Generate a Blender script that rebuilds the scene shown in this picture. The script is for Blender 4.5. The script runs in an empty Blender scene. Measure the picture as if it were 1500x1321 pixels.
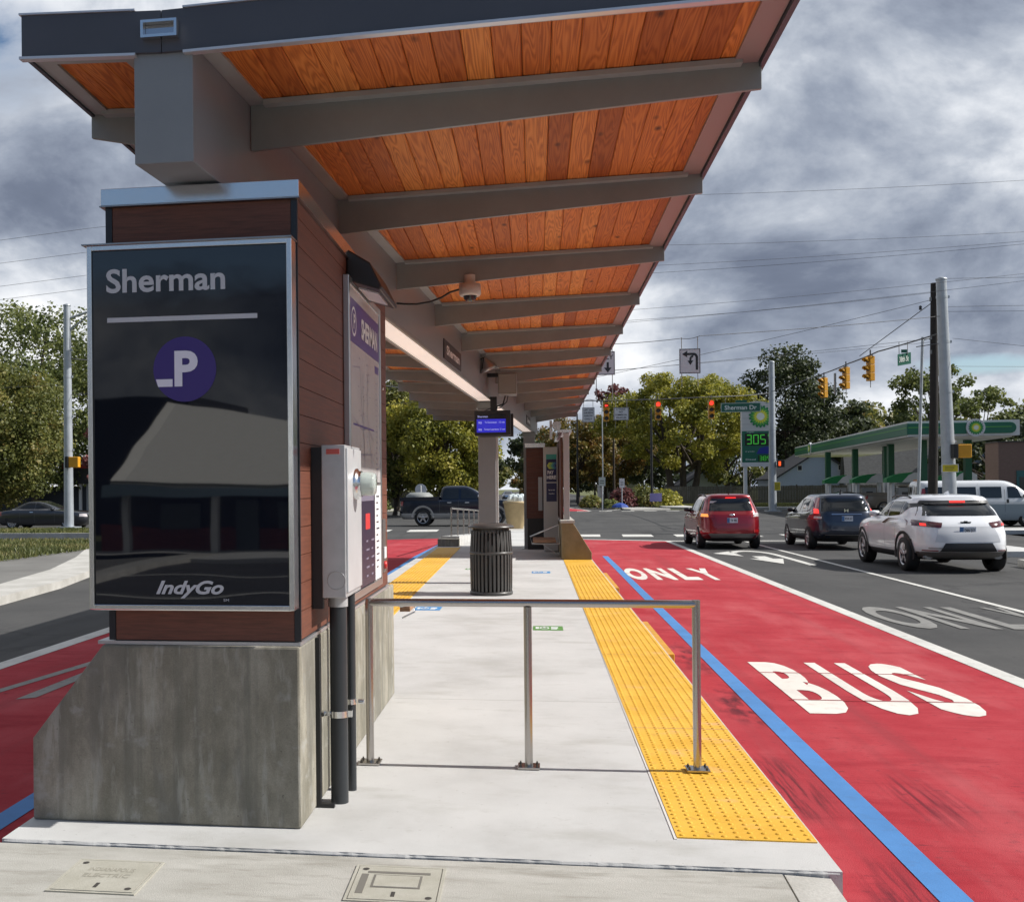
import bpy, bmesh, math, random
import numpy as np
from mathutils import Vector, Matrix
random.seed(7); RNG = np.random.default_rng(11)
scene = bpy.context.scene
COL = scene.collection
R = math.radians

# ------------------------------------------------------------------ camera
cd = bpy.data.cameras.new('camera'); cam = bpy.data.objects.new('camera', cd); COL.objects.link(cam)
scene.camera = cam
cd.sensor_width = 36; cd.sensor_fit = 'HORIZONTAL'; cd.lens = 1560/1500*36
cd.shift_x = (750-560)/1500; cd.shift_y = (717.1-660.5)/1500
cd.clip_start = 0.05; cd.clip_end = 3000
YAW = math.atan(225/1560); ROLL = 0.0093
cam.matrix_world = Matrix.Translation((0, 0, 1.57)) @ Matrix.Rotation(YAW, 4, 'Z') @ Matrix.Rotation(R(90), 4, 'X') @ Matrix.Rotation(-ROLL, 4, 'Z')

# ------------------------------------------------------------------ sun and sky
SUN_EL, SUN_AZ = R(41), R(1.2)          # azimuth from +X towards +Y
sv = Vector((math.cos(SUN_EL)*math.cos(SUN_AZ), math.cos(SUN_EL)*math.sin(SUN_AZ), math.sin(SUN_EL)))
sl = bpy.data.lights.new('sun', 'SUN'); sl.energy = 5.0; sl.angle = R(0.5); sl.color = (1, 0.965, 0.91)
sun = bpy.data.objects.new('sun', sl); COL.objects.link(sun); sun.rotation_euler = sv.to_track_quat('Z', 'Y').to_euler(); sun.location = (30, 0, 60)
scene.view_settings.view_transform = 'Standard'; scene.view_settings.look = 'None'
scene.view_settings.exposure = 0.2; scene.view_settings.gamma = 1

W = bpy.data.worlds.new('World'); scene.world = W; W.use_nodes = True
nt = W.node_tree; nt.nodes.clear()
def N(t, typ, **kw):
    n = t.nodes.new(typ)
    for k, v in kw.items():
        if k.startswith('i_'): n.inputs[k[2:].replace('_', ' ')].default_value = v
        else: setattr(n, k, v)
    return n
def ramp(t, src, stops, interp='LINEAR'):
    r = t.nodes.new('ShaderNodeValToRGB'); r.color_ramp.interpolation = interp
    while len(r.color_ramp.elements) < len(stops): r.color_ramp.elements.new(0.5)
    for e, (p, c) in zip(r.color_ramp.elements, stops):
        e.position = p; e.color = (*c, 1) if isinstance(c, tuple) else (c, c, c, 1)
    t.links.new(src, r.inputs[0]); return r
def M_(t, op, a, b=None, clamp=False):
    n = t.nodes.new('ShaderNodeMath'); n.operation = op; n.use_clamp = clamp
    for i, v in enumerate((a, b)):
        if v is None: continue
        if isinstance(v, (int, float)): n.inputs[i].default_value = v
        else: t.links.new(v, n.inputs[i])
    return n.outputs[0]
sky = N(nt, 'ShaderNodeTexSky', sky_type='NISHITA', sun_disc=False, sun_elevation=SUN_EL, sun_rotation=R(90)-SUN_AZ)
sky.air_density = 1.0; sky.dust_density = 0.3; sky.ozone_density = 2.0
bg1 = N(nt, 'ShaderNodeBackground'); bg1.inputs[1].default_value = 0.095; nt.links.new(sky.outputs[0], bg1.inputs[0])
tc = N(nt, 'ShaderNodeTexCoord'); sp = N(nt, 'ShaderNodeSeparateXYZ'); nt.links.new(tc.outputs['Generated'], sp.inputs[0])
zc = M_(nt, 'ADD', M_(nt, 'MAXIMUM', sp.outputs[2], 0.0), 0.30)
u = M_(nt, 'DIVIDE', sp.outputs[0], zc); v = M_(nt, 'DIVIDE', sp.outputs[1], zc)
cb = N(nt, 'ShaderNodeCombineXYZ'); nt.links.new(M_(nt, 'ADD', M_(nt, 'MULTIPLY', sp.outputs[0], 1.0), 2.3), cb.inputs[0]); nt.links.new(sp.outputs[1], cb.inputs[1]); nt.links.new(M_(nt, 'MULTIPLY', M_(nt, 'POWER', M_(nt, 'MAXIMUM', sp.outputs[2], 0.0), 0.85), 1.55), cb.inputs[2])
n1 = N(nt, 'ShaderNodeTexNoise'); nt.links.new(cb.outputs[0], n1.inputs['Vector'])
n1.inputs['Scale'].default_value = 3.8; n1.inputs['Detail'].default_value = 9; n1.inputs['Roughness'].default_value = 0.58; n1.inputs['Distortion'].default_value = 0.25
n2 = N(nt, 'ShaderNodeTexNoise'); nt.links.new(cb.outputs[0], n2.inputs['Vector'])
n2.inputs['Scale'].default_value = 1.35; n2.inputs['Detail'].default_value = 7; n2.inputs['Roughness'].default_value = 0.5
mixv = M_(nt, 'ADD', M_(nt, 'MULTIPLY', n1.outputs[0], 0.56), M_(nt, 'MULTIPLY', n2.outputs[0], 0.44))
# brightness: thin cloud bright, thick cloud dark slate; a paler band low over the horizon
lowb = M_(nt, 'MULTIPLY', M_(nt, 'SUBTRACT', 0.30, sp.outputs[2], clamp=True), 0.16)
cval = M_(nt, 'SUBTRACT', mixv, lowb)
crp = ramp(nt, cval, [(0.42, (0.90, 0.91, 0.93)), (0.465, (0.67, 0.70, 0.75)), (0.50, (0.45, 0.49, 0.56)), (0.537, (0.29, 0.33, 0.41)), (0.585, (0.165, 0.195, 0.265)), (0.65, (0.12, 0.145, 0.205))])
bg2 = N(nt, 'ShaderNodeBackground'); nt.links.new(crp.outputs[0], bg2.inputs[0]); nt.links.new(M_(nt, 'ADD', 0.45, M_(nt, 'MULTIPLY', M_(nt, 'ADD', sp.outputs[1], 0.55, clamp=True), 0.55)), bg2.inputs[1])   # heavier, darker cloud behind
back = M_(nt, 'MULTIPLY', M_(nt, 'MULTIPLY', M_(nt, 'MINIMUM', M_(nt, 'ADD', sp.outputs[1], 0.35), 0.0), 0.9), M_(nt, 'MULTIPLY', M_(nt, 'SUBTRACT', sp.outputs[2], 0.14, clamp=True), 8.0, clamp=True))   # clear blue behind
def gap(u0, w0, du, dw, amt):      # a break in the cloud where blue sky shows
    yy = M_(nt, 'MAXIMUM', sp.outputs[1], 0.05); a = M_(nt, 'DIVIDE', M_(nt, 'SUBTRACT', M_(nt, 'DIVIDE', sp.outputs[0], yy), u0), du); b = M_(nt, 'DIVIDE', M_(nt, 'SUBTRACT', M_(nt, 'DIVIDE', sp.outputs[2], yy), w0), dw)
    return M_(nt, 'MULTIPLY', M_(nt, 'SUBTRACT', 1.0, M_(nt, 'ADD', M_(nt, 'MULTIPLY', a, a), M_(nt, 'MULTIPLY', b, b)), clamp=True), amt)
gaps = M_(nt, 'ADD', gap(0.385, 0.106, 0.085, 0.016, 0.27), gap(-0.52, 0.42, 0.14, 0.10, 0.13))
cov = ramp(nt, M_(nt, 'SUBTRACT', M_(nt, 'ADD', mixv, back), gaps), [(0.30, 0.0), (0.40, 1.0)])
mx = N(nt, 'ShaderNodeMixShader'); nt.links.new(cov.outputs[0], mx.inputs[0]); nt.links.new(bg1.outputs[0], mx.inputs[1]); nt.links.new(bg2.outputs[0], mx.inputs[2])
wo = N(nt, 'ShaderNodeOutputWorld'); nt.links.new(mx.outputs[0], wo.inputs[0])

# ------------------------------------------------------------------ materials
MATS = {}
def mat(name, color, rough=0.6, metal=0.0, var=0.0, vscale=4.0, bump=0.0, bscale=60.0, stretch=(1, 1, 1), emit=None, estr=1.0, ior=1.5, coat=0.0, alpha=1.0, trans=0.0, var2=None, coords='Object', rvar=0.0):
    if name in MATS: return MATS[name]
    m = bpy.data.materials.new(name); m.use_nodes = True; t = m.node_tree; b = t.nodes['Principled BSDF']
    b.inputs['Base Color'].default_value = (*color, 1); b.inputs['Roughness'].default_value = rough; b.inputs['Metallic'].default_value = metal
    b.inputs['IOR'].default_value = ior; b.inputs['Coat Weight'].default_value = coat; b.inputs['Coat Roughness'].default_value = 0.05
    if trans: b.inputs['Transmission Weight'].default_value = trans
    if alpha < 1: b.inputs['Alpha'].default_value = alpha
    if var or bump or rvar:
        c = t.nodes.new('ShaderNodeTexCoord'); mp = t.nodes.new('ShaderNodeMapping'); mp.inputs['Scale'].default_value = stretch
        t.links.new(c.outputs[coords], mp.inputs[0])
    if var or rvar:
        n = N(t, 'ShaderNodeTexNoise'); t.links.new(mp.outputs[0], n.inputs['Vector']); n.inputs['Scale'].default_value = vscale; n.inputs['Detail'].default_value = 8; n.inputs['Roughness'].default_value = 0.62
    if var:
        lo = tuple(max(0, x*(1-var)) for x in color); hi = tuple(min(1, x*(1+var)) for x in color) if var2 is None else var2
        r = ramp(t, n.outputs[0], [(0.30, lo), (0.5, color), (0.70, hi)]); t.links.new(r.outputs[0], b.inputs['Base Color'])
    if rvar:
        rr = M_(t, 'ADD', M_(t, 'MULTIPLY', n.outputs[0], rvar), rough-rvar/2, clamp=True); t.links.new(rr, b.inputs['Roughness'])
    if bump:
        n3 = N(t, 'ShaderNodeTexNoise'); t.links.new(mp.outputs[0], n3.inputs['Vector']); n3.inputs['Scale'].default_value = bscale; n3.inputs['Detail'].default_value = 4
        bp = N(t, 'ShaderNodeBump'); bp.inputs['Strength'].default_value = bump; bp.inputs['Distance'].default_value = 0.01; t.links.new(n3.outputs[0], bp.inputs['Height']); t.links.new(bp.outputs[0], b.inputs['Normal'])
    if emit: b.inputs['Emission Color'].default_value = (*emit, 1); b.inputs['Emission Strength'].default_value = estr
    MATS[name] = m; return m
def surf_mat(name, stops, scale=1.0, fine=0.25, fscale=180, stretch=(1, 1, 1), rough=0.85, bump=0.3, streak=None, spots=None, crack=None, sealed=0, spec=0.25):
    """outdoor surface: large mottling + fine grain + optional streaks / dark spots / cracks"""
    m = bpy.data.materials.new(name); m.use_nodes = True; t = m.node_tree; b = t.nodes['Principled BSDF']; b.inputs['Roughness'].default_value = rough; b.inputs['Specular IOR Level'].default_value = spec
    c = t.nodes.new('ShaderNodeTexCoord'); mp = t.nodes.new('ShaderNodeMapping'); mp.inputs['Scale'].default_value = stretch; t.links.new(c.outputs['Object'], mp.inputs[0])
    n = N(t, 'ShaderNodeTexNoise'); t.links.new(mp.outputs[0], n.inputs['Vector']); n.inputs['Scale'].default_value = scale; n.inputs['Detail'].default_value = 10; n.inputs['Roughness'].default_value = 0.65
    r = ramp(t, n.outputs[0], stops)
    f = N(t, 'ShaderNodeTexNoise'); t.links.new(c.outputs['Object'], f.inputs['Vector']); f.inputs['Scale'].default_value = fscale; f.inputs['Detail'].default_value = 3; f.inputs['Roughness'].default_value = 0.7
    fr = ramp(t, f.outputs[0], [(0.3, 1-fine), (0.7, 1+fine*0.0)])
    mul = N(t, 'ShaderNodeMix', data_type='RGBA', blend_type='MULTIPLY'); mul.inputs[0].default_value = 1
    t.links.new(r.outputs[0], mul.inputs[6]); t.links.new(fr.outputs[0], mul.inputs[7]); out = mul.outputs[2]
    def over(fac, col):
        nonlocal out
        x = N(t, 'ShaderNodeMix', data_type='RGBA'); t.links.new(fac, x.inputs[0]); t.links.new(out, x.inputs[6]); x.inputs[7].default_value = (*col, 1); out = x.outputs[2]
    for (sc, st, lo, hi, col, amt) in (streak or []):
        mp2 = t.nodes.new('ShaderNodeMapping'); mp2.inputs['Scale'].default_value = st; mp2.inputs['Location'].default_value = (3.1, 7.7, 1.3); t.links.new(c.outputs['Object'], mp2.inputs[0])
        s = N(t, 'ShaderNodeTexNoise'); t.links.new(mp2.outputs[0], s.inputs['Vector']); s.inputs['Scale'].default_value = sc; s.inputs['Detail'].default_value = 7; s.inputs['Roughness'].default_value = 0.6
        rr = ramp(t, s.outputs[0], [(lo, 0.0), (hi, amt)]); over(rr.outputs[0], col)
    if crack:
        v_ = N(t, 'ShaderNodeTexVoronoi', feature='DISTANCE_TO_EDGE'); v_.inputs['Scale'].default_value = crack[0]
        dn = N(t, 'ShaderNodeTexNoise'); t.links.new(c.outputs['Object'], dn.inputs['Vector']); dn.inputs['Scale'].default_value = 1.5; dn.inputs['Detail'].default_value = 5
        va = N(t, 'ShaderNodeVectorMath', operation='ADD'); t.links.new(c.outputs['Object'], va.inputs[0]); t.links.new(dn.outputs['Color'], va.inputs[1]); t.links.new(va.outputs[0], v_.inputs['Vector'])
        rr = ramp(t, v_.outputs[0], [(0.0, crack[1]), (0.006, 0.0)]); over(rr.outputs[0], crack[2])
    for (cx, cy, rx, ry, col, amt, sc) in (spots or []):
        s = t.nodes.new('ShaderNodeSeparateXYZ'); t.links.new(c.outputs['Object'], s.inputs[0])
        dx = M_(t, 'DIVIDE', M_(t, 'SUBTRACT', s.outputs[0], cx), rx); dy = M_(t, 'DIVIDE', M_(t, 'SUBTRACT', s.outputs[1], cy), ry)
        d = M_(t, 'ADD', M_(t, 'MULTIPLY', dx, dx), M_(t, 'MULTIPLY', dy, dy))
        mp2 = t.nodes.new('ShaderNodeMapping'); mp2.inputs['Scale'].default_value = sc; t.links.new(c.outputs['Object'], mp2.inputs[0])
        q = N(t, 'ShaderNodeTexNoise'); t.links.new(mp2.outputs[0], q.inputs['Vector']); q.inputs['Scale'].default_value = 1; q.inputs['Detail'].default_value = 6
        k = M_(t, 'MULTIPLY', M_(t, 'SUBTRACT', 1.0, d, clamp=True), M_(t, 'MULTIPLY', M_(t, 'SUBTRACT', q.outputs[0], 0.42, clamp=True), 8*amt, clamp=True), clamp=True)
        over(k, col)
    t.links.new(out, b.inputs['Base Color'])
    if bump:
        bp = N(t, 'ShaderNodeBump'); bp.inputs['Strength'].default_value = bump; bp.inputs['Distance'].default_value = 0.006; t.links.new(f.outputs[0], bp.inputs['Height']); t.links.new(bp.outputs[0], b.inputs['Normal'])
    MATS[name] = m; return m

# ------------------------------------------------------------------ object helpers
def tag(o, label=None, cat=None, group=None, kind=None):
    if label: o['label'] = label
    if cat: o['category'] = cat
    if group: o['group'] = group
    if kind: o['kind'] = kind
    return o
def thing(name, label, cat, loc=(0, 0, 0), rz=0, group=None):
    o = bpy.data.objects.new(name, None); COL.objects.link(o); o.location = loc; o.rotation_euler = (0, 0, rz); o.empty_display_size = 0.2
    return tag(o, label, cat, group)
def root_of(o):
    while o.parent: o = o.parent
    return o
def dup(o, loc=None, rz=None, label=None, parent=None):
    c = o.copy(); COL.objects.link(c)
    if parent is not None: c.parent = parent
    if loc is not None: c.location = loc
    if rz is not None: c.rotation_euler = (0, 0, rz)
    if label: c['label'] = label
    for ch in list(o.children): dup(ch, parent=c)
    return c
class MB:
    def __init__(s): s.v = []; s.f = []; s.m = []; s.sm = []
    def add(s, vs, fs, mi=0, smooth=False):
        b = len(s.v); s.v += [tuple(p) for p in vs]
        for f in fs: s.f.append([b+i for i in f]); s.m.append(mi); s.sm.append(smooth)
        return s
    def box(s, x0, x1, y0, y1, z0, z1, mi=0):
        return s.add([(x0, y0, z0), (x1, y0, z0), (x1, y1, z0), (x0, y1, z0), (x0, y0, z1), (x1, y0, z1), (x1, y1, z1), (x0, y1, z1)],
            [(0, 3, 2, 1), (4, 5, 6, 7), (0, 1, 5, 4), (1, 2, 6, 5), (2, 3, 7, 6), (3, 0, 4, 7)], mi)
    def hexa(s, bot, top, mi=0):
        n = len(bot); f = [tuple(range(n))[::-1], tuple(range(n, 2*n))] + [(i, (i+1) % n, n+(i+1) % n, n+i) for i in range(n)]
        return s.add(list(bot)+list(top), f, mi)
    def prism(s, poly, axis, a0, a1, mi=0, smooth=False):
        """poly of 2D points extruded along an axis; 'x': (y,z) 'y': (x,z) 'z': (x,y)"""
        def P(p, a): return {'x': (a, p[0], p[1]), 'y': (p[0], a, p[1]), 'z': (p[0], p[1], a)}[axis]
        n = len(poly); area = sum(poly[i][0]*poly[(i+1) % n][1]-poly[(i+1) % n][0]*poly[i][1] for i in range(n))
        if (area < 0) ^ (axis == 'y'): poly = poly[::-1]
        s.add([P(p, a0) for p in poly], [tuple(range(n))[::-1]], mi); s.add([P(p, a1) for p in poly], [tuple(range(n))], mi)
        return s.add([P(p, a0) for p in poly]+[P(p, a1) for p in poly], [(i, (i+1) % n, n+(i+1) % n, n+i) for i in range(n)], mi, smooth)
    def tube(s, pts, r, n=10, mi=0, smooth=True, caps=True):
        pts = [Vector(p) for p in pts]; rs = r if isinstance(r, (list, tuple)) else [r]*len(pts); rings = []
        up = None
        for i, p in enumerate(pts):
            d = (pts[min(i+1, len(pts)-1)]-pts[max(i-1, 0)]).normalized()
            if up is None or abs(up.dot(d)) > 0.95: up = Vector((0, 0, 1)) if abs(d.z) < 0.9 else Vector((1, 0, 0))
            a = d.cross(up).normalized(); b = a.cross(d).normalized(); up = b
            rings.append([p+(a*math.cos(2*math.pi*k/n)+b*math.sin(2*math.pi*k/n))*rs[i] for k in range(n)])
        vs = [q for g in rings for q in g]; fs = []
        for i in range(len(rings)-1):
            for k in range(n): fs.append((i*n+k, i*n+(k+1) % n, (i+1)*n+(k+1) % n, (i+1)*n+k))
        s.add(vs, fs, mi, smooth)
        if caps: s.add(rings[0], [tuple(range(n))], mi); s.add(rings[-1], [tuple(range(n))[::-1]], mi)
        return s
    def lathe(s, prof, c=(0, 0, 0), axis='z', n=24, mi=0, smooth=True, sx=1, sy=1, caps=True):
        vs = []
        for (r, h) in prof:
            for k in range(n):
                a = 2*math.pi*k/n; p = (r*math.cos(a)*sx, r*math.sin(a)*sy, h)
                if axis == 'x': p = (h, p[0], p[1])
                elif axis == 'y': p = (p[1], h, p[0])
                vs.append((c[0]+p[0], c[1]+p[1], c[2]+p[2]))
        fs = [(i*n+k, i*n+(k+1) % n, (i+1)*n+(k+1) % n, (i+1)*n+k) for i in range(len(prof)-1) for k in range(n)]
        s.add(vs, fs, mi, smooth)
        m_ = len(prof)-1
        if not caps: return s
        if prof[0][0] > 1e-5: s.add(vs[:n], [tuple(range(n))[::-1]], mi)
        if prof[-1][0] > 1e-5: s.add(vs[m_*n:], [tuple(range(n))], mi)
        return s
    def build(s, name, m, parent=None, world=True, bevel=0, label=None, kind=None, cat=None, group=None, rough_merge=False):
        me = bpy.data.meshes.new(name); off = Vector((0, 0, 0))
        if parent is not None and world: off = root_of(parent).location
        me.from_pydata([(p[0]-off[0], p[1]-off[1], p[2]-off[2]) for p in s.v], [], s.f)
        ms = m if isinstance(m, (list, tuple)) else [m]
        for x in ms: me.materials.append(x)
        me.polygons.foreach_set('material_index', s.m); me.polygons.foreach_set('use_smooth', s.sm)
        if rough_merge or bevel:
            bm = bmesh.new(); bm.from_mesh(me); bmesh.ops.remove_doubles(bm, verts=bm.verts, dist=1e-5); bm.to_mesh(me); bm.free()
        me.update()
        o = bpy.data.objects.new(name, me); COL.objects.link(o)
        if parent is not None: o.parent = parent
        if bevel:
            b = o.modifiers.new('bevel', 'BEVEL'); b.width = bevel; b.segments = 2; b.limit_method = 'ANGLE'; b.angle_limit = R(40)
        return tag(o, label, cat, group, kind)
def structure(name, mb, m, **kw): return mb.build(name, m, None, kind='structure', **kw)
def textmesh(txt, size, depth=0.002, bold=0.0, align='LEFT', shear=0.0, space=1.0):
    c = bpy.data.curves.new('lettering', 'FONT'); c.body = txt; c.size = size; c.extrude = depth; c.offset = bold; c.align_x = align; c.shear = shear; c.space_character = space; c.resolution_u = 4
    o = bpy.data.objects.new('lettering', c); COL.objects.link(o); dg = bpy.context.evaluated_depsgraph_get(); dg.update()
    me = bpy.data.meshes.new_from_object(o.evaluated_get(dg)); bpy.data.objects.remove(o); bpy.data.curves.remove(c)
    return me
def text(txt, fit, mtx, m, parent, name='lettering', bold=0.0, depth=0.002, shear=0.0, space=1.0, world=True, **kw):
    """lettering scaled to fit (width, height); mtx maps the text's x,y,z(normal) frame to the world"""
    me = textmesh(txt, 1.0, 0.0, bold, shear=shear, space=space)
    n = len(me.vertices); a = np.empty(n*3, 'f'); me.vertices.foreach_get('co', a); a = a.reshape(-1, 3)
    lo, hi = a.min(0), a.max(0); sx = fit[0]/(hi[0]-lo[0]); sy = fit[1]/(hi[1]-lo[1]) if fit[1] else sx
    a[:, 0] = (a[:, 0]-lo[0])*sx; a[:, 1] = (a[:, 1]-lo[1])*sy; a[:, 2] = depth
    off = Vector((0, 0, 0))
    if parent is not None and world: off = root_of(parent).location
    mt = np.array(mtx.to_3x3()); tr = np.array(mtx.translation-off); a = a @ mt.T + tr
    me.vertices.foreach_set('co', a.astype('f').ravel()); me.materials.clear(); me.materials.append(m); me.update()
    o = bpy.data.objects.new(name, me); COL.objects.link(o)
    if parent is not None: o.parent = parent
    return tag(o, **kw) if kw else o
def frame_mtx(origin, xdir, ydir):
    x = Vector(xdir).normalized(); y = Vector(ydir).normalized(); z = x.cross(y)
    m = Matrix((x, y, z)).transposed().to_4x4(); m.translation = Vector(origin); return m
def pchip(x, xs, ys):
    xs = np.asarray(xs, float); ys = np.asarray(ys, float); h = np.diff(xs); d = np.diff(ys)/h; m = np.zeros(len(xs))
    for i in range(1, len(xs)-1):
        if d[i-1]*d[i] > 0: w1 = 2*h[i]+h[i-1]; w2 = h[i]+2*h[i-1]; m[i] = (w1+w2)/(w1/d[i-1]+w2/d[i])
    m[0] = d[0]; m[-1] = d[-1]
    x = np.clip(x, xs[0], xs[-1]); i = np.clip(np.searchsorted(xs, x, side='right')-1, 0, len(xs)-2); t = (x-xs[i])/h[i]
    return (2*t**3-3*t**2+1)*ys[i]+(t**3-2*t**2+t)*h[i]*m[i]+(-2*t**3+3*t**2)*ys[i+1]+(t**3-t**2)*h[i]*m[i+1]

# ================================================================== SETTING
RZ = -0.33
concrete = surf_mat('concrete_slab', [(0.3, (0.47, 0.465, 0.45)), (0.5, (0.57, 0.567, 0.555)), (0.7, (0.63, 0.627, 0.615))], scale=0.9, fine=0.16, fscale=260, bump=0.5,
    streak=[(1.4, (1, 2.2, 1), 0.54, 0.70, (0.41, 0.405, 0.38), 0.75), (9, (1, 1, 1), 0.62, 0.75, (0.38, 0.37, 0.35), 0.5), (45, (1, 1, 1), 0.66, 0.72, (0.25, 0.24, 0.22), 0.6)])
apron_m = surf_mat('worn_concrete', [(0.3, (0.36, 0.345, 0.305)), (0.5, (0.46, 0.445, 0.405)), (0.7, (0.53, 0.515, 0.475))], scale=2.2, fine=0.2, fscale=200, bump=0.45, stretch=(0.6, 1.6, 1),
    streak=[(5, (0.5, 2.5, 1), 0.52, 0.7, (0.25, 0.235, 0.2), 0.7)])
asphalt = surf_mat('asphalt', [(0.3, (0.060, 0.060, 0.060)), (0.5, (0.080, 0.079, 0.078)), (0.7, (0.105, 0.103, 0.10))], scale=0.35, fine=0.35, fscale=120, bump=0.6,
    streak=[(0.8, (2.2, 0.12, 1), 0.55, 0.7, (0.036, 0.036, 0.036), 0.6), (6, (1, 1, 1), 0.62, 0.72, (0.04, 0.04, 0.04), 0.5), (70, (1, 1, 1), 0.62, 0.70, (0.14, 0.14, 0.135), 0.5)], crack=(0.11, 0.7, (0.035, 0.035, 0.035)))
asphalt2 = surf_mat('old_asphalt', [(0.3, (0.16, 0.155, 0.145)), (0.7, (0.24, 0.235, 0.22))], scale=0.5, fine=0.3, fscale=90, bump=0.5)
red = surf_mat('red_lane_paint', [(0.3, (0.38, 0.030, 0.043)), (0.5, (0.45, 0.050, 0.064)), (0.7, (0.51, 0.085, 0.098))], scale=0.9, fine=0.22, fscale=150, bump=0.7, rough=0.9, spec=0.12,
    streak=[(1.6, (0.7, 2.6, 1), 0.54, 0.75, (0.28, 0.020, 0.032), 0.8), (14, (0.8, 1.4, 1), 0.60, 0.72, (0.17, 0.03, 0.04), 0.7), (1.1, (3.2, 0.10, 1), 0.52, 0.70, (0.30, 0.045, 0.055), 0.75), (0.5, (2.0, 0.5, 1), 0.55, 0.68, (0.50, 0.12, 0.13), 0.45), (2.2, (0.35, 6.0, 1), 0.58, 0.70, (0.30, 0.03, 0.04), 0.5), (60, (1, 1, 1), 0.64, 0.70, (0.10, 0.03, 0.035), 0.7)],
    spots=[(1.75, 9.6, 0.28, 1.0, (0.08, 0.02, 0.028), 0.7, (9, 3.5, 1)), (1.55, 7.0, 0.25, 0.9, (0.09, 0.022, 0.028), 0.6, (38, 2.0, 1)), (2.3, 6.8, 0.25, 0.7, (0.16, 0.024, 0.034), 0.5, (34, 1.6, 1)), (1.7, 5.0, 0.24, 0.8, (0.13, 0.022, 0.032), 0.6, (42, 2.2, 1)), (1.65, 12.2, 0.3, 1.3, (0.10, 0.02, 0.03), 0.5, (10, 3, 1))])
def paint_mat(name, col, dirt, amt=0.5):
    return surf_mat(name, [(0.3, tuple(c*0.8 for c in col)), (0.6, col)], scale=1.3, fine=0.12, fscale=150, bump=0.3, rough=0.7, streak=[(7, (1, 1, 1), 0.55, 0.7, dirt, amt)])
white_p = paint_mat('white_road_paint', (0.66, 0.65, 0.61), (0.30, 0.29, 0.27))
worn_p = paint_mat('worn_road_paint', (0.27, 0.265, 0.25), (0.10, 0.10, 0.095), 0.8)
white_red = paint_mat('white_stencil_paint', (0.78, 0.74, 0.68), (0.50, 0.33, 0.30), 0.35)
blue_p = paint_mat('blue_line_paint', (0.085, 0.25, 0.56), (0.07, 0.16, 0.33), 0.5)
yellow_t = surf_mat('yellow_tactile', [(0.3, (0.66, 0.36, 0.035)), (0.5, (0.77, 0.445, 0.055)), (0.7, (0.83, 0.50, 0.085))], scale=1.6, fine=0.1, fscale=200, bump=0.25, rough=0.6,
    streak=[(3.5, (1, 1.6, 1), 0.58, 0.72, (0.70, 0.40, 0.20), 0.7), (11, (1, 1, 1), 0.60, 0.70, (0.45, 0.24, 0.06), 0.5)])
grass_m = surf_mat('grass_lawn', [(0.3, (0.07, 0.09, 0.025)), (0.5, (0.13, 0.15, 0.04)), (0.7, (0.24, 0.23, 0.09))], scale=1.2, fine=0.5, fscale=25, bump=1.0, rough=0.95)
dirt_m = surf_mat('ground_soil', [(0.3, (0.10, 0.12, 0.045)), (0.7, (0.19, 0.19, 0.09))], scale=0.3, fine=0.4, fscale=12, bump=0.6, rough=0.95)
curb_m = surf_mat('curb_concrete', [(0.3, (0.40, 0.385, 0.35)), (0.7, (0.60, 0.585, 0.55))], scale=1.5, fine=0.2, fscale=80, bump=0.3)

def sheet(name, polys, z, m, **kw):
    mb = MB()
    for p in polys:
        area = sum(p[i][0]*p[(i+1) % len(p)][1]-p[(i+1) % len(p)][0]*p[i][1] for i in range(len(p)))
        if area < 0: p = p[::-1]
        mb.add([(q[0], q[1], z) for q in p], [tuple(range(len(p)))])
    return structure(name, mb, m, **kw)
def rect(x0, x1, y0, y1): return [(x0, y0), (x1, y0), (x1, y1), (x0, y1)]
sheet('ground', [rect(-900, 900, -300, 1600)], -0.36, dirt_m)
# roads: our avenue along Y, the cross street along X, and the filling-station forecourt
sheet('road', [rect(-12.2, 11.2, -60, 48), rect(-140, 240, 48, 91), rect(-11.0, 11.0, 91, 700)], RZ, asphalt)
def curb(name, pts, w, h=0.15, base=-0.34, m=None):
    """a raised kerb following a polyline"""
    mb = MB()
    for (a, b) in zip(pts[:-1], pts[1:]):
        a = Vector((*a, 0)); b = Vector((*b, 0)); d = (b-a).normalized(); n = Vector((-d.y, d.x, 0))*w
        mb.hexa([(a.x, a.y, base), (b.x, b.y, base), (b.x+n.x, b.y+n.y, base), (a.x+n.x, a.y+n.y, base)][::1], [(a.x, a.y, base+h), (b.x, b.y, base+h), (b.x+n.x, b.y+n.y, base+h), (a.x+n.x, a.y+n.y, base+h)])
    return structure(name, mb, m or curb_m)
def slab(name, poly, z0, z1, m):
    mb = MB(); mb.prism(poly, 'z', z0, z1); return structure(name, mb, m)
# left side of the avenue
slab('curb', [(-9.0, -20), (-9.0, 17), (-9.35, 20), (-10.2, 24), (-11.6, 28), (-13.6, 32), (-14.0, 31.8), (-12.4, 27.5), (-11.0, 23), (-10.2, 19), (-9.9, 14), (-9.7, -20)], -0.34, -0.18, curb_m)
slab('sidewalk', [(-9.7, -20), (-9.9, 14), (-10.2, 19), (-11.0, 23), (-12.4, 27.5), (-14.0, 31.8), (-16, 36.9), (-20, 36.9), (-14.4, 26.6), (-13.4, 21), (-13.2, -20)], -0.34, -0.20, asphalt2)
slab('grass_verge', [(-13.2, -20), (-13.4, 21), (-14.4, 26.6), (-20, 36.9), (-70, 36.9), (-70, -20)], -0.34, -0.17, grass_m)
slab('grass_island', [(-13.0, 41.2), (-70, 41.2), (-70, 47.2), (-13.0, 47.2)], -0.34, -0.14, grass_m)
curb('curb', [(-12.8, 41.0), (-70, 41.0)], -0.2, 0.26)
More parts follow.
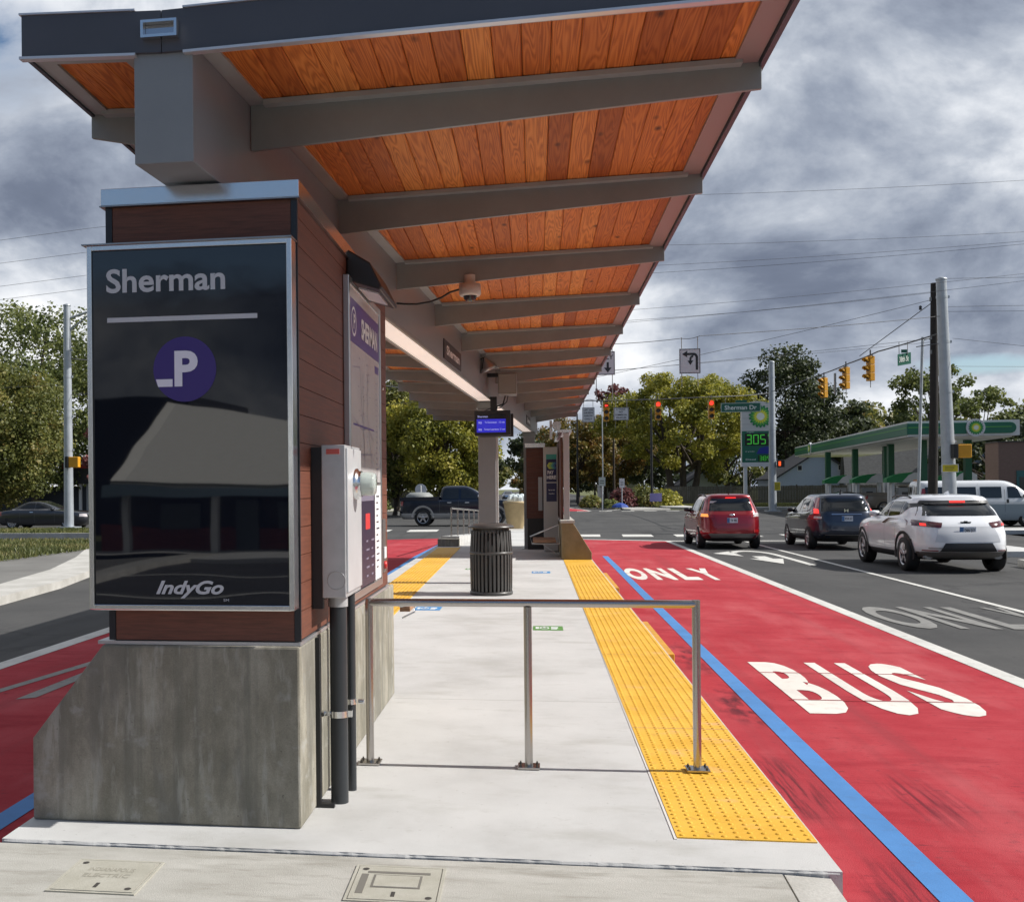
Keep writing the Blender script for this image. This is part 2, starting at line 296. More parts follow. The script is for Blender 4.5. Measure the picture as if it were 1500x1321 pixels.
sheet('parking_lot', [rect(-70, -12.2, 36.95, 41.0)], -0.335, asphalt)
# right side of the avenue: pavement, driveway apron, forecourt
slab('curb', [(10.9, -20), (10.9, 26.2), (11.25, 26.2), (11.25, -20)], -0.34, -0.16, curb_m)
slab('sidewalk', [(11.25, -20), (11.25, 26.2), (13.4, 26.2), (13.4, -20)], -0.34, -0.175, concrete)
slab('curb', [(11.0, 29.5), (11.0, 41.8), (13.2, 45.4), (40, 45.4), (40, 45.1), (13.5, 45.1), (11.3, 41.5), (11.3, 29.5)], -0.34, -0.16, curb_m)
slab('sidewalk', [(11.3, 29.5), (11.3, 41.5), (13.5, 45.1), (40, 45.1), (40, 43.0), (14.6, 43.0), (13.2, 40.8), (13.2, 29.5)], -0.34, -0.175, concrete)
sheet('forecourt', [rect(11.2, 140, 26.2, 43.0)], -0.322, asphalt)
# far corners of the crossing
slab('curb', [(11.2, 140), (11.2, 97), (13.5, 92.0), (18.0, 91.2), (140, 91.2), (140, 91.6), (18.2, 91.6), (13.9, 92.4), (11.6, 97.2), (11.6, 140)], -0.34, -0.17, curb_m)
slab('sidewalk', [(11.6, 140), (11.6, 97.2), (13.9, 92.4), (18.2, 91.6), (140, 91.6), (140, 94.2), (18.6, 94.2), (15.4, 95.6), (13.9, 98.6), (13.9, 140)], -0.34, -0.185, concrete)
slab('grass_verge', [(13.9, 140), (13.9, 98.6), (15.4, 95.6), (18.6, 94.2), (30, 94.2), (30, 108.2), (14.2, 108.2), (14.2, 140)], -0.34, -0.16, grass_m)
slab('curb', [(-11.2, 160), (-11.2, 97), (-14, 92.2), (-140, 92.2), (-140, 92.6), (-14.3, 92.6), (-11.6, 97.2), (-11.6, 160)], -0.34, -0.17, curb_m)
slab('grass_verge', [(-11.6, 160), (-11.6, 97.2), (-14.3, 92.6), (-140, 92.6), (-140, 112), (-18, 112), (-18, 160)], -0.34, -0.16, grass_m)
slab('traffic_island', [(7.6, 88.6), (11.0, 90.6), (11.0, 91.2), (9.2, 96), (7.4, 96), (7.2, 90)], -0.34, -0.2, curb_m)

# bus lanes and painted marks (sheets 4 mm apart)
Z1 = RZ+0.004; Z2 = RZ+0.008; Z3 = RZ+0.012
sheet('red_bus_lane', [rect(1.15, 4.46, 2.0, 37.9), [(1.15, 37.9), (4.46, 37.9), (4.5, 38.2), (1.15, 39.9)]], Z1, red)
sheet('red_bus_lane', [[(-2.3, 2.0), (-5.72, 2.0), (-5.72, 39.9), (-2.6, 41.3), (-2.6, 10)]], Z1, red)
sheet('red_bus_lane', [[(1.6, 88), (4.3, 88), (3.9, 94), (2.6, 104), (1.6, 118)]], Z1, red)
sheet('lane_line', [rect(4.46, 4.66, -8, 35.4), [(4.46, 35.4), (4.66, 35.4), (4.62, 38.2), (4.46, 38.3)]], Z2, white_p)
sheet('lane_line', [rect(-5.95, -5.72, -8, 40.5)], Z2, white_p)
sheet('lane_line', [[(7.05, -5), (7.17, -5), (7.17, 38), (7.05, 38)]], Z2, white_p)
sheet('lane_line', [[(4.3, 88), (4.5, 88), (4.1, 94), (2.85, 104), (1.8, 118), (1.6, 118), (2.6, 104), (3.9, 94)]], Z2, white_p)
sheet('blue_guide_line', [rect(1.80, 1.95, -6, 30.0)], Z2, blue_p)
sheet('blue_guide_line', [[(-3.14, 3.0), (-2.98, 3.0), (-3.02, 8), (-3.25, 30), (-3.05, 41), (-3.25, 41), (-3.42, 30), (-3.17, 8)]], Z2, blue_p)
sheet('stop_line', [[(1.2, 39.92), (4.7, 38.2), (10.8, 38.2), (10.8, 38.6), (4.8, 38.6), (1.2, 40.25)]], Z2, white_p)
cw = MB()
for i in range(11):
    x = 1.3+i*2.0; cw.add([(x, 41.9-0.1*i, Z2), (x+1.15, 41.85-0.1*i, Z2), (x+1.25, 43.9-0.1*i, Z2), (x+0.1, 43.95-0.1*i, Z2)], [(0, 1, 2, 3)])
structure('crosswalk', cw, white_p)
cw = MB()
for i in range(8):
    x = -4.4-i*2.2; cw.add([(x, 47.4, Z2), (x-1.35, 47.2, Z2), (x-1.45, 49.6, Z2), (x-0.1, 49.8, Z2)], [(3, 2, 1, 0)])
structure('crosswalk', cw, white_p)
cw = MB()
for i in range(14):
    x = -9+i*1.75; cw.add([(x, 86.4, Z2), (x+1.0, 86.4, Z2), (x+1.0, 87.5, Z2), (x, 87.5, Z2)], [(0, 1, 2, 3)])
structure('crosswalk', cw, white_p)
sheet('lane_line', [[(5.6, 88.6), (5.8, 88.5), (7.6, 95), (7.4, 95)], [(7.05, 97), (7.2, 97), (7.2, 140), (7.05, 140)]], Z2, white_p)
sheet('lane_line', [rect(11.4, 40, 64.9, 65.1), rect(-60, -12, 66.9, 67.1)], Z2, worn_p)

def road_text(ch, x0, x1, y0, y1, m, stencil=(), bold=0.02, z=Z2):
    t = text(ch, (x1-x0, y1-y0), frame_mtx((x0, y0, z), (1, 0, 0), (0, 1, 0)), m, None, name='road_marking', bold=bold, depth=0)
    t['kind'] = 'structure'; return t
for ch, x0, x1 in (('B', 2.24, 2.66), ('U', 2.82, 3.24), ('S', 3.36, 3.75)):
    road_text(ch, x0, x1, 9.28, 11.93, white_red, bold=0.04)
sheet('stencil_gap', [rect(2.2, 3.85, 9.84, 9.86), rect(2.2, 3.85, 11.25, 11.27)], Z3, red)
for ch, x0, x1 in (('O', 1.94, 2.35), ('N', 2.45, 2.87), ('L', 3.0, 3.36), ('Y', 3.42, 3.86)):
    road_text(ch, x0, x1, 22.35, 25.5, white_red, bold=0.05)
sheet('stencil_gap', [rect(1.95, 3.8, 24.0, 24.03)], Z3, red)
for ch, x0, x1 in (('O', 4.82, 5.42), ('N', 5.50, 6.02), ('L', 6.15, 6.62), ('Y', 6.72, 7.02)):
    road_text(ch, x0, x1, 14.9, 17.5, worn_p, bold=0.03)
# turn arrow in the next lane
def arc(cx, cy, rx, ry, a0, a1, n=10): return [(cx+rx*math.cos(R(a0+(a1-a0)*i/n)), cy+ry*math.sin(R(a0+(a1-a0)*i/n))) for i in range(n+1)]
out = arc(6.0, 30.6, 0.62, 2.0, 0, 150); inn = arc(6.0, 30.6, 0.44, 1.45, 150, 0)
sheet('road_marking', [[(6.44, 26.6), (6.62, 26.6), (6.62, 30.6), (6.44, 30.6)]] + [[out[i], out[i+1], inn[10-i-1], inn[10-i]] for i in range(10)] + [[(5.55, 32.2), (5.55, 29.9), (4.95, 31.2)]], Z2, white_p)
sheet('road_marking', [[(5.75, 29.9), (6.1, 29.9), (6.1, 28.9), (6.35, 28.9), (5.95, 27.0), (5.5, 28.9), (5.75, 28.9)]], Z3, white_p)
sheet('road_marking', [[(-4.75, 9.2), (-4.6, 9.3), (-4.55, 12.5), (-4.72, 12.4)], [(-5.2, 9.3), (-5.09, 9.3), (-4.66, 12.6), (-4.78, 12.8)]], Z2, worn_p)

# ------------------------------------------------------------------ platform
pf = MB(); pf.prism([(-2.42, 4.55), (1.22, 4.55), (1.20, 30.5), (-2.74, 30.5), (-2.70, 19.0)], 'z', -0.36, 0.0)
structure('platform', pf, concrete)
ap = MB()   # lower approach pavement with its kerb and tooled joint
ap.hexa([(-2.42, -3, -0.36), (0.98, -3, -0.36), (0.98, 4.527, -0.36), (-2.42, 4.527, -0.36)], [(-2.42, -3, -0.34), (0.98, -3, -0.34), (0.98, 4.530, -0.012), (-2.42, 4.530, -0.012)])
structure('walkway_ramp', ap, apron_m)
ap = MB(); ap.hexa([(0.99, -3, -0.36), (1.28, -3, -0.36), (1.2, 4.535, -0.36), (0.99, 4.535, -0.36)], [(0.99, -3, -0.33), (1.24, -3, -0.33), (1.17, 4.535, -0.024), (0.99, 4.535, -0.016)])
ap.hexa([(-2.72, -3, -0.36), (-2.43, -3, -0.36), (-2.43, 4.535, -0.36), (-2.62, 4.535, -0.36)], [(-2.7, -3, -0.33), (-2.43, -3, -0.33), (-2.43, 4.535, -0.016), (-2.52, 4.535, -0.024)])
structure('curb', ap, curb_m)
jt = MB(); jt.box(0.981, 0.989, -3, 4.53, -0.36, -0.2); structure('pavement_joint', jt, mat('joint_black', (0.02, 0.02, 0.02), 0.9))
# irregular torn edge of broom-finish topping along the platform end
ed = MB(); xs = np.linspace(-2.41, 1.21, 420)
ea = [4.546-random.uniform(0.0, 0.0012)-.006*max(0, math.sin(x*5.3+math.sin(x*13)))**2-.002*math.sin(x*61+2*math.sin(x*23)) for x in xs]
ev = [(x, a+dy, z) for x, a in zip(xs, ea) for dy, z in ((0.002, -0.05), (0.0, -0.010), (0.007, -0.001))]+[(x, 4.556, 0.0005) for x in xs]; nX = len(xs)
ed.add(ev, [(i*3+j, i*3+3+j, i*3+4+j, i*3+1+j) for i in range(nX-1) for j in range(2)]+[(i*3+2, i*3+5, nX*3+i+1, nX*3+i) for i in range(nX-1)])
structure('platform_edge', ed, concrete)
sheet('expansion_joint', [rect(-2.42, 1.17, 4.52, 4.55)], -0.03, mat('joint_dark', (0.06, 0.055, 0.05), 0.95))

def tactile(x0, y0, y1, skew, w=0.6):
    mb = MB(); p = 0.061
    def X(x, y): return x+skew*(y-y0)
    mb.hexa([(X(x0, y0), y0, -0.01), (X(x0+w, y0), y0, -0.01), (X(x0+w, y1), y1, -0.01), (X(x0, y1), y1, -0.01)], [(X(x0, y0), y0, 0.006), (X(x0+w, y0), y0, 0.006), (X(x0+w, y1), y1, 0.006), (X(x0, y1), y1, 0.006)])
    ny = int((min(y1, y0+17)-y0)/p)
    for j in range(ny):
        y = y0+0.03+j*p; n = 10 if y < 10 else 6
        for i in range(10):
            x = X(x0+0.026+i*p, y)
            v = []; f = []
            for (r_, z_) in ((0.0125, 0.0055), (0.0105, 0.0095), (0.0065, 0.0115)):
                v += [(x+r_*math.cos(2*math.pi*k/n), y+r_*math.sin(2*math.pi*k/n), z_) for k in range(n)]
            for g in range(2): f += [(g*n+k, g*n+(k+1) % n, (g+1)*n+(k+1) % n, (g+1)*n+k) for k in range(n)]
            f.append(tuple(range(2*n, 3*n))); mb.add(v, f, 0, False)
    structure('tactile_paving', mb, yellow_t)
tactile(0.61, 4.9, 24.0, -0.0015)
tactile(-2.30, 8.6, 28.5, -0.0155)
tj = MB()
for y in (7.1, 10.2, 13.2, 16.2, 19.2): tj.box(0.607, 1.209, y, y+0.006, 0.004, 0.0075)
structure('tactile_joint', tj, mat('joint_pink', (0.55, 0.33, 0.22), 0.8))
sealant = MB(); sealant.box(0.596, 0.609, 4.88, 24, -0.005, 0.0035); structure('joint_sealant', sealant, mat('sealant', (0.62, 0.60, 0.57), 0.8))
# yellow bridge plates on the platform edge (bus door gap fillers)
for (a, b) in ((10.4, 12.9), (17.2, 20.2)):
    mb = MB(); mb.box(1.205, 1.29, a, b, -0.10, -0.015); mb.box(1.21, 1.275, a+0.05, b-0.05, -0.26, -0.10)
    o = mb.build('edge_bumper', mat('bumper_yellow', (0.62, 0.30, 0.02), 0.5, var=0.25), bevel=0.008)
    tag(o, ('yellow rubber gap bumper on the platform edge beside the nearer railing end' if a < 15 else 'yellow rubber gap bumper on the platform edge far along, level with the bench plinth'), 'bumper', 'rubber bumpers on the platform edge')
cj = MB()
for y in (7.95, 12.6, 17.4, 22.2): cj.box(-1.6 if y > 8 else -1.07, 0.59, y, y+0.006, -0.005, 0.0006)
structure('control_joint', cj, mat('joint_grey', (0.36, 0.35, 0.33), 0.9))

# ================================================================== SHELTER CANOPY
paint = mat('bronze_grey_paint', (0.235, 0.250, 0.245), 0.38, var=0.10, vscale=3, rvar=0.12)
paint_s = mat('slate_fascia_paint', (0.062, 0.068, 0.088), 0.42, var=0.08, vscale=2, rvar=0.1)
flange = mat('flange_paint', (0.33, 0.355, 0.35), 0.42, var=0.1)
steel = mat('brushed_steel', (0.60, 0.60, 0.60), 0.32, 1.0, rvar=0.05, vscale=4)
bright = mat('bright_aluminium', (0.72, 0.73, 0.74), 0.22, 1.0, rvar=0.1, vscale=20)
black = mat('black_plastic', (0.014, 0.014, 0.016), 0.45)
def wood_mat():
    m = bpy.data.materials.new('stained_fir_boards'); m.use_nodes = True; t = m.node_tree; b = t.nodes['Principled BSDF']
    c = t.nodes.new('ShaderNodeTexCoord'); g = t.nodes.new('ShaderNodeNewGeometry')
    oi = t.nodes.new('ShaderNodeObjectInfo'); rnd = M_(t, 'FRACT', M_(t, 'ADD', M_(t, 'MULTIPLY', g.outputs['Random Per Island'], 7.3), M_(t, 'MULTIPLY', oi.outputs['Random'], 13.7)))
    off = N(t, 'ShaderNodeCombineXYZ'); k = M_(t, 'MULTIPLY', rnd, 37.0)
    t.links.new(k, off.inputs[0]); t.links.new(M_(t, 'MULTIPLY', k, 1.7), off.inputs[1]); t.links.new(k, off.inputs[2])
    va = N(t, 'ShaderNodeVectorMath', operation='ADD'); t.links.new(c.outputs['Object'], va.inputs[0]); t.links.new(off.outputs[0], va.inputs[1])
    mp = t.nodes.new('ShaderNodeMapping'); mp.inputs['Scale'].default_value = (11, 0.65, 1); t.links.new(va.outputs[0], mp.inputs[0])
    # growth rings: contour lines of a stretched noise field give cathedral grain
    n = N(t, 'ShaderNodeTexNoise'); t.links.new(mp.outputs[0], n.inputs['Vector']); n.inputs['Scale'].default_value = 1.0; n.inputs['Detail'].default_value = 2; n.inputs['Roughness'].default_value = 0.4; n.inputs['Distortion'].default_value = 0.25
    s = M_(t, 'SINE', M_(t, 'MULTIPLY', n.outputs[0], 120.0)); s = M_(t, 'ADD', M_(t, 'MULTIPLY', s, 0.5), 0.5)
    fm = t.nodes.new('ShaderNodeMapping'); fm.inputs['Scale'].default_value = (120, 4, 1); t.links.new(va.outputs[0], fm.inputs[0])
    f = N(t, 'ShaderNodeTexNoise'); t.links.new(fm.outputs[0], f.inputs['Vector']); f.inputs['Scale'].default_value = 1; f.inputs['Detail'].default_value = 4
    h = M_(t, 'ADD', M_(t, 'MULTIPLY', s, 0.42), M_(t, 'MULTIPLY', f.outputs[0], 0.62))
    r = ramp(t, h, [(0.05, (0.68, 0.26, 0.065)), (0.5, (0.54, 0.170, 0.034)), (1.0, (0.27, 0.060, 0.013))])
    # board to board tone
    tone = ramp(t, rnd, [(0.0, (0.66, 0.52, 0.45)), (0.3, (0.95, 0.86, 0.8)), (0.7, (1.1, 1.05, 1.0)), (1.0, (1.3, 1.55, 1.6))])
    mu = N(t, 'ShaderNodeMix', data_type='RGBA', blend_type='MULTIPLY'); mu.inputs[0].default_value = 1; t.links.new(r.outputs[0], mu.inputs[6]); t.links.new(tone.outputs[0], mu.inputs[7])
    # knots
    km = t.nodes.new('ShaderNodeMapping'); km.inputs['Scale'].default_value = (5.5, 2.6, 1); t.links.new(va.outputs[0], km.inputs[0])
    vo = N(t, 'ShaderNodeTexVoronoi'); t.links.new(km.outputs[0], vo.inputs['Vector']); vo.inputs['Scale'].default_value = 1.0
    kr = ramp(t, M_(t, 'ADD', vo.outputs['Distance'], M_(t, 'MULTIPLY', f.outputs[0], 0.10)), [(0.09, 0.95), (0.19, 0.0)])
    x = N(t, 'ShaderNodeMix', data_type='RGBA'); t.links.new(kr.outputs[0], x.inputs[0]); t.links.new(mu.outputs[2], x.inputs[6]); x.inputs[7].default_value = (0.07, 0.016, 0.006, 1)
    t.links.new(x.outputs[2], b.inputs['Base Color']); b.inputs['Roughness'].default_value = 0.55; b.inputs['Specular IOR Level'].default_value = 0.3
    bp = N(t, 'ShaderNodeBump'); bp.inputs['Strength'].default_value = 0.25; bp.inputs['Distance'].default_value = 0.003; t.links.new(h, bp.inputs['Height']); t.links.new(bp.outputs[0], b.inputs['Normal'])
    return m
wood = wood_mat()
YF, YB = 4.55, 29.4
SX0, SK = -1.7717, 0.06254                     # right face of the spine beam:  X = SX0 + SK*Y
def sr(y): return SX0+SK*y
def slf(y): return sr(y)-0.272
def xl(y): return -2.25-0.0185*(y-YF)          # left eave
XR = 1.045                                       # right eave
def zs_right(x, y): return 3.560+0.024*(x-sr(y))         # underside of the right wing
def zs_left(x, y): return 3.545+0.035*(slf(y)-x)
can = thing('bus_shelter', 'long bus shelter canopy with timber soffit, grey rafters and skewed spine beam', 'bus shelter', (-1.0, 17.8, 0))
mb = MB(); mb.hexa([(slf(YF), YF, 3.03), (sr(YF), YF, 3.03), (sr(YB-.2), YB-.2, 3.03), (slf(YB-.2), YB-.2, 3.03)], [(slf(YF), YF, 3.60), (sr(YF), YF, 3.60), (sr(YB-.2), YB-.2, 3.60), (slf(YB-.2), YB-.2, 3.60)])
mb.build('spine_beam', mat('spine_paint', (0.225, 0.245, 0.265), 0.36, var=0.08, vscale=2, rvar=0.15), can, bevel=0.004)
RY = [5.38, 7.21, 9.29, 11.45, 13.6, 15.75, 17.9, 20.05, 22.2, 24.35, 26.5, 28.6]
for y in RY:
    t_ = 0.055
    xa, xb = sr(y), 1.092
    mb = MB(); mb.prism([(xa+.002, 3.315), (xb, 3.478), (xb, 3.630), (xa+.002, 3.60)], 'y', y-t_, y-t_+.024); r_ = mb.build('rafter', paint, can, bevel=0.003)
    mb = MB()
    mb.prism([(xa+.08, zs_right(xa+.08, y)-.030), (XR-.05, zs_right(XR-.05, y)-.030), (XR-.05, zs_right(XR-.05, y)-.004), (xa+.08, zs_right(xa+.08, y)-.004)], 'y', y-t_-.055, y+t_+.055)
    mb.build('flange', flange, r_)
    xa, xb = slf(y), xl(y)-0.03
    mb = MB(); mb.prism([(xa-.002, 3.315), (xb, 3.430), (xb, 3.600), (xa-.002, 3.60)], 'y', y-t_, y-t_+.024); r_ = mb.build('rafter', paint, can, bevel=0.004)
    mb = MB(); mb.prism([(xa-.08, zs_left(xa-.08, y)-.030), (xl(y)+.05, zs_left(xl(y)+.05, y)-.030), (xl(y)+.05, zs_left(xl(y)+.05, y)-.004), (xa-.08, zs_left(xa-.08, y)-.004)], 'y', y-t_-.055, y+t_+.055)
    mb.build('flange', flange, r_)
# soffit boards, one part per bay and wing
YS = [YF+0.02]+RY+[YB-0.02]
def board(mb, x0, x1, y0, y1, zf, clipL=None, clipR=None):
    """one tongue-and-groove board with chamfered lower edges; follows the slope and is cut to the skewed spine"""
    g = 0.0012; c = 0.0045
    def XX(x, y):
        if clipL: x = max(x, clipL(y))
        if clipR: x = min(x, clipR(y))
        return x
    a0, b0, a1, b1 = XX(x0+g, y0), XX(x1-g, y0), XX(x0+g, y1), XX(x1-g, y1)
    if b0-a0 < 0.004 and b1-a1 < 0.004: return
    cc = min(c, (b0-a0)/3 if b0 > a0 else 0, (b1-a1)/3 if b1 > a1 else 0); cc = max(cc, 0)
    pr = [(0, 0.012), (0, cc), (cc, 0), (-cc, 0), (0, cc), (0, 0.012)]
    v = []
    for (y, a, b) in ((y0, a0, b0), (y1, a1, b1)):
        for i, (dx, dz) in enumerate(pr):
            x = (a if i < 3 else b)+dx; v.append((x, y, zf((a+b)/2, y)+dz+(x-(a+b)/2)*0.0))
    mb.add(v, [(i, 6+i, 7+i, i+1) for i in range(5)])
for bay in range(len(YS)-1):
    y0, y1 = YS[bay], YS[bay+1]
    mb = MB(); x = XR-0.02
    while x > sr(y0)+0.0: board(mb, x-0.134, x, y0, y1, lambda a, b: zs_right(a, b), clipL=sr); x -= 0.134
    mb.build('soffit_boards', wood, can)
    mb = MB(); x = slf(y1)+0.02
    while x > xl(y1)-0.02: board(mb, x-0.134, x, y0, y1, lambda a, b: zs_left(a, b), clipL=lambda q: xl(q)+.02, clipR=slf); x -= 0.134
    mb.build('soffit_boards', wood, can)
# trims hiding the board ends beside the spine and at the eaves
def strip(name, fa, fb, zf, m, h0=-0.012, h1=0.02, y0=YF, y1=YB):
    mb = MB(); mb.hexa([(fa(y0), y0, zf(fa(y0), y0)+h0), (fb(y0), y0, zf(fb(y0), y0)+h0), (fb(y1), y1, zf(fb(y1), y1)+h0), (fa(y1), y1, zf(fa(y1), y1)+h0)],
        [(fa(y0), y0, zf(fa(y0), y0)+h1), (fb(y0), y0, zf(fb(y0), y0)+h1), (fb(y1), y1, zf(fb(y1), y1)+h1), (fa(y1), y1, zf(fa(y1), y1)+h1)])
    return mb.build(name, m, can)
strip('spine_flange', lambda y: sr(y)+.002, lambda y: sr(y)+.085, zs_right, flange)
strip('spine_flange', lambda y: slf(y)-.085, lambda y: slf(y)-.002, zs_left, flange)
rfl = mat('eave_soffit_metal', (0.30, 0.22, 0.21), 0.45)
strip('eave_strip', lambda y: XR-.085, lambda y: XR+.03, zs_right, rfl, -0.014)
strip('eave_strip', lambda y: xl(y)-.01, lambda y: xl(y)+.08, zs_left, flange, -0.014)
# roof deck and fascias
def zr(x, y): return 3.70+0.026*(x-(sr(y)-.136)) if x > sr(y)-.136 else 3.70+0.035*((sr(y)-.136)-x)
cx = lambda y: sr(y)-.136
for (fa, fb, nm) in ((cx, lambda y: XR+.035, 'roof_deck'), (lambda y: xl(y)-.012, cx, 'roof_deck')):
    mb = MB(); mb.hexa([(fa(YF+.03), YF+.03, zr(fa(YF+.03), YF+.03)-.095), (fb(YF+.03), YF+.03, zr(fb(YF+.03), YF+.03)-.095), (fb(YB), YB, zr(fb(YB), YB)-.095), (fa(YB), YB, zr(fa(YB), YB)-.095)],
        [(fa(YF+.03), YF+.03, zr(fa(YF+.03), YF+.03)-.01), (fb(YF+.03), YF+.03, zr(fb(YF+.03), YF+.03)-.01), (fb(YB), YB, zr(fb(YB), YB)-.01), (fa(YB), YB, zr(fa(YB), YB)-.01)]); mb.build(nm, flange, can)
yf = YF-0.02
fas = MB(); kx = cx(YF)
fas.hexa([(kx+.002, yf, zr(kx, YF)-.185), (XR+.06, yf, zr(XR, YF)-.185), (XR+.06, yf+.035, zr(XR, YF)-.185), (kx+.002, yf+.035, zr(kx, YF)-.185)], [(kx+.002, yf, zr(kx, YF)), (XR+.06, yf, zr(XR, YF)), (XR+.06, yf+.035, zr(XR, YF)), (kx+.002, yf+.035, zr(kx, YF))])
xq = xl(YF)-.03
fas.hexa([(xq, yf, zr(xq, YF)-.185), (kx-.002, yf, zr(kx, YF)-.185), (kx-.002, yf+.035, zr(kx, YF)-.185), (xq, yf+.035, zr(xq, YF)-.185)], [(xq, yf, zr(xq, YF)), (kx-.002, yf, zr(kx, YF)), (kx-.002, yf+.035, zr(kx, YF)), (xq, yf+.035, zr(xq, YF))])
fas.build('fascia', paint_s, can)
mb = MB(); mb.hexa([(XR+.035, yf+.037, zr(XR, YF)-.185), (XR+.06, yf+.037, zr(XR, YF)-.185), (XR+.06, YB, zr(XR, YB)-.185), (XR+.035, YB, zr(XR, YB)-.185)], [(XR+.035, yf+.037, zr(XR, YF)), (XR+.06, yf+.037, zr(XR, YF)), (XR+.06, YB, zr(XR, YB)), (XR+.035, YB, zr(XR, YB))])
mb.hexa([(xl(YF)-.03, yf+.037, zr(xl(YF), YF)-.185), (xl(YF)-.012, yf+.037, zr(xl(YF), YF)-.185), (xl(YB)-.012, YB, zr(xl(YB), YB)-.185), (xl(YB)-.03, YB, zr(xl(YB), YB)-.185)], [(xl(YF)-.03, yf+.037, zr(xl(YF), YF)), (xl(YF)-.012, yf+.037, zr(xl(YF), YF)), (xl(YB)-.012, YB, zr(xl(YB), YB)), (xl(YB)-.03, YB, zr(xl(YB), YB))])
mb.box(xl(YB)-.03, XR+.06, YB, YB+.03, 3.5, 3.74)
mb.build('side_fascia', paint_s, can)
# drip edges: thin light lines above and below the fascia
dr = MB()
for (xa, xb) in ((kx+.10, XR+.065), (xq-.01, kx-.12)):
    for dz, hh in ((-.199, .012), (.0005, .008)):
        dr.hexa([(xa, yf-.008, zr(xa, YF)+dz), (xb, yf-.008, zr(xb, YF)+dz), (xb, yf+.03, zr(xb, YF)+dz), (xa, yf+.03, zr(xa, YF)+dz)], [(xa, yf-.008, zr(xa, YF)+dz+hh), (xb, yf-.008, zr(xb, YF)+dz+hh), (xb, yf+.03, zr(xb, YF)+dz+hh), (xa, yf+.03, zr(xa, YF)+dz+hh)])
dr.build('drip_edge', mat('drip_edge_metal', (0.62, 0.63, 0.66), 0.35, 0.6), can)
mb = MB(); mb.hexa([(XR-.02, YF, 3.553), (XR+.062, YF, 3.553), (XR+.062, YB, 3.49+.0), (XR-.02, YB, 3.49)], [(XR-.02, YF, 3.561), (XR+.062, YF, 3.561), (XR+.062, YB, 3.499), (XR-.02, YB, 3.499)])
# front bottom flange (light underside behind the fascia)
mb = MB()
for (xa, xb, zf) in ((sr(YF)+.002, XR+.03, zs_right), (xl(YF)-.01, slf(YF)-.002, zs_left)):
    mb.hexa([(xa, YF+.016, zf(xa, YF)-.016), (xb, YF+.016, zf(xb, YF)-.016), (xb, YF+.10, zf(xb, YF)-.016), (xa, YF+.10, zf(xa, YF)-.016)], [(xa, YF+.016, zf(xa, YF)+.01), (xb, YF+.016, zf(xb, YF)+.01), (xb, YF+.10, zf(xb, YF)+.01), (xa, YF+.10, zf(xa, YF)+.01)])
mb.build('front_flange', flange, can)
# scupper outlet in the fascia
sc = MB(); a, b, c0, c1 = -1.705, -1.540, 3.568, 3.645
for (x0, x1, z0, z1) in ((a, b, c1-.012, c1), (a, b, c0, c0+.012), (a, a+.012, c0+.012, c1-.012), (b-.012, b, c0+.012, c1-.012)): sc.box(x0, x1, yf-.04, yf-.001, z0, z1)
s_ = sc.build('scupper', bright, can); mb = MB(); mb.box(a+.013, b-.013, yf-.008, yf-.0015, c0+.013, c1-.013); mb.build('outlet', mat('scupper_inside', (0.5, 0.5, 0.52), 0.12, 1.0), s_)
# light trough under the spine
mb = MB(); y0, y1 = 7.86, 28
for (ya, yb) in ((7.86, 17.55), (18.05, 27.4)):
    mb.hexa([(slf(ya)+.03, ya, 3.012), (sr(ya)-.03, ya, 3.012), (sr(yb)-.03, yb, 3.012), (slf(yb)+.03, yb, 3.012)], [(slf(ya)+.03, ya, 3.027), (sr(ya)-.03, ya, 3.027), (sr(yb)-.03, yb, 3.027), (slf(yb)+.03, yb, 3.027)])
mb.build('light_diffuser', mat('light_diffuser', (0.80, 0.74, 0.70), 0.5, var=0.12, vscale=1.2, emit=(1.0, 0.86, 0.76), estr=0.42), can)
mb = MB()
for (ya, yb) in ((7.83, 17.6), (18.0, 27.45)):
    for f0, f1 in ((lambda y: slf(y), lambda y: slf(y)+.027), (lambda y: sr(y)-.027, lambda y: sr(y))):
        mb.hexa([(f0(ya), ya, 3.0), (f1(ya), ya, 3.0), (f1(yb), yb, 3.0), (f0(yb), yb, 3.0)], [(f0(ya), ya, 3.028), (f1(ya), ya, 3.028), (f1(yb), yb, 3.028), (f0(yb), yb, 3.028)])
mb.build('light_rail', paint, can)
for cy in (17.8, 27.9):
    mb = MB(); q = cx(cy); mb.box(q-.145, q+.145, cy-.14, cy+.14, 0.012, 3.028); c_ = mb.build('column', mat('column_paint', (0.25, 0.255, 0.255), 0.4, var=0.06), can, bevel=0.01)
    mb = MB(); mb.box(q-.21, q+.21, cy-.2, cy+.2, 0.0, 0.011); mb.build('base_plate', paint, c_); mb = MB(); mb.box(q-.17, q+.17, cy-.165, cy+.165, 2.9, 3.0); mb.build('cap_plate', paint, c_)
    if cy < 20: mb = MB(); mb.box(q+.148, q+.18, cy-.10, cy+.05, 0.2, 2.45); mb.build('sunlit_strip', mat('sunlit_strip_pale', (0.55, 0.54, 0.52), 0.4), c_)  # pale strip added for the sunlit sliver on the column's right side

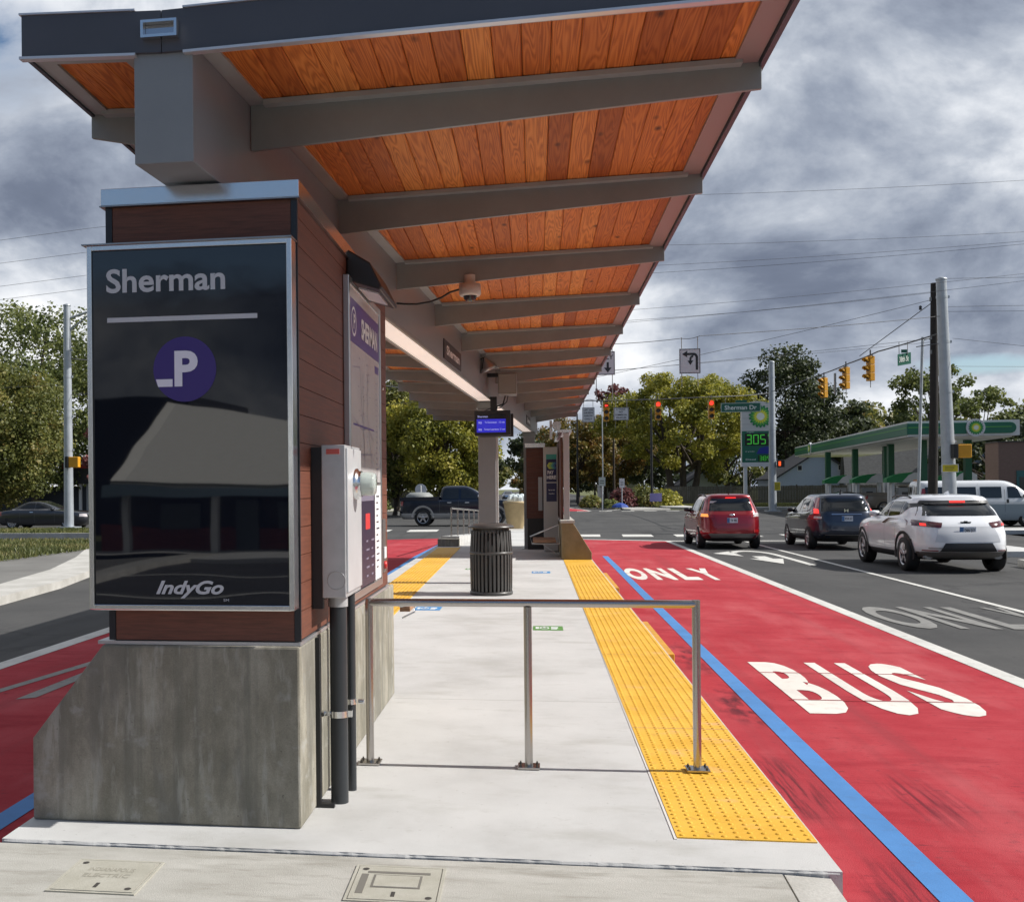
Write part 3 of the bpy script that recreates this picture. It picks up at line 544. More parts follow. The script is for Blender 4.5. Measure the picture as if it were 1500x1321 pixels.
# ================================================================== NEAR KIOSK
kx0, kx1, ky0, ky1 = -2.02, -1.09, 4.853, 7.79
def side_wood(name, col):
    m = mat(name, col, 0.6, var=0.30, vscale=2.5, stretch=(3, 1.2, 40), rvar=0.1, bump=0.10, bscale=90); return m
brown = side_wood('brown_siding', (0.140, 0.046, 0.025)); brown_d = side_wood('dark_brown_siding', (0.125, 0.044, 0.028))
def plinth_mat():
    return surf_mat('cast_concrete', [(0.32, (0.20, 0.186, 0.145)), (0.48, (0.275, 0.255, 0.205)), (0.56, (0.335, 0.312, 0.255)), (0.70, (0.43, 0.40, 0.335))], scale=3.4, stretch=(1.6, 1.6, 0.8), fine=0.22, fscale=140, bump=0.35,
        streak=[(1.3, (5.5, 5.5, 0.22), 0.50, 0.60, (0.15, 0.145, 0.12), 0.6), (6.5, (3.0, 3.0, 0.5), 0.56, 0.64, (0.40, 0.39, 0.35), 0.5), (30, (1, 1, 1), 0.66, 0.71, (0.09, 0.085, 0.07), 0.7), (5.5, (1, 1, 1.2), 0.58, 0.66, (0.38, 0.375, 0.35), 0.5), (0.9, (2.8, 2.8, 0.5), 0.54, 0.60, (0.14, 0.135, 0.12), 0.55)])
cast = plinth_mat()
kio = thing('information_kiosk', 'near station kiosk clad in brown boards on a grey concrete plinth with dark glass sign', 'kiosk', (-1.6, 6.3, 0))
mb = MB(); mb.prism([(-2.41, 0.0), (-2.41, .39), (-2.05, .845), (-1.09, .845), (-1.09, 0.0)], 'y', 4.83, 8.12); pl = mb.build('plinth', cast, kio, bevel=0.012)
mb = MB(); mb.box(kx0-.06, kx1+.0, ky0-.006, 7.86, .846, .862); mb.build('sill', mat('sill_metal', (0.5, 0.5, 0.52), 0.35, 0.7), pl)
mb = MB(); mb.box(kx0+.02, kx1-.012, ky0+.02, ky1-.01, .862, 2.93); body = mb.build('core', black, kio)
mb = MB(); z = .875; first = True
while z < 2.93-.02:
    z1 = min(z+.1315, 2.928); mb.box(kx1-.012, kx1, ky0+.012, ky1, z, z1-.0035); mb.box(kx0, kx0+.012, ky0+.012, ky1, z, z1-.0035); z = z1
mb.build('side_boards', brown, kio)
mb = MB(); mb.box(kx0+.03, kx1-.03, ky0, ky0+.018, .868, 2.925); mb.build('front_board', brown_d, kio)
mb = MB()
for x0, x1 in ((kx0-.004, kx0+.028), (kx1-.028, kx1+.002)): mb.box(x0, x1, ky0-.003, ky0+.011, .866, 2.93)
mb.build('corner_trim', mat('black_trim', (0.012, 0.014, 0.02), 0.35), kio)
mb = MB(); mb.box(kx0-.022, kx1+.014, ky0-.02, ky1+.03, 2.932, 3.013); mb.build('cap', bright, kio, bevel=0.003)
mb = MB(); mb.box(kx0-.026, kx1+.018, ky0-.026, ky1+.036, 2.926, 2.931); mb.build('cap_lip', mat('lip_metal', (0.35, 0.35, 0.36), 0.3, 1.0), kio)
# dark glass sign on the front
gy = 4.742
sx0, sx1, sz0, sz1 = -2.075, -1.093, 1.022, 2.722
sg = MB(); w = .024
sg.box(sx0, sx0+w, gy, gy+.10, sz0, sz1); sg.box(sx1-w, sx1, gy, gy+.10, sz0, sz1); sg.box(sx0+w, sx1-w, gy, gy+.10, sz0, sz0+w); sg.box(sx0+w, sx1-w, gy, gy+.10, sz1-w, sz1)
sb = sg.build('sign_frame', bright, kio, bevel=0.003)
mb = MB(); mb.box(sx0-.02, sx1+.004, gy-.012, gy+.11, sz1+.001, sz1+.007); mb.build('frame_lip', mat('lip_metal', (0, 0, 0)), sb)
gl = bpy.data.materials.new('dark_glass'); gl.use_nodes = True; t = gl.node_tree; b = t.nodes['Principled BSDF']
b.inputs['Base Color'].default_value = (0.006, 0.008, 0.014, 1); b.inputs['Roughness'].default_value = 0.02; b.inputs['IOR'].default_value = 1.70
c = t.nodes.new('ShaderNodeTexCoord'); mp = t.nodes.new('ShaderNodeMapping'); mp.inputs['Scale'].default_value = (1.2, 1, 2.6); t.links.new(c.outputs['Object'], mp.inputs[0])
n = N(t, 'ShaderNodeTexNoise'); t.links.new(mp.outputs[0], n.inputs['Vector']); n.inputs['Scale'].default_value = 1.3; n.inputs['Detail'].default_value = 0.8
bp = N(t, 'ShaderNodeBump'); bp.inputs['Strength'].default_value = 0.25; bp.inputs['Distance'].default_value = 0.004; t.links.new(n.outputs[0], bp.inputs['Height']); t.links.new(bp.outputs[0], b.inputs['Normal'])
mb = MB(); nx, nz = 2, 2
ga, gb, gc, gd = sx0+w+.001, sx1-w-.001, sz0+w+.001, sz1-w-.001
mb.box(ga, gb, gy+.012, gy+.05, gc, gd); glass = mb.build('sign_glass', gl, kio)
def fr(x, z, y=gy+.011): return frame_mtx((x, y, z), (1, 0, 0), (0, 0, 1))
vin = mat('silver_vinyl', (0.50, 0.51, 0.55), 0.5)
SC = 4.75/1560      # metres per photo pixel on the sign face
def gp(px, py):     # a place on the glass
    return (-2.075+(px-127)*SC*1.05, 2.722-(py-360+ (px-127)*0.033)*SC*1.035)
x, z = gp(156, 430); text('Sherman', (.575, .113), fr(x, z), vin, kio, bold=0.022)
x, z = gp(157, 470); mb = MB(); mb.box(x, x+.722, gy+.0095, gy+.0112, z-.010, z+.012); mb.build('sign_bar', vin, kio, bevel=0.0)
x, z = gp(274, 541); mb = MB(); mb.lathe([(0.0001, gy+.0112), (.151, gy+.0112), (.151, gy+.0098), (.0001, gy+.0098)], (x, 0, z), 'y', 48, 0, False); mb.build('route_disc', mat('purple_disc', (0.028, 0.013, 0.12), 0.35, emit=(0.04, 0.02, 0.20), estr=0.08), kio)
tw = mat('bright_vinyl', (0.74, 0.72, 0.82), 0.5)
text('P', (.112, .165), frame_mtx((x-.048, gy+.0085, z-.080), (1, 0, 0), (0, 0, 1)), tw, kio, bold=0.035)
mb = MB(); mb.prism([(x-.138, z-.045), (x-.058, z-.045), (x-.058, z-.080), (x-.128, z-.080)], 'y', gy+.0075, gy+.009); mb.build('route_dash', tw, kio)
x, z = gp(228, 879); text('IndyGo', (.325, .082), fr(x, z), vin, kio, bold=0.03, shear=0.35)
x, z = gp(329, 880); text('SM', (.026, .012), fr(x, z), vin, kio, bold=0.0)
for (yy, zz) in ((5.9, 1.33), (7.62, 2.3)): mb = MB(); mb.lathe([(0.012, -1.0895), (0.012, -1.083), (0.0001, -1.082)], (0, yy, zz), 'x', 10); mb.build('bolt', steel, kio)
# call point on the side boards
cp = thing('call_point', 'small steel call panel with red button on the brown kiosk side', 'call panel', (-1.09, 7.56, 1.1))
mb = MB(); mb.box(-1.089, -1.080, 7.50, 7.64, .98, 1.36); mb.build('panel', mat('panel_grey', (0.20, 0.19, 0.18), 0.4, 0.6), cp)
mb = MB(); mb.box(-1.0795, -1.072, 7.52, 7.62, 1.08, 1.16); mb.build('label_plate', mat('white_plate', (0.75, 0.75, 0.75), 0.5), cp)
mb = MB(); mb.lathe([(0.028, -1.0795), (0.028, -1.064), (0.0001, -1.062)], (0, 7.57, 1.03), 'x', 16); mb.build('button', mat('red_button', (0.55, 0.02, 0.02), 0.4), cp)

# map case on the kiosk side
mc = thing('map_case', 'tall framed transit map with purple header on the kiosk side', 'map case', (-1.09, 6.65, .9))
y0, y1, z0, z1 = 6.03, 7.30, .92, 2.81
mb = MB(); w = .045
for (a, b, c_, d) in ((y0, y0+w, z0, z1), (y1-w, y1, z0, z1), (y0+w, y1-w, z0, z0+w), (y0+w, y1-w, z1-w, z1)): mb.box(-1.088, -1.054, a, b, c_, d)
mb.build('frame', steel, mc, bevel=0.003)
pap = surf_mat('map_paper', [(0.3, (0.52, 0.50, 0.50)), (0.7, (0.60, 0.58, 0.58))], scale=3, fine=0.05, bump=0, rough=0.25)
mb = MB(); mb.box(-1.087, -1.062, y0+w, y1-w, 1.62, z1-w); mb.build('map_sheet', pap, mc)
pur = mat('purple_print', (0.075, 0.022, 0.22), 0.35); dk = mat('dark_print', (0.03, 0.02, 0.045), 0.35); mid = mat('grey_print', (0.20, 0.18, 0.24), 0.4)
mb = MB(); mb.box(-1.0618, -1.0612, y0+.09, y1-w-.01, 2.44, 2.70); mb.build('header', pur, mc)
def side_fr(y, z, x=-1.0606): return frame_mtx((x, y, z), (0, 1, 0), (0, 0, 1))
wp = mat('white_print', (0.8, 0.8, 0.8), 0.4)
text('SHERMAN', (.66, .13), side_fr(6.50, 2.50), wp, mc, bold=0.04)
mb = MB(); mb.lathe([(0.088, -1.0609), (0.072, -1.0609)], (0, 6.24, 2.57), 'x', 24, caps=False); text('P', (.06, .09), side_fr(6.215, 2.525), wp, mc, bold=0.03); mb.build('header_ring', wp, mc)
mb = MB()   # map lines and stop list
for (pts) in ([(6.2, 2.0), (6.5, 1.94), (6.75, 1.96), (6.95, 1.9)], [(6.2, 2.3), (6.45, 2.32), (6.5, 2.1), (6.62, 1.75)], [(6.55, 2.3), (6.6, 1.7)], [(6.75, 2.32), (6.72, 2.05), (6.9, 1.72)], [(6.15, 1.78), (6.95, 1.80)]):
    for (a, b) in zip(pts[:-1], pts[1:]):
        d = Vector((0, b[0]-a[0], b[1]-a[1])).normalized(); n_ = Vector((0, -d.z, d.y))*.0035
        mb.add([(-1.0608, a[0]-n_.y, a[1]-n_.z), (-1.0608, b[0]-n_.y, b[1]-n_.z), (-1.0608, b[0]+n_.y, b[1]+n_.z), (-1.0608, a[0]+n_.y, a[1]+n_.z)], [(0, 1, 2, 3)])
mb.build('route_lines', mid, mc)
mb = MB(); mb.box(-1.0618, -1.0612, 6.2, 7.0, 1.955, 1.967); mb.box(-1.0618, -1.0612, 7.06, 7.22, 2.35, 2.40); mb.build('street_bar', pur, mc)
mb = MB()
for k in range(17): mb.box(-1.0618, -1.0612, 7.10, 7.10+random.uniform(.05, .10), 2.28-k*.036, 2.288-k*.036)
for k in range(26): yy = random.uniform(6.2, 6.9); zz = random.uniform(1.7, 2.38); mb.box(-1.0618, -1.0613, yy, yy+random.uniform(.02, .07), zz, zz+.006)
mb.build('print_lines', mid, mc)
mb = MB(); mb.box(-1.087, -1.060, y0+w, 7.0, .97, 1.60); mb.build('schedule', dk, mc)
mb = MB(); mb.box(-1.087, -1.060, 7.003, y1-w, .97, 1.60); mb.build('schedule_margin', wp, mc)
mb = MB(); mb.box(-1.0595, -1.059, 6.6, 6.78, 1.32, 1.42); mb.build('red_square', mat('red_print', (0.6, 0.04, 0.04), 0.4), mc)
mb = MB()
for k in range(5):
    for q in (6.62, 6.83): mb.box(-1.0595, -1.059, q, q+random.uniform(.06, .13), 1.24-k*.055, 1.252-k*.055)
mb.box(-1.0595, -1.059, 6.1, 6.95, 1.50, 1.58)
mb.build('schedule_text', mid, mc)
mb = MB()
for k in range(12): mb.box(-1.0595, -1.059, 7.06, 7.06+random.uniform(.06, .13), 1.52-k*.043, 1.53-k*.043)
mb.build('stop_text', dk, mc)

# wall light above the map
wl = thing('wall_light', 'black wedge wall light above the framed map', 'light', (-1.09, 6.5, 2.85))
mb = MB(); mb.prism([(-1.088, 2.985), (-1.088, 2.80), (-.885, 2.735), (-.88, 2.755), (-.95, 2.90)], 'y', 6.15, 6.85); h_ = mb.build('housing', mat('lamp_black', (0.018, 0.018, 0.02), 0.4), wl, bevel=0.01)
mb = MB(); mb.hexa([(-1.04, 6.30, 2.775), (-.92, 6.30, 2.737), (-.92, 6.70, 2.737), (-1.04, 6.70, 2.775)], [(-1.04, 6.30, 2.79), (-.92, 6.30, 2.752), (-.92, 6.70, 2.752), (-1.04, 6.70, 2.79)]); mb.build('lens', mat('lamp_lens', (0.75, 0.73, 0.75), 0.25), wl)

# electric meter cabinet
em = thing('meter_cabinet', 'grey steel electric meter cabinet with round glass meter beside the kiosk', 'meter cabinet', (-.99, 5.3, 1.05))
gal = mat('galvanised_steel', (0.46, 0.465, 0.47), 0.42, 0.35, var=0.10, vscale=9, rvar=0.15)
mb = MB(); mb.box(-1.035, -.918, 5.10, 5.54, 1.045, 1.79); cb_ = mb.build('cabinet_box', gal, em, bevel=0.004)
mb = MB(); mb.box(-.9175, -.908, 5.115, 5.525, 1.07, 1.775); mb.build('cabinet_door', mat('galvanised_light', (0.60, 0.605, 0.61), 0.4, 0.35, var=0.06), em, bevel=0.003)
mb = MB(); mb.box(-1.088, -1.036, 5.11, 5.15, .99, 1.78); mb.box(-1.088, -1.036, 5.12, 5.52, 1.70, 1.74); mb.box(-1.088, -1.036, 5.12, 5.52, 1.09, 1.13); mb.build('wall_strut', black, em)
mb = MB(); mb.lathe([(.078, -.908), (.078, -.893), (.066, -.888), (.066, -.872)], (0, 5.33, 1.60), 'x', 28); mt_ = mb.build('meter', bright, em)
gg = mat('meter_glass', (0.72, 0.78, 0.75), 0.08, trans=0.55, ior=1.3)
mb = MB(); mb.lathe([(.060, -.872), (.060, -.815), (.052, -.803), (.0001, -.80)], (0, 5.33, 1.60), 'x', 28); mb.build('glass_dome', gg, mt_)
mb = MB(); mb.lathe([(.05, -.872), (.05, -.835), (.0001, -.834)], (0, 5.33, 1.60), 'x', 20); mb.box(-.84, -.828, 5.30, 5.36, 1.585, 1.62); mb.build('register', mat('meter_face', (0.55, 0.6, 0.55), 0.5), mt_)
mb = MB(); mb.box(-1.01, -.945, 5.095, 5.0995, 1.745, 1.77); mb.build('warning_label', mat('label_red', (0.55, 0.10, 0.08), 0.5), em)
mb = MB(); mb.lathe([(.046, 5.0985), (.046, 5.097), (.042, 5.097), (.042, 5.0985)], (-.965, 0, 1.13), 'y', 24, 0, caps=False); mb.build('knockout', mat('knockout_grey', (0.36, 0.36, 0.37), 0.4, 0.5), em)
pvc = mat('dark_pvc', (0.028, 0.032, 0.036), 0.38, var=0.1)
mb = MB(); mb.tube([(-.992, 5.28, 0.0), (-.992, 5.28, 1.0)], .0445, 20); c1 = mb.build('conduit', pvc, em)
mb = MB(); mb.lathe([(.05, .985), (.05, 1.044)], (-.992, 5.28, 0), 'z', 20); mb.build('coupling', gal, c1)
mb = MB(); mb.tube([(-.968, 5.50, 0.0), (-.968, 5.50, 1.045)], .025, 16); c2 = mb.build('conduit', pvc, em)
mb = MB(); mb.lathe([(.048, .43), (.048, .462)], (-.992, 5.28, 0), 'z', 20); mb.box(-1.088, -1.03, 5.265, 5.295, .435, .457); mb.box(-.945, -.925, 5.27, 5.29, .43, .462); mb.tube([(-1.07, 5.24, .446), (-1.07, 5.31, .446)], .011, 8); mb.build('clamp', bright, c1)
mb = MB(); mb.lathe([(.029, .45), (.029, .478)], (-.968, 5.50, 0), 'z', 16); mb.tube([(-.93, 5.50, .464), (-.90, 5.50, .464)], .012, 8); mb.build('clamp', bright, c2)
mb = MB(); mb.box(-1.088, -1.068, 5.17, 5.20, 0.02, .84); mb.box(-1.088, -1.0, 5.17, 5.20, 0.0, .02); mb.build('channel_strut', black, em)

# ================================================================== PLATFORM FURNITURE
rail_steel = mat('stainless_tube', (0.45, 0.43, 0.41), 0.24, 1.0, rvar=0.1, vscale=25)
hr = thing('guard_rail', 'low stainless steel guard rail standing across the platform in the foreground', 'railing', (-.05, 6.04, 0))
mb = MB(); mb.tube([(-.955, 6.04, .925), (.865, 6.04, .925)], .0225, 16); mb.build('top_rail', rail_steel, hr)
for x in (-.955, -.053, .865):
    mb = MB(); mb.tube([(x, 6.04, .012), (x, 6.04, .947 if abs(x) > .1 else .905)], .0225, 16); p_ = mb.build('post', rail_steel, hr)
    z0 = 0.004 if x < .5 else 0.014
    mb = MB(); mb.box(x-.062, x+.062, 5.985, 6.095, z0, z0+.012); b_ = mb.build('base_plate', rail_steel, p_, bevel=0.002)
    for dx in (-.046, .046):
        for dy in (-.036, .036):
            mb = MB(); mb.lathe([(.0075, z0+.0125), (.0075, z0+.019), (.004, z0+.020), (.004, z0+.026)], (x+dx, 6.04+dy, 0), 'z', 6, 0, False); mb.build('bolt', mat('bolt_dark', (0.12, 0.11, 0.10), 0.4, 0.8), p_)

tb = thing('litter_bin', 'dark grey slatted metal litter bin standing on the platform', 'litter bin', (-.669, 15.93, 0))
bin_m = mat('bin_grey', (0.075, 0.073, 0.070), 0.38, 0.2, var=0.15); cx_, cy_ = -.669, 15.93
for k in range(32):
    a = 2*math.pi*k/32
    if k % 1 == 0:
        mb = MB(); M0 = Matrix.Translation((cx_, cy_, 0)) @ Matrix.Rotation(a, 4, 'Z')
        r0, r1 = .292, .302
        def S(x, y, z): return tuple(M0 @ Vector((x, y, z)))
        w = .0165; prof = [(0.03, .290), (.10, .298), (.55, .302), (.66, .300), (.95, .282)]
        v = []
        for z, r_ in prof: v += [S(r_, -w, z), S(r_+.012, -w, z), S(r_+.012, w, z), S(r_, w, z)]
        f = [(0, 3, 2, 1), (16, 17, 18, 19)]
        for i in range(4): f += [(i*4+j, i*4+(j+1) % 4, (i+1)*4+(j+1) % 4, (i+1)*4+j) for j in range(4)]
        mb.add(v, f); mb.build('slat', bin_m, tb)
mb = MB(); mb.lathe([(.30, 0.0), (.318, .01), (.318, .05), (.298, .055)], (cx_, cy_, 0), 'z', 40); mb.build('base_ring', bin_m, tb)
mb = MB(); mb.lathe([(.296, .60), (.318, .60), (.318, .64), (.296, .64), (.296, .60)], (cx_, cy_, 0), 'z', 40, caps=False); mb.build('hoop', bin_m, tb)
mb = MB(); mb.lathe([(.26, .92), (.275, .985), (.345, .99), (.348, 1.005), (.30, 1.035), (.20, 1.055), (.13, 1.05), (.12, 1.02), (.0001, 1.02)], (cx_, cy_, 0), 'z', 40); mb.build('lid', bin_m, tb)
mb = MB(); mb.lathe([(.0001, .02), (.262, .02), (.268, .9), (.0001, .905)], (cx_, cy_, 0), 'z', 32); mb.build('liner', mat('liner_dark', (0.02, 0.02, 0.02), 0.7), tb)

db = mat('decal_blue', (0.05, 0.25, 0.55), 0.5, var=0.25, vscale=12); dg_ = mat('decal_green', (0.10, 0.27, 0.06), 0.5, var=0.25, vscale=12); dw = mat('decal_white', (0.75, 0.78, 0.78), 0.5, var=0.2, vscale=15)
def decal(x, y, w, h, m, lab, word):
    t = thing('floor_decal', lab, 'floor decal', (x, y, 0), group='stickers on the platform floor')
    mb = MB(); mb.box(x-w/2, x+w/2, y-h/2, y+h/2, -.002, .0025); mb.build('sticker', m, t)
    mb = MB(); mb.lathe([(.055, .0045), (.038, .0045)], (x-w*.12, y, 0), 'z', 14, 0, False, 1, 1.8, caps=False); mb.box(x-w*.12-.012, x-w*.12+.012, y, y+h*.34, .003, .0045); mb.box(x+w*.10, x+w*.34, y-h*.05, y+h*.22, .003, .0045); mb.box(x+w*.10, x+w*.30, y-h*.3, y-h*.12, .003, .0045); mb.box(x-w*.42, x-w*.3, y-h*.2, y+h*.2, .003, .0045)
    mb.build('symbol', dw, t)
decal(-1.42, 13.97, .34, .42, db, 'blue accessibility sticker on the platform left of the guard rail post', '')
decal(.08, 20.1, .34, .44, db, 'small blue sticker on the platform floor right of the litter bin', '')
decal(.12, 12.08, .33, .36, dg_, 'bright green sticker on the platform behind the middle rail post', '')
decal(-1.20, 20.9, .36, .30, dg_, 'faint green sticker on the platform left of the litter bin', '')

# utility covers in the foreground pavement
cover_m = surf_mat('polymer_cover', [(0.3, (0.42, 0.40, 0.33)), (0.7, (0.54, 0.52, 0.45))], scale=6, fine=0.25, fscale=300, bump=0.6)
gap_m = mat('cover_gap', (0.16, 0.15, 0.13), 0.9)
def zr_(y): return -.34+(y+3)/7.53*.328
def cover(x0, x1, y0, y1, sk, lab, window):
    t = thing('utility_cover', lab, 'utility cover', ((x0+x1)/2, (y0+y1)/2, zr_((y0+y1)/2)), group='covers in the foreground pavement')
    def Q(x, y, dz): return (x+sk*(y-y0), y, zr_(y)+dz)
    def blk(a, b, c, d, z0, z1, mb): mb.hexa([Q(a, c, z0), Q(b, c, z0), Q(b, d, z0), Q(a, d, z0)], [Q(a, c, z1), Q(b, c, z1), Q(b, d, z1), Q(a, d, z1)])
    mb = MB(); g = .016
    for q in ((x0-g, x1+g, y0-g, y0-.004), (x0-g, x1+g, y1+.004, y1+g), (x0-g, x0-.004, y0-.004, y1+.004), (x1+.004, x1+g, y0-.004, y1+.004)): blk(*q, -.01, .006, mb)
    mb.build('frame', cover_m, t)
    mb = MB(); blk(x0-.004, x1+.004, y0-.004, y1+.004, -.02, .0012, mb); mb.build('gap', gap_m, t)
    mb = MB(); blk(x0, x1, y0, y1, -.01, .007, mb); lid = mb.build('lid', cover_m, t)
    for (bx, by) in ((x0+.03, y1-.03), (x1-.03, y0+.03)):
        mb = MB(); q = Q(bx, by, .0078); mb.lathe([(.014, q[2]), (.0001, q[2]+.0005)], (q[0], q[1], 0), 'z', 14); mb.build('bolt_hole', mat('hole_dark', (0.05, 0.045, 0.04), 0.8), lid)
    xm, ym = (x0+x1)/2, (y0+y1)/2
    mb = MB(); blk(xm-.008, xm+.008, y0+.03, y0+.075, .0072, .0082, mb); mb.build('lift_slot', mat('hole_dark', (0, 0, 0)), lid)
    if window:
        mb = MB(); blk(xm-.10, xm+.10, ym-.05, ym+.075, .0072, .0086, mb); blk(xm-.13, xm+.13, ym+.09, ym+.11, .0072, .0082, mb); blk(x0+.02, x0+.05, y0+.05, y1-.08, .0072, .0080, mb); mb.build('reader_recess', gap_m, lid)
        mb = MB(); blk(xm-.09, xm+.09, ym-.042, ym+.066, .0074, .0102, mb); mb.build('reader_lid', cover_m, lid)
    else:
        for i, w in enumerate(('INDIANAPOLIS', 'ELECTRIC')):
            q = Q(xm-.10, ym+.04-i*.06, .0082); text(w, (.20, .036), frame_mtx(q, (1, 0, 0), (sk, 1, .042)), mat('worn_lettering', (0.30, 0.285, 0.235), 0.9), t, bold=.01, depth=0)
cover(-1.955, -1.61, 4.06, 4.36, .02, 'left pale concrete utility cover with raised lettering in the pavement', False)
cover(-.745, -.40, 4.10, 4.42, .0, 'right pale utility cover with a rectangular reader window in the pavement', True)

# ramp railing and far walkway beyond the platform
sheet('walkway_ramp', [[(-2.0, 30.55), (1.15, 30.55), (1.15, 41.2), (-1.6, 41.2)]], -0.05, concrete)
mb = MB(); mb.hexa([(-2.62, 29.6, -.3), (-2.12, 29.6, -.3), (-1.62, 38.4, -.3), (-2.02, 38.4, -.3)], [(-2.62, 29.6, .26), (-2.12, 29.6, .26), (-1.62, 38.4, -.02), (-2.02, 38.4, -.02)])
tag(mb.build('ramp_wall', concrete), 'low sloping concrete wall beneath the ramp railing at the far platform end', 'wall')
mb = MB(); mb.box(-2.68, -2.1, 29.1, 29.58, .0, .20); tag(mb.build('platform_step', cast, bevel=0.01), 'dark concrete block ending the left tactile strip by the ramp railing', 'block')
rr_ = thing('ramp_railing', 'grey sloping ramp railing with six posts behind the litter bin', 'railing', (-2.35, 30, .26))
pts = [(-2.36+.075*i*1.35/1.35, 29.9+i*1.45) for i in range(6)]
tops = []
for i, (x, y) in enumerate(pts):
    z0 = .26-.0318*(y-29.6); z1 = 1.03-.030*(y-29.9); tops.append((x, y, z1)); mb = MB(); mb.tube([(x, y, z0-.03), (x, y, z1)], .026, 8); mb.build('post', rail_steel, rr_)
mb = MB(); mb.tube(tops, .027, 8); mb.build('top_rail', rail_steel, rr_)
slab('median_nose', [(-2.0, 41.4), (1.0, 41.4), (.7, 50.2), (-.5, 51.3), (-1.7, 50.2)], -0.34, -0.22, curb_m)
pot = thing('planter', 'large tan tapered planter drum holding pale bundled plastic', 'planter', (-.92, 48, -.22))
mb = MB(); mb.lathe([(.34, -.22), (.36, -.2), (.52, .88), (.55, .89), (.55, 1.0), (.50, 1.0), (.48, .9), (.0001, .88)], (-.92, 48, 0), 'z', 28); mb.build('drum', mat('tan_plastic', (0.46, 0.35, 0.19), 0.6, var=0.12), pot)
mb = MB()
for i in range(6): mb.lathe([(.0001, .88), (.16, .95), (.17, 1.1+.05*(i % 3)), (.08, 1.28+.04*(i % 2)), (.0001, 1.3+.04*(i % 2))], (-.98+.1*i-.15, 48+.08*(i % 2), 0), 'z', 7, 0, False)
mb.build('plastic_bundle', mat('pale_plastic', (0.62, 0.68, 0.68), 0.4), pot)

# ---- far kiosk, ticket machine, leaning bench
fk = thing('information_kiosk', 'far brown-clad kiosk under the canopy behind the ticket machine', 'kiosk', (.1, 28, 0))
mb = MB(); mb.box(-.22, .22, 27.6, 29.3, .0, .8); mb.build('base', mat('dark_base', (0.03, 0.028, 0.027), 0.6), fk)
mb = MB(); z = .8
while z < 2.6: mb.box(-.24, .20, 27.55, 29.35, z, min(z+.128, 2.6)); z += .1315
mb.build('side_boards', brown_d, fk)
mb = MB(); mb.box(-.27, .24, 27.5, 29.4, 2.61, 2.72); mb.build('cap', bright, fk)
mb = MB(); mb.box(.06, .16, 27.40, 27.54, 1.0, 1.85); mb.build('notice_case', mat('notice_grey', (0.42, 0.42, 0.42), 0.4), fk)
fp = thing('screen_wall', 'far tapered concrete plinth carrying a tall grey post beside the bus lane', 'plinth', (.9, 24.6, 0))
mb = MB(); mb.prism([(.545, 0), (.545, .80), (.80, .80), (1.19, .16), (1.19, 0)], 'y', 23.55, 29.0); mb.build('plinth', surf_mat('ochre_concrete', [(0.3, (0.20, 0.155, 0.085)), (0.7, (0.32, 0.25, 0.15))], scale=2, fine=0.2, fscale=80, bump=0.3), fp, bevel=0.01)
mb = MB(); mb.box(.53, .83, 23.52, 29.0, .801, .86); mb.build('sill', curb_m, fp)
mb = MB(); mb.box(.62, .745, 24.2, 24.5, .86, 2.80); mb.build('post', mat('warm_grey_post', (0.40, 0.37, 0.35), 0.4), fp, bevel=0.004)
mb = MB(); mb.box(.56, .615, 24.5, 28.8, .86, 2.72); mb.build('wall_panel', brown_d, fp)
mb = MB(); mb.box(.50, .80, 24.15, 29.0, 2.725 if False else 2.81, 2.88); mb.build('cap', bright, fp)
mb = MB(); mb.lathe([(.04, 26.2), (.05, 25.95), (.10, 25.8), (.11, 25.6)], (.5, 0, 3.05), 'y', 14); mb.box(.34, .40, 26.0, 26.1, 2.75, 3.2); mb.build('bracket_lamp', bright, fp)
tm = thing('ticket_machine', 'slim white ticket machine with navy PAY HERE panel under the far canopy', 'ticket machine', (.36, 26.5, 0))
mb = MB(); mb.box(.19, .535, 26.5, 27.2, .02, 2.58); mb.build('cabinet', mat('machine_white', (0.50, 0.50, 0.48), 0.4), tm, bevel=0.01)
navy = mat('navy_panel', (0.012, 0.016, 0.085), 0.35)
def tmp(x0, x1, z0, z1, m, nm, y=26.494, d=.004): mb = MB(); mb.box(x0, x1, y, y+d, z0, z1); return mb.build(nm, m, tm)
tmp(.255, .505, 2.28, 2.40, mat('teal_panel', (0.06, 0.35, 0.30), 0.4), 'teal_band'); tmp(.255, .505, 1.72, 2.279, navy, 'navy_panel'); tmp(.255, .505, 1.24, 1.69, navy, 'lower_panel')
for i, c_ in enumerate(((0.55, 0.60, 0.10), (0.30, 0.50, 0.12), (0.08, 0.32, 0.30), (0.03, 0.12, 0.28))):
    mb = MB(); q = .272+.048*i; mb.prism([(q, 2.12), (q+.05, 2.20), (q+.10, 2.20), (q+.05, 2.12), (q+.10, 2.04), (q+.05, 2.04)], 'y', 26.492-.0006*(4-i), 26.4935); mb.build('chevron', mat('chevron_%d' % i, c_, 0.4), tm)
text('PAY', (.15, .09), frame_mtx((.285, 26.492, 1.91), (1, 0, 0), (0, 0, 1)), wp, tm, bold=.04)
text('HERE', (.225, .09), frame_mtx((.267, 26.492, 1.79), (1, 0, 0), (0, 0, 1)), wp, tm, bold=.04)
text('Tap to ride', (.16, .04), frame_mtx((.30, 26.492, 1.50), (1, 0, 0), (0, 0, 1)), wp, tm, bold=.02)
text('Transfers', (.14, .03), frame_mtx((.31, 26.492, 1.42), (1, 0, 0), (0, 0, 1)), wp, tm, bold=.01)
lb = thing('leaning_bench', 'folding timber leaning bench on a steel bracket beside the far plinth', 'bench', (.3, 24.6, .3))
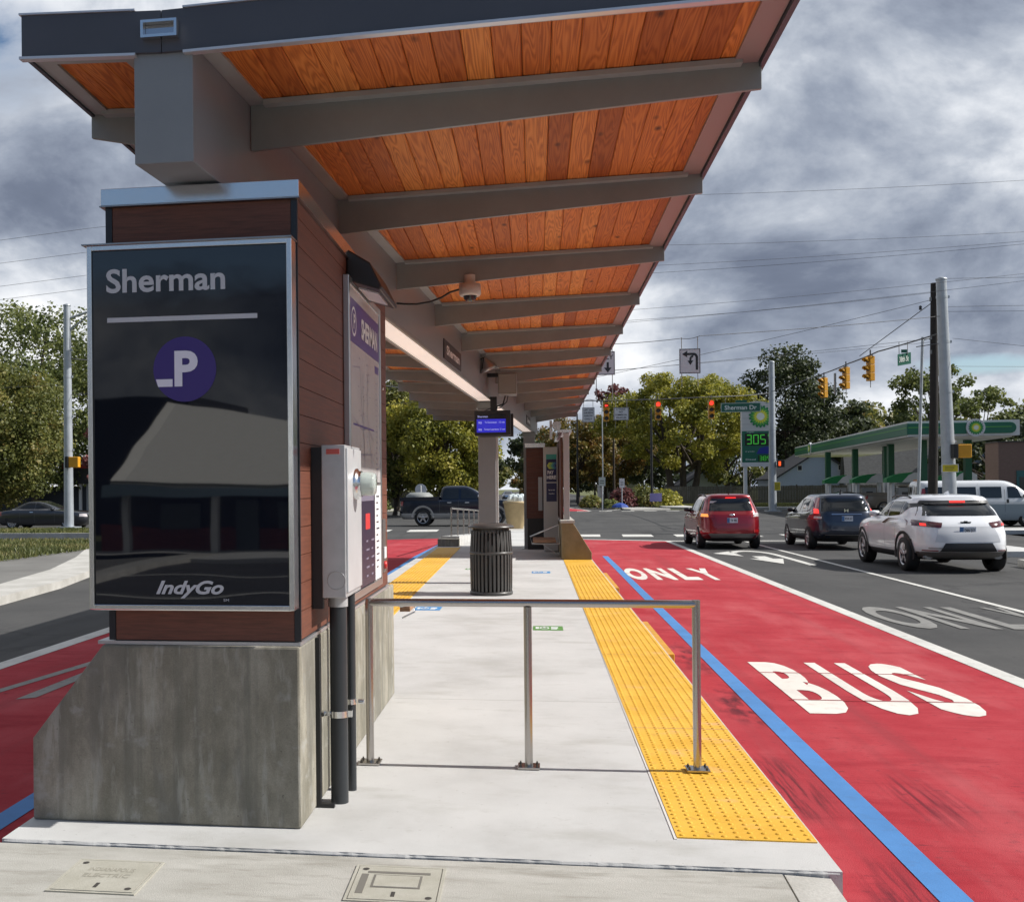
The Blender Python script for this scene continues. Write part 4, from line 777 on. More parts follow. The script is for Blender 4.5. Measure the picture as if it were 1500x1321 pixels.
mb = MB(); mb.tube([(.52, 24.6, .30), (-.10, 24.6, .30), (-.14, 24.6, .46), (.50, 24.6, .74), (.52, 24.6, .30)], .02, 8); mb.build('frame', steel, lb)
mb = MB(); mb.hexa([(-.08, 24.45, .33), (.44, 24.45, .33), (.44, 25.7, .33), (-.08, 25.7, .33)], [(-.08, 24.45, .40), (.44, 24.45, .40), (.44, 25.7, .40), (-.08, 25.7, .40)]); mb.build('seat', mat('bench_wood', (0.33, 0.18, 0.10), 0.5, var=0.25, stretch=(1, 8, 1)), lb)
mb = MB(); mb.tube([(.16, 24.6, .28), (.53, 24.6, .02)], .018, 8); mb.build('brace', steel, lb)

# ---- things hung from the canopy
def spine_frame(y, z, d=.012):     # text frame on the right face of the spine beam
    return frame_mtx((sr(y)+d, y, z), (SK, 1, 0), (0, 0, 1))
def spine_box(mb, ya, yb, z0, z1, d0, d1):
    mb.hexa([(sr(ya)+d0, ya, z0), (sr(ya)+d1, ya, z0), (sr(yb)+d1, yb, z0), (sr(yb)+d0, yb, z0)], [(sr(ya)+d0, ya, z1), (sr(ya)+d1, ya, z1), (sr(yb)+d1, yb, z1), (sr(yb)+d0, yb, z1)])
for (ya, yb, z0, z1, lab) in ((12.0, 13.45, 3.05, 3.27, 'dark station name plate on the spine beam near the dome camera'), (25.0, 26.3, 3.06, 3.28, 'small dark station name plate far along the spine beam past the display')):
    sn = thing('name_plate', lab, 'name plate', (sr(ya), ya, z0), group='station name plates on the beam')
    mb = MB(); spine_box(mb, ya, yb, z0, z1, .002, .012); mb.build('plate', mat('plate_brown', (0.035, 0.022, 0.025), 0.4), sn)
    text('Sherman', (yb-ya-.35, .11), spine_frame(ya+.17, (z0+z1)/2-.05, .0135), wp, sn, bold=.03)
dcam = thing('dome_camera', 'round white dome security camera with black cable under a rafter', 'security camera', (-.55, 9.29, 3.2))
mb = MB(); mb.lathe([(.05, 3.42), (.05, 3.345), (.093, 3.34), (.095, 3.255), (.085, 3.24), (.0001, 3.24)], (-.55, 9.25, 0), 'z', 24); mb.build('housing', mat('camera_white', (0.60, 0.57, 0.53), 0.4), dcam)
mb = MB(); mb.lathe([(.06, 3.2395), (.05, 3.21), (.03, 3.195), (.0001, 3.19)], (-.55, 9.25, 0), 'z', 20); mb.build('dome', mat('smoked_dome', (0.03, 0.03, 0.035), 0.06), dcam)
mb = MB(); mb.tube([(-.645, 9.25, 3.30), (-.72, 9.25, 3.28), (-.80, 9.25, 3.235), (-.90, 9.25, 3.20), (-1.02, 9.25, 3.185), (-1.12, 9.25, 3.19), (-1.19, 9.26, 3.20)], .009, 8); mb.build('cable', black, dcam)
fl = thing('floodlight', 'silver bell floodlight bracketed from the spine beam', 'floodlight', (-.7, 15.6, 3.4))
mb = MB(); mb.lathe([(.04, 0), (.07, -.06), (.14, -.16), (.165, -.22), (.150, -.225), (.0001, -.20)], (0, 0, 0), 'z', 20)
Mx = Matrix.Translation((-.74, 15.7, 3.49)) @ Matrix.Rotation(R(-24), 4, 'Y') @ Matrix.Rotation(R(12), 4, 'X') @ Matrix.Scale(.85, 4); mb.v = [tuple(Mx @ Vector(p)) for p in mb.v]; mb.build('shade', mat('aluminium_dull', (0.42, 0.42, 0.42), 0.35, 0.8), fl)
mb = MB(); mb.tube([(sr(15.7), 15.7, 3.47), (-.72, 15.7, 3.49)], .015, 8); mb.tube([(-.74, 15.62, 3.48), (-.76, 15.62, 3.32)], .008, 6); mb.build('bracket', black, fl)
pb = thing('equipment_box', 'square grey equipment box fixed under the canopy above the display', 'equipment box', (-.4, 16.5, 3.2))
mb = MB(); mb.box(-.56, -.28, 16.45, 16.85, 3.02, 3.34); b_ = mb.build('box', mat('box_grey', (0.20, 0.19, 0.17), 0.45), pb, bevel=.006); mb = MB(); mb.box(-.545, -.295, 16.438, 16.449, 3.04, 3.325); mb.build('door', mat('box_door', (0.24, 0.23, 0.205), 0.45), b_)
mb = MB(); mb.box(-.74, -.56, 16.6, 16.66, 3.30, 3.36); mb.build('bracket', black, pb)
ds = thing('departure_display', 'black hanging departure screen with blue timetable beside the column', 'display', (-.62, 16.9, 2.45))
mb = MB(); mb.box(-.95, -.385, 16.85, 17.0, 2.405, 2.80); case = mb.build('case', black, ds, bevel=.006)
mb = MB(); mb.box(-.88, -.345, 17.02, 17.16, 2.395, 2.755); mb.build('rear_case', mat('rear_case', (0.02, 0.02, 0.022), 0.5), ds)
mb = MB(); mb.box(-.915, -.46, 16.842, 16.849, 2.455, 2.665); mb.build('screen', mat('blue_screen', (0.01, 0.01, 0.05), 0.3, emit=(0.02, 0.02, 0.40), estr=1.0), ds)
mb = MB(); mb.box(-.915, -.46, 16.842, 16.849, 2.668, 2.74); mb.build('header_bar', mat('screen_black', (0.008, 0.008, 0.015), 0.25), ds)
sc_w = mat('screen_text', (0.2, 0.2, 0.3), 0.4, emit=(0.30, 0.32, 0.65), estr=0.9)
for (s, x, z, w, h) in (('Sherman', -.90, 2.69, .16, .03), ('90', -.89, 2.59, .055, .035), ('To Downtown', -.79, 2.60, .19, .028), ('15 min', -.565, 2.60, .09, .028), ('90', -.89, 2.48, .055, .035), ('Toward Lawrence  21 min', -.80, 2.49, .33, .028)):
    text(s, (w, h), frame_mtx((x, 16.8405, z), (1, 0, 0), (0, 0, 1)), sc_w, case, name='screen_text', bold=.01)
mb = MB(); mb.tube([(-.66, 16.95, 2.80), (-.62, 16.95, 2.86), (-.50, 16.9, 2.90), (-.46, 16.8, 3.02)], .012, 6); mb.tube([(-.80, 16.95, 2.80), (-.70, 16.93, 2.84), (-.55, 16.9, 2.84), (-.44, 16.85, 2.93), (-.42, 16.8, 3.02)], .008, 6); mb.box(-.70, -.60, 16.9, 17.1, 2.80, 3.02); mb.build('hanger', black, ds)
# small wooden leaning seat seen behind the near plinth
ls = thing('folding_bench', 'small timber folding bench peeking out behind the near plinth', 'bench', (-1.05, 8.6, .55))
mb = MB(); mb.box(-1.08, -1.0, 8.4, 8.8, .60, .64); mb.build('seat', mat('bench_wood', (0, 0, 0)), ls); mb = MB(); mb.tube([(-1.08, 8.39, .64), (-.96, 8.39, .66), (-.96, 8.39, .60), (-1.06, 8.39, .55)], .008, 6); mb.build('bracket', steel, ls)

# ================================================================== POLES, SIGNALS, SIGNS, WIRES
gp_m = mat('galvanised_pole', (0.40, 0.43, 0.46), 0.40, 0.35, var=0.12, vscale=2.5, rvar=0.1)
def strain_pole(x, y, h, r0, r1, lab, bands=(.35, .55, .75), lean=0, base=RZ+.15):
    t = thing('signal_pole', lab, 'signal pole', (x, y, base))
    n = 9; pts = [(x-lean*i/n, y, base+h*i/n) for i in range(n+1)]
    mb = MB(); mb.tube(pts, [r0+(r1-r0)*i/n for i in range(n+1)], 18); mb.build('shaft', gp_m, t)
    mb = MB(); mb.box(x-r0*1.9, x+r0*1.9, y-r0*1.9, y+r0*1.9, base, base+.06); mb.build('base_plate', gp_m, t)
    mb = MB(); mb.lathe([(r1+.02, 0), (r1+.03, .05), (.0001, .14)], (x-lean, y, base+h-.02), 'z', 16); mb.build('cap', gp_m, t)
    for b in bands:
        z = base+h*b; rr = r0+(r1-r0)*b+.012; mb = MB(); mb.lathe([(rr, z-.05), (rr, z+.05)], (x-lean*b, y, 0), 'z', 16); mb.box(x-lean*b+rr-.01, x-lean*b+rr+.07, y-.03, y+.03, z-.05, z+.05); mb.build('band', gp_m, t)
    return t
p_r = strain_pole(16.13, 44.6, 9.8, .27, .19, 'thick galvanised signal pole on the right next to the dark wooden pole', (.35, .55, .75, .93), .28)
p_s = strain_pole(16.22, 76.8, 10.3, .26, .18, 'galvanised signal pole between the fuel price sign and the dark blue car', (.2, .35, .55, .75, .9))
p_l = strain_pole(-22.91, 50.0, 11.0, .24, .17, 'galvanised signal pole rising left of the dark glass sign', (.35, .5, .68, .8))
mb = MB(); mb.tube([(-22.75, 50, 10.2), (-21.9, 50, 10.45), (-19.6, 50, 10.8)], .06, 8); mb.tube([(-22.75, 50, 9.6), (-21.9, 50, 10.25), (-20.6, 50, 10.6)], .045, 8); mb.build('lamp_arm', gp_m, p_l)
mb = MB(); mb.box(-20.2, -19.3, 49.85, 50.15, 10.72, 10.85); mb.build('lamp_head', gp_m, p_l)
wd = thing('utility_pole', 'dark tarred wooden utility pole just behind the thick galvanised pole', 'utility pole', (16.55, 47.2, RZ))
mb = MB(); mb.tube([(16.33, 47.2, RZ), (16.45, 47.2, 5), (16.50, 47.2, 9.95)], [.20, .17, .14], 12); mb.build('shaft', mat('tarred_wood', (0.020, 0.016, 0.014), 0.8, var=0.4, vscale=6, stretch=(1, 1, .2), bump=.3, bscale=30), wd)
for z in (9.2, 7.6, 7.0):
    mb = MB(); mb.box(16.30, 16.36, 47.1, 47.2, z, z+.16); mb.build('bracket', mat('hardware_grey', (0.22, 0.22, 0.22), 0.5, 0.5), wd)
for z in (8.1, 8.85):
    mb = MB(); mb.lathe([(.03, 0), (.07, .04), (.04, .08), (.07, .12), (.03, .18)], (15.95 if z > 8.5 else 17.0, 47.2, z), 'z', 10); mb.build('insulator', black, wd)
lp = thing('lamp_post', 'slender grey lamp post left of the dark wooden pole', 'lamp post', (16.26, 48.4, RZ))
mb = MB(); mb.tube([(16.22, 48.6, RZ), (16.50, 48.6, 7.9)], [.07, .055], 10); mb.tube([(16.50, 48.6, 7.75), (16.75, 48.6, 7.85), (17.0, 48.6, 7.6)], .035, 8); mb.build('shaft', gp_m, lp)
amber = mat('signal_yellow', (0.62, 0.29, 0.012), 0.45, var=0.08); lensoff = mat('lens_off', (0.02, 0.018, 0.016), 0.3)
red_on = mat('lens_red', (0.5, 0.02, 0.02), 0.3, emit=(1.0, 0.035, 0.02), estr=2.0)
def signal(x, y, ztop, rz, lab, lit=True, arrow=False, scale=1.0, face=None):
    """three-section traffic signal, local frame: face towards -Y"""
    t = thing('traffic_signal', lab, 'traffic signal', (x, y, ztop), rz, 'traffic signals hung over the crossing')
    B = mat('signal_face', (0.32, 0.16, 0.01), 0.5)
    s = scale; h = .36*s
    for i in range(3):
        z = -h*(i+.5); mb = MB(); mb.box(-.16*s, .16*s, -.02*s, .20*s, z-h/2+.006, z+h/2-.006); hs = mb.build('section', amber, t, world=False, bevel=.012)
        mb = MB(); mb.lathe([(.115*s, -.03*s), (.11*s, -.026*s), (.0001, -.045*s)], (0, 0, z), 'y', 20); mb.build('lens', red_on if (i == 0 and lit and not arrow) else lensoff, hs, world=False)
        if arrow and i == 0:
            mb = MB(); mb.prism([(-.10*s, z), (-.01*s, z+.08*s), (-.01*s, z+.03*s), (.09*s, z+.03*s), (.09*s, z-.03*s), (-.01*s, z-.03*s), (-.01*s, z-.08*s)], 'y', -.055*s, -.047*s); mb.build('arrow', red_on, hs, world=False)
        mb = MB(); n = 14; vs = []; fs = []
        for k in range(n+1):
            a = math.pi*(-.12+1.24*k/n); c_, s_ = math.cos(a)*.128*s, math.sin(a)*.128*s
            vs += [(c_, -.02*s, z+s_), (c_, -.02*s-(.22 if .1 < k/n < .9 else .12)*s, z+s_-.015*s)]
        for k in range(n): fs.append((2*k, 2*k+1, 2*k+3, 2*k+2))
        mb.add(vs, fs, 0, True); v_ = mb.build('visor', amber if not lit else mat('visor_dark', (0.35, 0.17, 0.01), 0.5), hs, world=False)
        sd = v_.modifiers.new('thickness', 'SOLIDIFY'); sd.thickness = .006
    mb = MB(); mb.tube([(0, .09*s, 0), (0, .09*s, .28*s)], .03*s, 8); mb.box(-.10*s, .10*s, .03*s, .15*s, .0, .05*s); mb.build('hanger', mat('hanger_dark', (0.05, 0.05, 0.05), 0.5), t, world=False)
    mb = MB(); mb.tube([(0, .09*s, -3*h), (0, .09*s, -3*h-.28*s)], .018*s, 6); mb.build('drop_rod', mat('rod_grey', (0.22, 0.21, 0.20), 0.5), t, world=False)
    return t
signal(4.02, 62, 6.42, 0, 'leftmost yellow signal with a red left arrow, beside the canopy eave', True, True)
signal(6.90, 62, 6.44, 0, 'middle yellow signal of the far span showing a round red light', True)
signal(9.82, 62, 6.45, 0, 'yellow signal with round red light just left of the green street sign', True)
signal(15.30, 60, 7.36, R(-62), 'lowest amber signal seen from behind, farthest down the slanting span', False, scale=1.0)
signal(14.77, 54, 7.26, R(-68), 'amber side-on signal in the middle of the slanting span', False, scale=.98)
signal(14.70, 50, 7.30, R(-72), 'highest amber side-on signal, nearest the green 38th street blade', False, scale=1.02)
wire_m = mat('cable_dark', (0.09, 0.09, 0.095), 0.6)
def wire(pts, r, lab, sag=0.0, name='power_line', group='overhead wires across the sky'):
    out = []
    for (a, b) in zip(pts[:-1], pts[1:]):
        a, b = Vector(a), Vector(b)
        for i in range(13):
            q = a.lerp(b, i/12); q.z -= sag*4*(i/12)*(1-i/12); out.append(q)
    mb = MB(); mb.tube(out, r*(.62 if name == 'power_line' else .9), 5); o = mb.build(name, wire_m); return tag(o, lab, 'wire', group)
pr = (16.05, 44.6); pw = (16.35, 47.2)
wire([(pw[0], pw[1], 9.55), (-13, 47.2, 8.9)], .013, 'upper wire running left from the top of the dark wooden pole', .5)
wire([(pw[0], pw[1], 9.25), (1.5, 52, 6.6), (-14, 58, 5.8)], .016, 'second wire slanting down left from the wooden pole top', .1)
wire([(pw[0], pw[1], 7.65), (-13, 47.2, 5.8)], .013, 'wire leaving the wooden pole at mid height above the arrow sign', .2)
wire([(pw[0], pw[1], 7.5), (-13, 40, 5.3)], .012, 'lower thin wire sloping left from the wooden pole', .2)
wire([(pr[0], pr[1], 9.65), (60, 44.6, 9.9)], .013, 'wire leaving the thick pole top toward the right edge', .3)
wire([(17.0, 47.2, 8.95), (60, 47, 9.0)], .013, 'wire at the dark insulator running to the right edge', .2)
wire([(17.0, 47.2, 8.75), (60, 47, 8.4)], .012, 'thin lower wire beside the insulator running to the right edge', .2)
wire([(pr[0]+.2, pr[1], 7.3), (40, 40, 3.4)], .012, 'wire falling right from the middle of the thick pole', .1)
wire([(pr[0]+.2, pr[1], 6.2), (60, 60, 7)], .011, 'faint low wire right of the thick pole across the blue patch', .1)
for (z0, z1, y, lab) in ((10.54, 10.30, 40, 'second highest long wire right of the canopy edge'), (9.78, 9.98, 40, 'third of the long wires right of the canopy edge'), (9.50, 9.88, 40, 'fourth long wire, close under the third one'), (12.35, 12.10, 40, 'highest faint wire crossing the upper right sky'), (8.2, 8.85, 40, 'long wire passing left from near the wooden pole insulator'), (7.75, 8.6, 40, 'lowest long wire grazing the dark cloud')):
    wire([(-3, y, z0+(z0-z1)*.5), (17, y, z1+.05), (40, y, z1+(z1-z0))], .010, lab, .15)
for i, (z0, z1, lab) in enumerate(((9.15, 9.38, 'highest wire in the left sky beside the glass sign'), (8.46, 8.68, 'second wire down in the left sky'), (7.77, 8.0, 'third wire down in the left sky'), (7.37, 7.6, 'lowest wire in the left sky just above the trees'))):
    wire([(-30, 30, z0-(z1-z0)*5), (-15.85, 30, z0), (-13.1, 30, z1), (-7.5, 30, z1+.35)], .009, lab, 0)
wire([(14.9, 44.6, 7.0), (16.0, 44.6, 7.15)], .02, 'short stub of span wire at the thick pole clamp', 0, 'span_wire', 'signal span wires')
wire([(pr[0], pr[1], 7.6), (15.1, 50, 7.50), (15.0, 54, 7.45), (15.4, 60, 7.6), (16.22, 76.8, 8.1)], .035, 'thick signal span wire between the two galvanised poles', .02, 'span_wire', 'signal span wires')
wire([(pw[0], pw[1], 9.1), (14.9, 52, 7.55)], .02, 'guy wire slanting from the wooden pole top to the span', 0, 'span_wire', 'signal span wires')
wire([(16.1, 76.8, 8.0), (9.9, 62, 6.62), (2.0, 62, 6.55), (-22.8, 50, 8.2)], .03, 'signal span wire carrying the red lights', .05, 'span_wire', 'signal span wires')
wire([(16.0, 44.6, 8.2), (5.95, 40, 7.05), (5.3, 40, 6.98), (2.0, 40, 6.85), (-22.8, 50, 6.4)], .013, 'thin wire carrying the left turn arrow sign', .05, 'span_wire', 'signal span wires')
wire([(-22.9, 50, 6.9), (-60, 55, 7.2)], .014, 'thin wire passing behind the trees at the left pole', .1)

sign_w = mat('sign_white', (0.62, 0.62, 0.64), 0.45); sign_k = mat('sign_black', (0.02, 0.02, 0.022), 0.5); sign_g = mat('sign_green', (0.012, 0.115, 0.075), 0.45); sgw = mat('sign_legend', (0.72, 0.76, 0.72), 0.5)
def hung_sign(x0, x1, y, z0, z1, lab, rods=.42, drops=.45, name='traffic_sign', legend=None, m=None, cat='traffic sign'):
    t = thing(name, lab, cat, ((x0+x1)/2, y, z0), 0)
    mb = MB(); mb.box(x0, x1, y, y+.03, z0, z1); pn = mb.build('panel', m or sign_w, t)
    b = .02; g = .015; mb = MB()
    for q in ((x0+g, x1-g, z0+g, z0+g+b), (x0+g, x1-g, z1-g-b, z1-g), (x0+g, x0+g+b, z0+g+b, z1-g-b), (x1-g-b, x1-g, z0+g+b, z1-g-b)): mb.box(q[0], q[1], y-.004, y-.0005, q[2], q[3])
    mb.build('border', sign_k if m is None else sgw, pn)
    for q in (x0+.12*(x1-x0), x1-.12*(x1-x0)):
        mb = MB(); mb.tube([(q, y+.05, z0-drops), (q, y+.05, z1+rods)], .016, 6); mb.build('rod', mat('rod_grey', (0, 0, 0)), t)
    for (s, x, z, w, h) in (legend or []):
        text(s, (w, h), frame_mtx((x, y-.006, z), (1, 0, 0), (0, 0, 1)), sign_k if m is None else sgw, t, bold=.02, depth=0)
    return t
ts = hung_sign(5.22, 5.97, 40, 5.69, 6.60, 'white square sign with black left and U-turn arrow hung over the lane', .42, .45)
mb = MB()   # the arrow: right stem, over the top, left head and a hooked U-turn branch
yy = 39.992
def flat(mb, poly, y=yy): mb.prism(poly, 'y', y, y+.003)
flat(mb, [(5.80, 5.82), (5.88, 5.82), (5.88, 6.30), (5.80, 6.26)])
oo = [(5.72+.16*math.cos(R(a)), 6.28+.16*math.sin(R(a))) for a in range(0, 91, 15)]; ii = [(5.72+.08*math.cos(R(a)), 6.26+.10*math.sin(R(a))) for a in range(90, -1, -15)]
flat(mb, oo+ii); flat(mb, [(5.50, 6.36), (5.73, 6.36), (5.73, 6.44), (5.50, 6.44)])
flat(mb, [(5.32, 6.40), (5.50, 6.52), (5.50, 6.28)]); flat(mb, [(5.58, 6.15), (5.64, 6.15), (5.66, 6.26), (5.72, 6.30), (5.72, 6.36), (5.62, 6.33), (5.58, 6.24)]); flat(mb, [(5.61, 6.0), (5.51, 6.16), (5.71, 6.16)])
mb.build('arrow_symbol', sign_k, ts)
ly = hung_sign(2.15, 2.92, 40, 5.71, 6.58, 'white ONLY down-arrow sign half hidden by the canopy eave', .2, .9, legend=[('ONLY', 2.22, 6.28, .64, .17)])
mb = MB(); flat(mb, [(2.62, 6.18), (2.70, 6.18), (2.70, 5.98), (2.80, 5.98), (2.66, 5.80), (2.52, 5.98), (2.62, 5.98)]); mb.build('arrow_symbol', sign_k, ly)
hung_sign(2.67, 3.36, 62, 5.32, 6.16, 'white LEFT ON GREEN ARROW ONLY sign left of the red arrow signal', .4, .4, legend=[('LEFT ON', 2.76, 5.97, .5, .10), ('GREEN', 2.76, 5.80, .5, .10), ('ARROW', 2.76, 5.63, .5, .10), ('ONLY', 2.80, 5.45, .42, .10)])
hung_sign(4.43, 5.27, 62, 5.40, 6.12, 'white wide NO COMMERCIAL VEHICLES sign right of the red arrow signal', .5, .45, legend=[('5 TONS', 4.58, 5.97, .5, .08), ('NO', 4.73, 5.82, .22, .10), ('COMMERCIAL', 4.50, 5.66, .68, .09), ('VEHICLES', 4.55, 5.50, .58, .09)])
hung_sign(11.0, 13.30, 66, 6.0, 6.56, 'green street name sign reading Sherman Dr above the fuel price sign', .3, .0, name='street_sign', cat='street sign', m=sign_g, legend=[('Sherman Dr', 11.22, 6.14, 1.85, .27)])
mb = MB(); mb.box(11.85, 12.5, 66, 66.03, 6.57, 6.72); tag(mb.build('block_number_sign', sign_g), 'tiny green block number strip on top of the Sherman Dr street sign', 'street sign')
ss = thing('street_sign', 'green 38th St blade hanging near the top amber signal', 'street sign', (15.9, 49, 6.7))
mb = MB(); mb.hexa([(15.58, 48.9, 6.72), (16.22, 49.2, 6.84), (16.22, 49.23, 6.84), (15.58, 48.93, 6.72)], [(15.58, 48.9, 7.22), (16.22, 49.2, 7.34), (16.22, 49.23, 7.34), (15.58, 48.93, 7.22)]); mb.build('panel', sign_g, ss)
text('38th St', (.50, .24), frame_mtx((15.65, 48.915, 6.87), (.64, .3, .12), (0, 0, 1)), sgw, ss, bold=.02, depth=0.003)
mb = MB(); mb.box(15.76, 16.0, 49.0, 49.03, 7.30, 7.44); mb.build('number_strip', sign_g, ss)
for q in (15.7, 16.05): mb = MB(); mb.tube([(q, 49.1, 7.22), (q, 49.1, 7.78)], .014, 6); mb.build('rod', mat('rod_grey', (0, 0, 0)), ss)
mb = MB(); mb.box(15.55, 15.62, 58.6, 58.8, 6.35, 7.45); tag(mb.build('sign_back', mat('sign_back_metal', (0.26, 0.25, 0.24), 0.5, 0.4)), 'narrow grey sign seen edge-on between the amber signals', 'traffic sign')
# pedestrian signals and small plates on the poles
def ped(x, y, z, lab, front=True, m=None):
    t = thing('pedestrian_signal', lab, 'pedestrian signal', (x, y, z), group='pedestrian signals on the poles')
    mb = MB()
    if front: mb.box(x-.24, x+.24, y-.15, y+.15, z, z+.5); mb.build('housing', mat('ped_black', (0.015, 0.015, 0.015), 0.5), t, bevel=.02); mb = MB(); mb.box(x-.17, x-.02, y-.16, y-.151, z+.10, z+.40); mb.build('hand_symbol', mat('hand_orange', (0.4, 0.05, 0.01), 0.4, emit=(1.0, 0.10, 0.02), estr=1.2), t)
    else:
        mb.box(x-.22, x+.28, y-.12, y+.18, z, z+.52); mb.build('housing', amber, t, bevel=.03); mb = MB(); mb.box(x-.40, x-.225, y-.16, y+.2, z-.02, z+.54); mb.build('visor_grid', mat('ped_black', (0, 0, 0)), t, bevel=.02)
    return t
ped(16.72, 76.6, 2.86, 'black pedestrian signal with lit orange hand on the pole by the price sign')
ped(16.45, 44.2, 2.60, 'yellow pedestrian signal on the thick pole above the white car', False)
ped(-22.45, 49.6, 2.80, 'yellow pedestrian signal on the pole left of the glass sign', False)
yl = mat('sign_yellow', (0.62, 0.50, 0.02), 0.45)
for (x, y, z, w, h, lab) in ((16.0, 44.3, 2.20, .62, .32, 'yellow button instruction plate on the thick pole'), (16.45, 76.45, 1.55, .45, .62, 'small yellow plate on the pole by the price sign')):
    t = thing('pole_plate', lab, 'sign plate', (x, y, z)); mb = MB(); mb.box(x-w/2, x+w/2, y-.03, y, z-h/2, z+h/2); mb.build('plate', sign_w, t); mb = MB(); mb.box(x-w/2+.03, x+w/2-.03, y-.036, y-.0305, z-h/2+.03, z+h/2-.03); mb.build('yellow_field', yl, t)
    mb = MB()
    for k in range(3): mb.box(x-w*.32, x+w*.30-.04*k, y-.040, y-.0365, z+h*.18-k*h*.2, z+h*.23-k*h*.2)
    mb.build('print_lines', sign_k, t)
for (x, y, z0, z1, sw, sh, lab) in ((5.80, 95, 1.5, 9.2, 0, 0, 'tall thin grey street light pole behind the far crossing'), (7.43, 95, 1.4, 2.35, .45, .75, 'small white roadside sign near the flower bed'), (5.55, 92, 1.3, 2.45, .55, .7, 'pale green-white roadside sign on the thin grey pole')):
    t = thing('roadside_sign', lab, 'roadside sign', (x, y, RZ)); mb = MB(); mb.tube([(x, y, RZ), (x, y, z1)], .045, 8); mb.build('post', gp_m, t)
    if sw: mb = MB(); mb.box(x-sw/2, x+sw/2, y-.07, y-.05, z1-sh-.05, z1); pn = mb.build('panel', mat('sign_pale', (0.45, 0.52, 0.48), 0.5) if z0 == 1.3 else sign_w, t); mb = MB(); mb.box(x-sw*.3, x+sw*.3, y-.076, y-.0705, z1-sh*.5, z1-sh*.42); mb.box(x-sw*.3, x+sw*.3, y-.076, y-.0705, z1-sh*.75, z1-sh*.67); mb.build('print_lines', sign_k, pn)
    else: mb = MB(); mb.tube([(x, y, 9.1), (x-1.1, y, 9.3), (x-2, y, 9.1)], .04, 6); mb.box(x-2.5, x-1.9, y-.12, y+.12, 9.0, 9.12); mb.build('lamp_arm', gp_m, t)
bp_ = thing('utility_pole', 'thin black pole rising in front of the yellow-green tree', 'utility pole', (10.5, 100, RZ)); mb = MB(); mb.tube([(10.5, 100, RZ), (10.5, 100, 8.8)], [.13, .09], 8); mb.build('shaft', black, bp_)
bp_ = thing('utility_pole', 'dark slim pole among the orange trees right of the far kiosk', 'utility pole', (4.55, 120, RZ)); mb = MB(); mb.tube([(4.6, 120, RZ), (4.6, 120, 9.8)], [.12, .08], 8); mb.build('shaft', black, bp_)
ys = thing('yard_sign', 'small purple yard sign on wire legs in the far grass', 'yard sign', (10.6, 98, RZ)); mb = MB(); mb.box(10.1, 11.15, 97.9, 97.93, .28, 1.02); mb.build('panel', mat('yard_purple', (0.30, 0.26, 0.55), 0.5), ys); mb = MB(); mb.box(10.3, 10.33, 97.94, 97.97, RZ, .9); mb.box(10.9, 10.93, 97.94, 97.97, RZ, .9); mb.build('leg', black, ys)

# ================================================================== FUEL STATION
white_m = mat('canopy_white', (0.66, 0.66, 0.65), 0.5, var=0.06); green_b = mat('station_green', (0.006, 0.13, 0.075), 0.4); green_l = mat('light_green', (0.12, 0.42, 0.06), 0.45); ylw = mat('flower_yellow', (0.70, 0.68, 0.04), 0.45); wht = mat('flower_white', (0.80, 0.82, 0.70), 0.4)
green_d = mat('flower_green', (0.01, 0.22, 0.06), 0.45)
def burst(parent, c, r, mt3, y0=0):
    """eighteen-petal sunburst emblem: green, light green, yellow, white rings; mt3 = 4x4 placing its XZ face"""
    for (rad, inner, m, d) in ((1.0, .80, green_d, .012), (.80, .62, green_l, .020), (.60, .45, ylw, .028), (.36, .26, wht, .036)):
        n = 18; pts = []
        for k in range(n):
            for (a, q) in ((2*math.pi*(k-.5)/n, inner), (2*math.pi*(k-.22)/n, rad*.965), (2*math.pi*k/n, rad), (2*math.pi*(k+.22)/n, rad*.965)): pts.append((q*r*math.sin(a), q*r*math.cos(a)))
        vs = [tuple(mt3 @ Vector((p[0], -d, p[1]))) for p in pts]+[tuple(mt3 @ Vector((0, -d, 0)))]
        N_ = len(pts); mb = MB(); mb.add(vs, [(i, (i+1) % N_, N_)[::-1] for i in range(N_)]); mb.build('petals', m, parent)
gs = thing('fuel_canopy', 'long white and green fuel station canopy on green and white columns', 'canopy', (24, 80, RZ))
A = (20.9, 64.0); Bc = (26.8, 64.0); Dk = (29.9, 104.0); Cc = (24.0, 104.0)
def quadprism(mb, pts, z0, z1): mb.hexa([(p[0], p[1], z0) for p in pts], [(p[0], p[1], z1) for p in pts])
mb = MB(); quadprism(mb, [A, Bc, Dk, Cc], 4.29, 5.16); mb.build('canopy_body', white_m, gs)
mb = MB(); quadprism(mb, [(21.3, 64.3), (26.5, 64.3), (29.5, 103.7), (24.3, 103.7)], 4.20, 4.285); mb.build('ceiling', mat('ceiling_white', (0.74, 0.74, 0.72), 0.5), gs)
kk = (Cc[0]-A[0])/40
def side_strip(y0, y1, z0, z1, m, nm, d=.06):
    mb = MB(); mb.hexa([(A[0]+kk*(y0-64)-d, y0, z0), (A[0]+kk*(y0-64)-.002, y0, z0), (A[0]+kk*(y1-64)-.002, y1, z0), (A[0]+kk*(y1-64)-d, y1, z0)], [(A[0]+kk*(y0-64)-d, y0, z1), (A[0]+kk*(y0-64)-.002, y0, z1), (A[0]+kk*(y1-64)-.002, y1, z1), (A[0]+kk*(y1-64)-d, y1, z1)]); mb.build(nm, m, gs)
side_strip(64.0, 103.8, 4.39, 5.04, green_b, 'green_band'); side_strip(64.0, 103.8, 4.78, 4.815, green_l, 'light_line', .075)
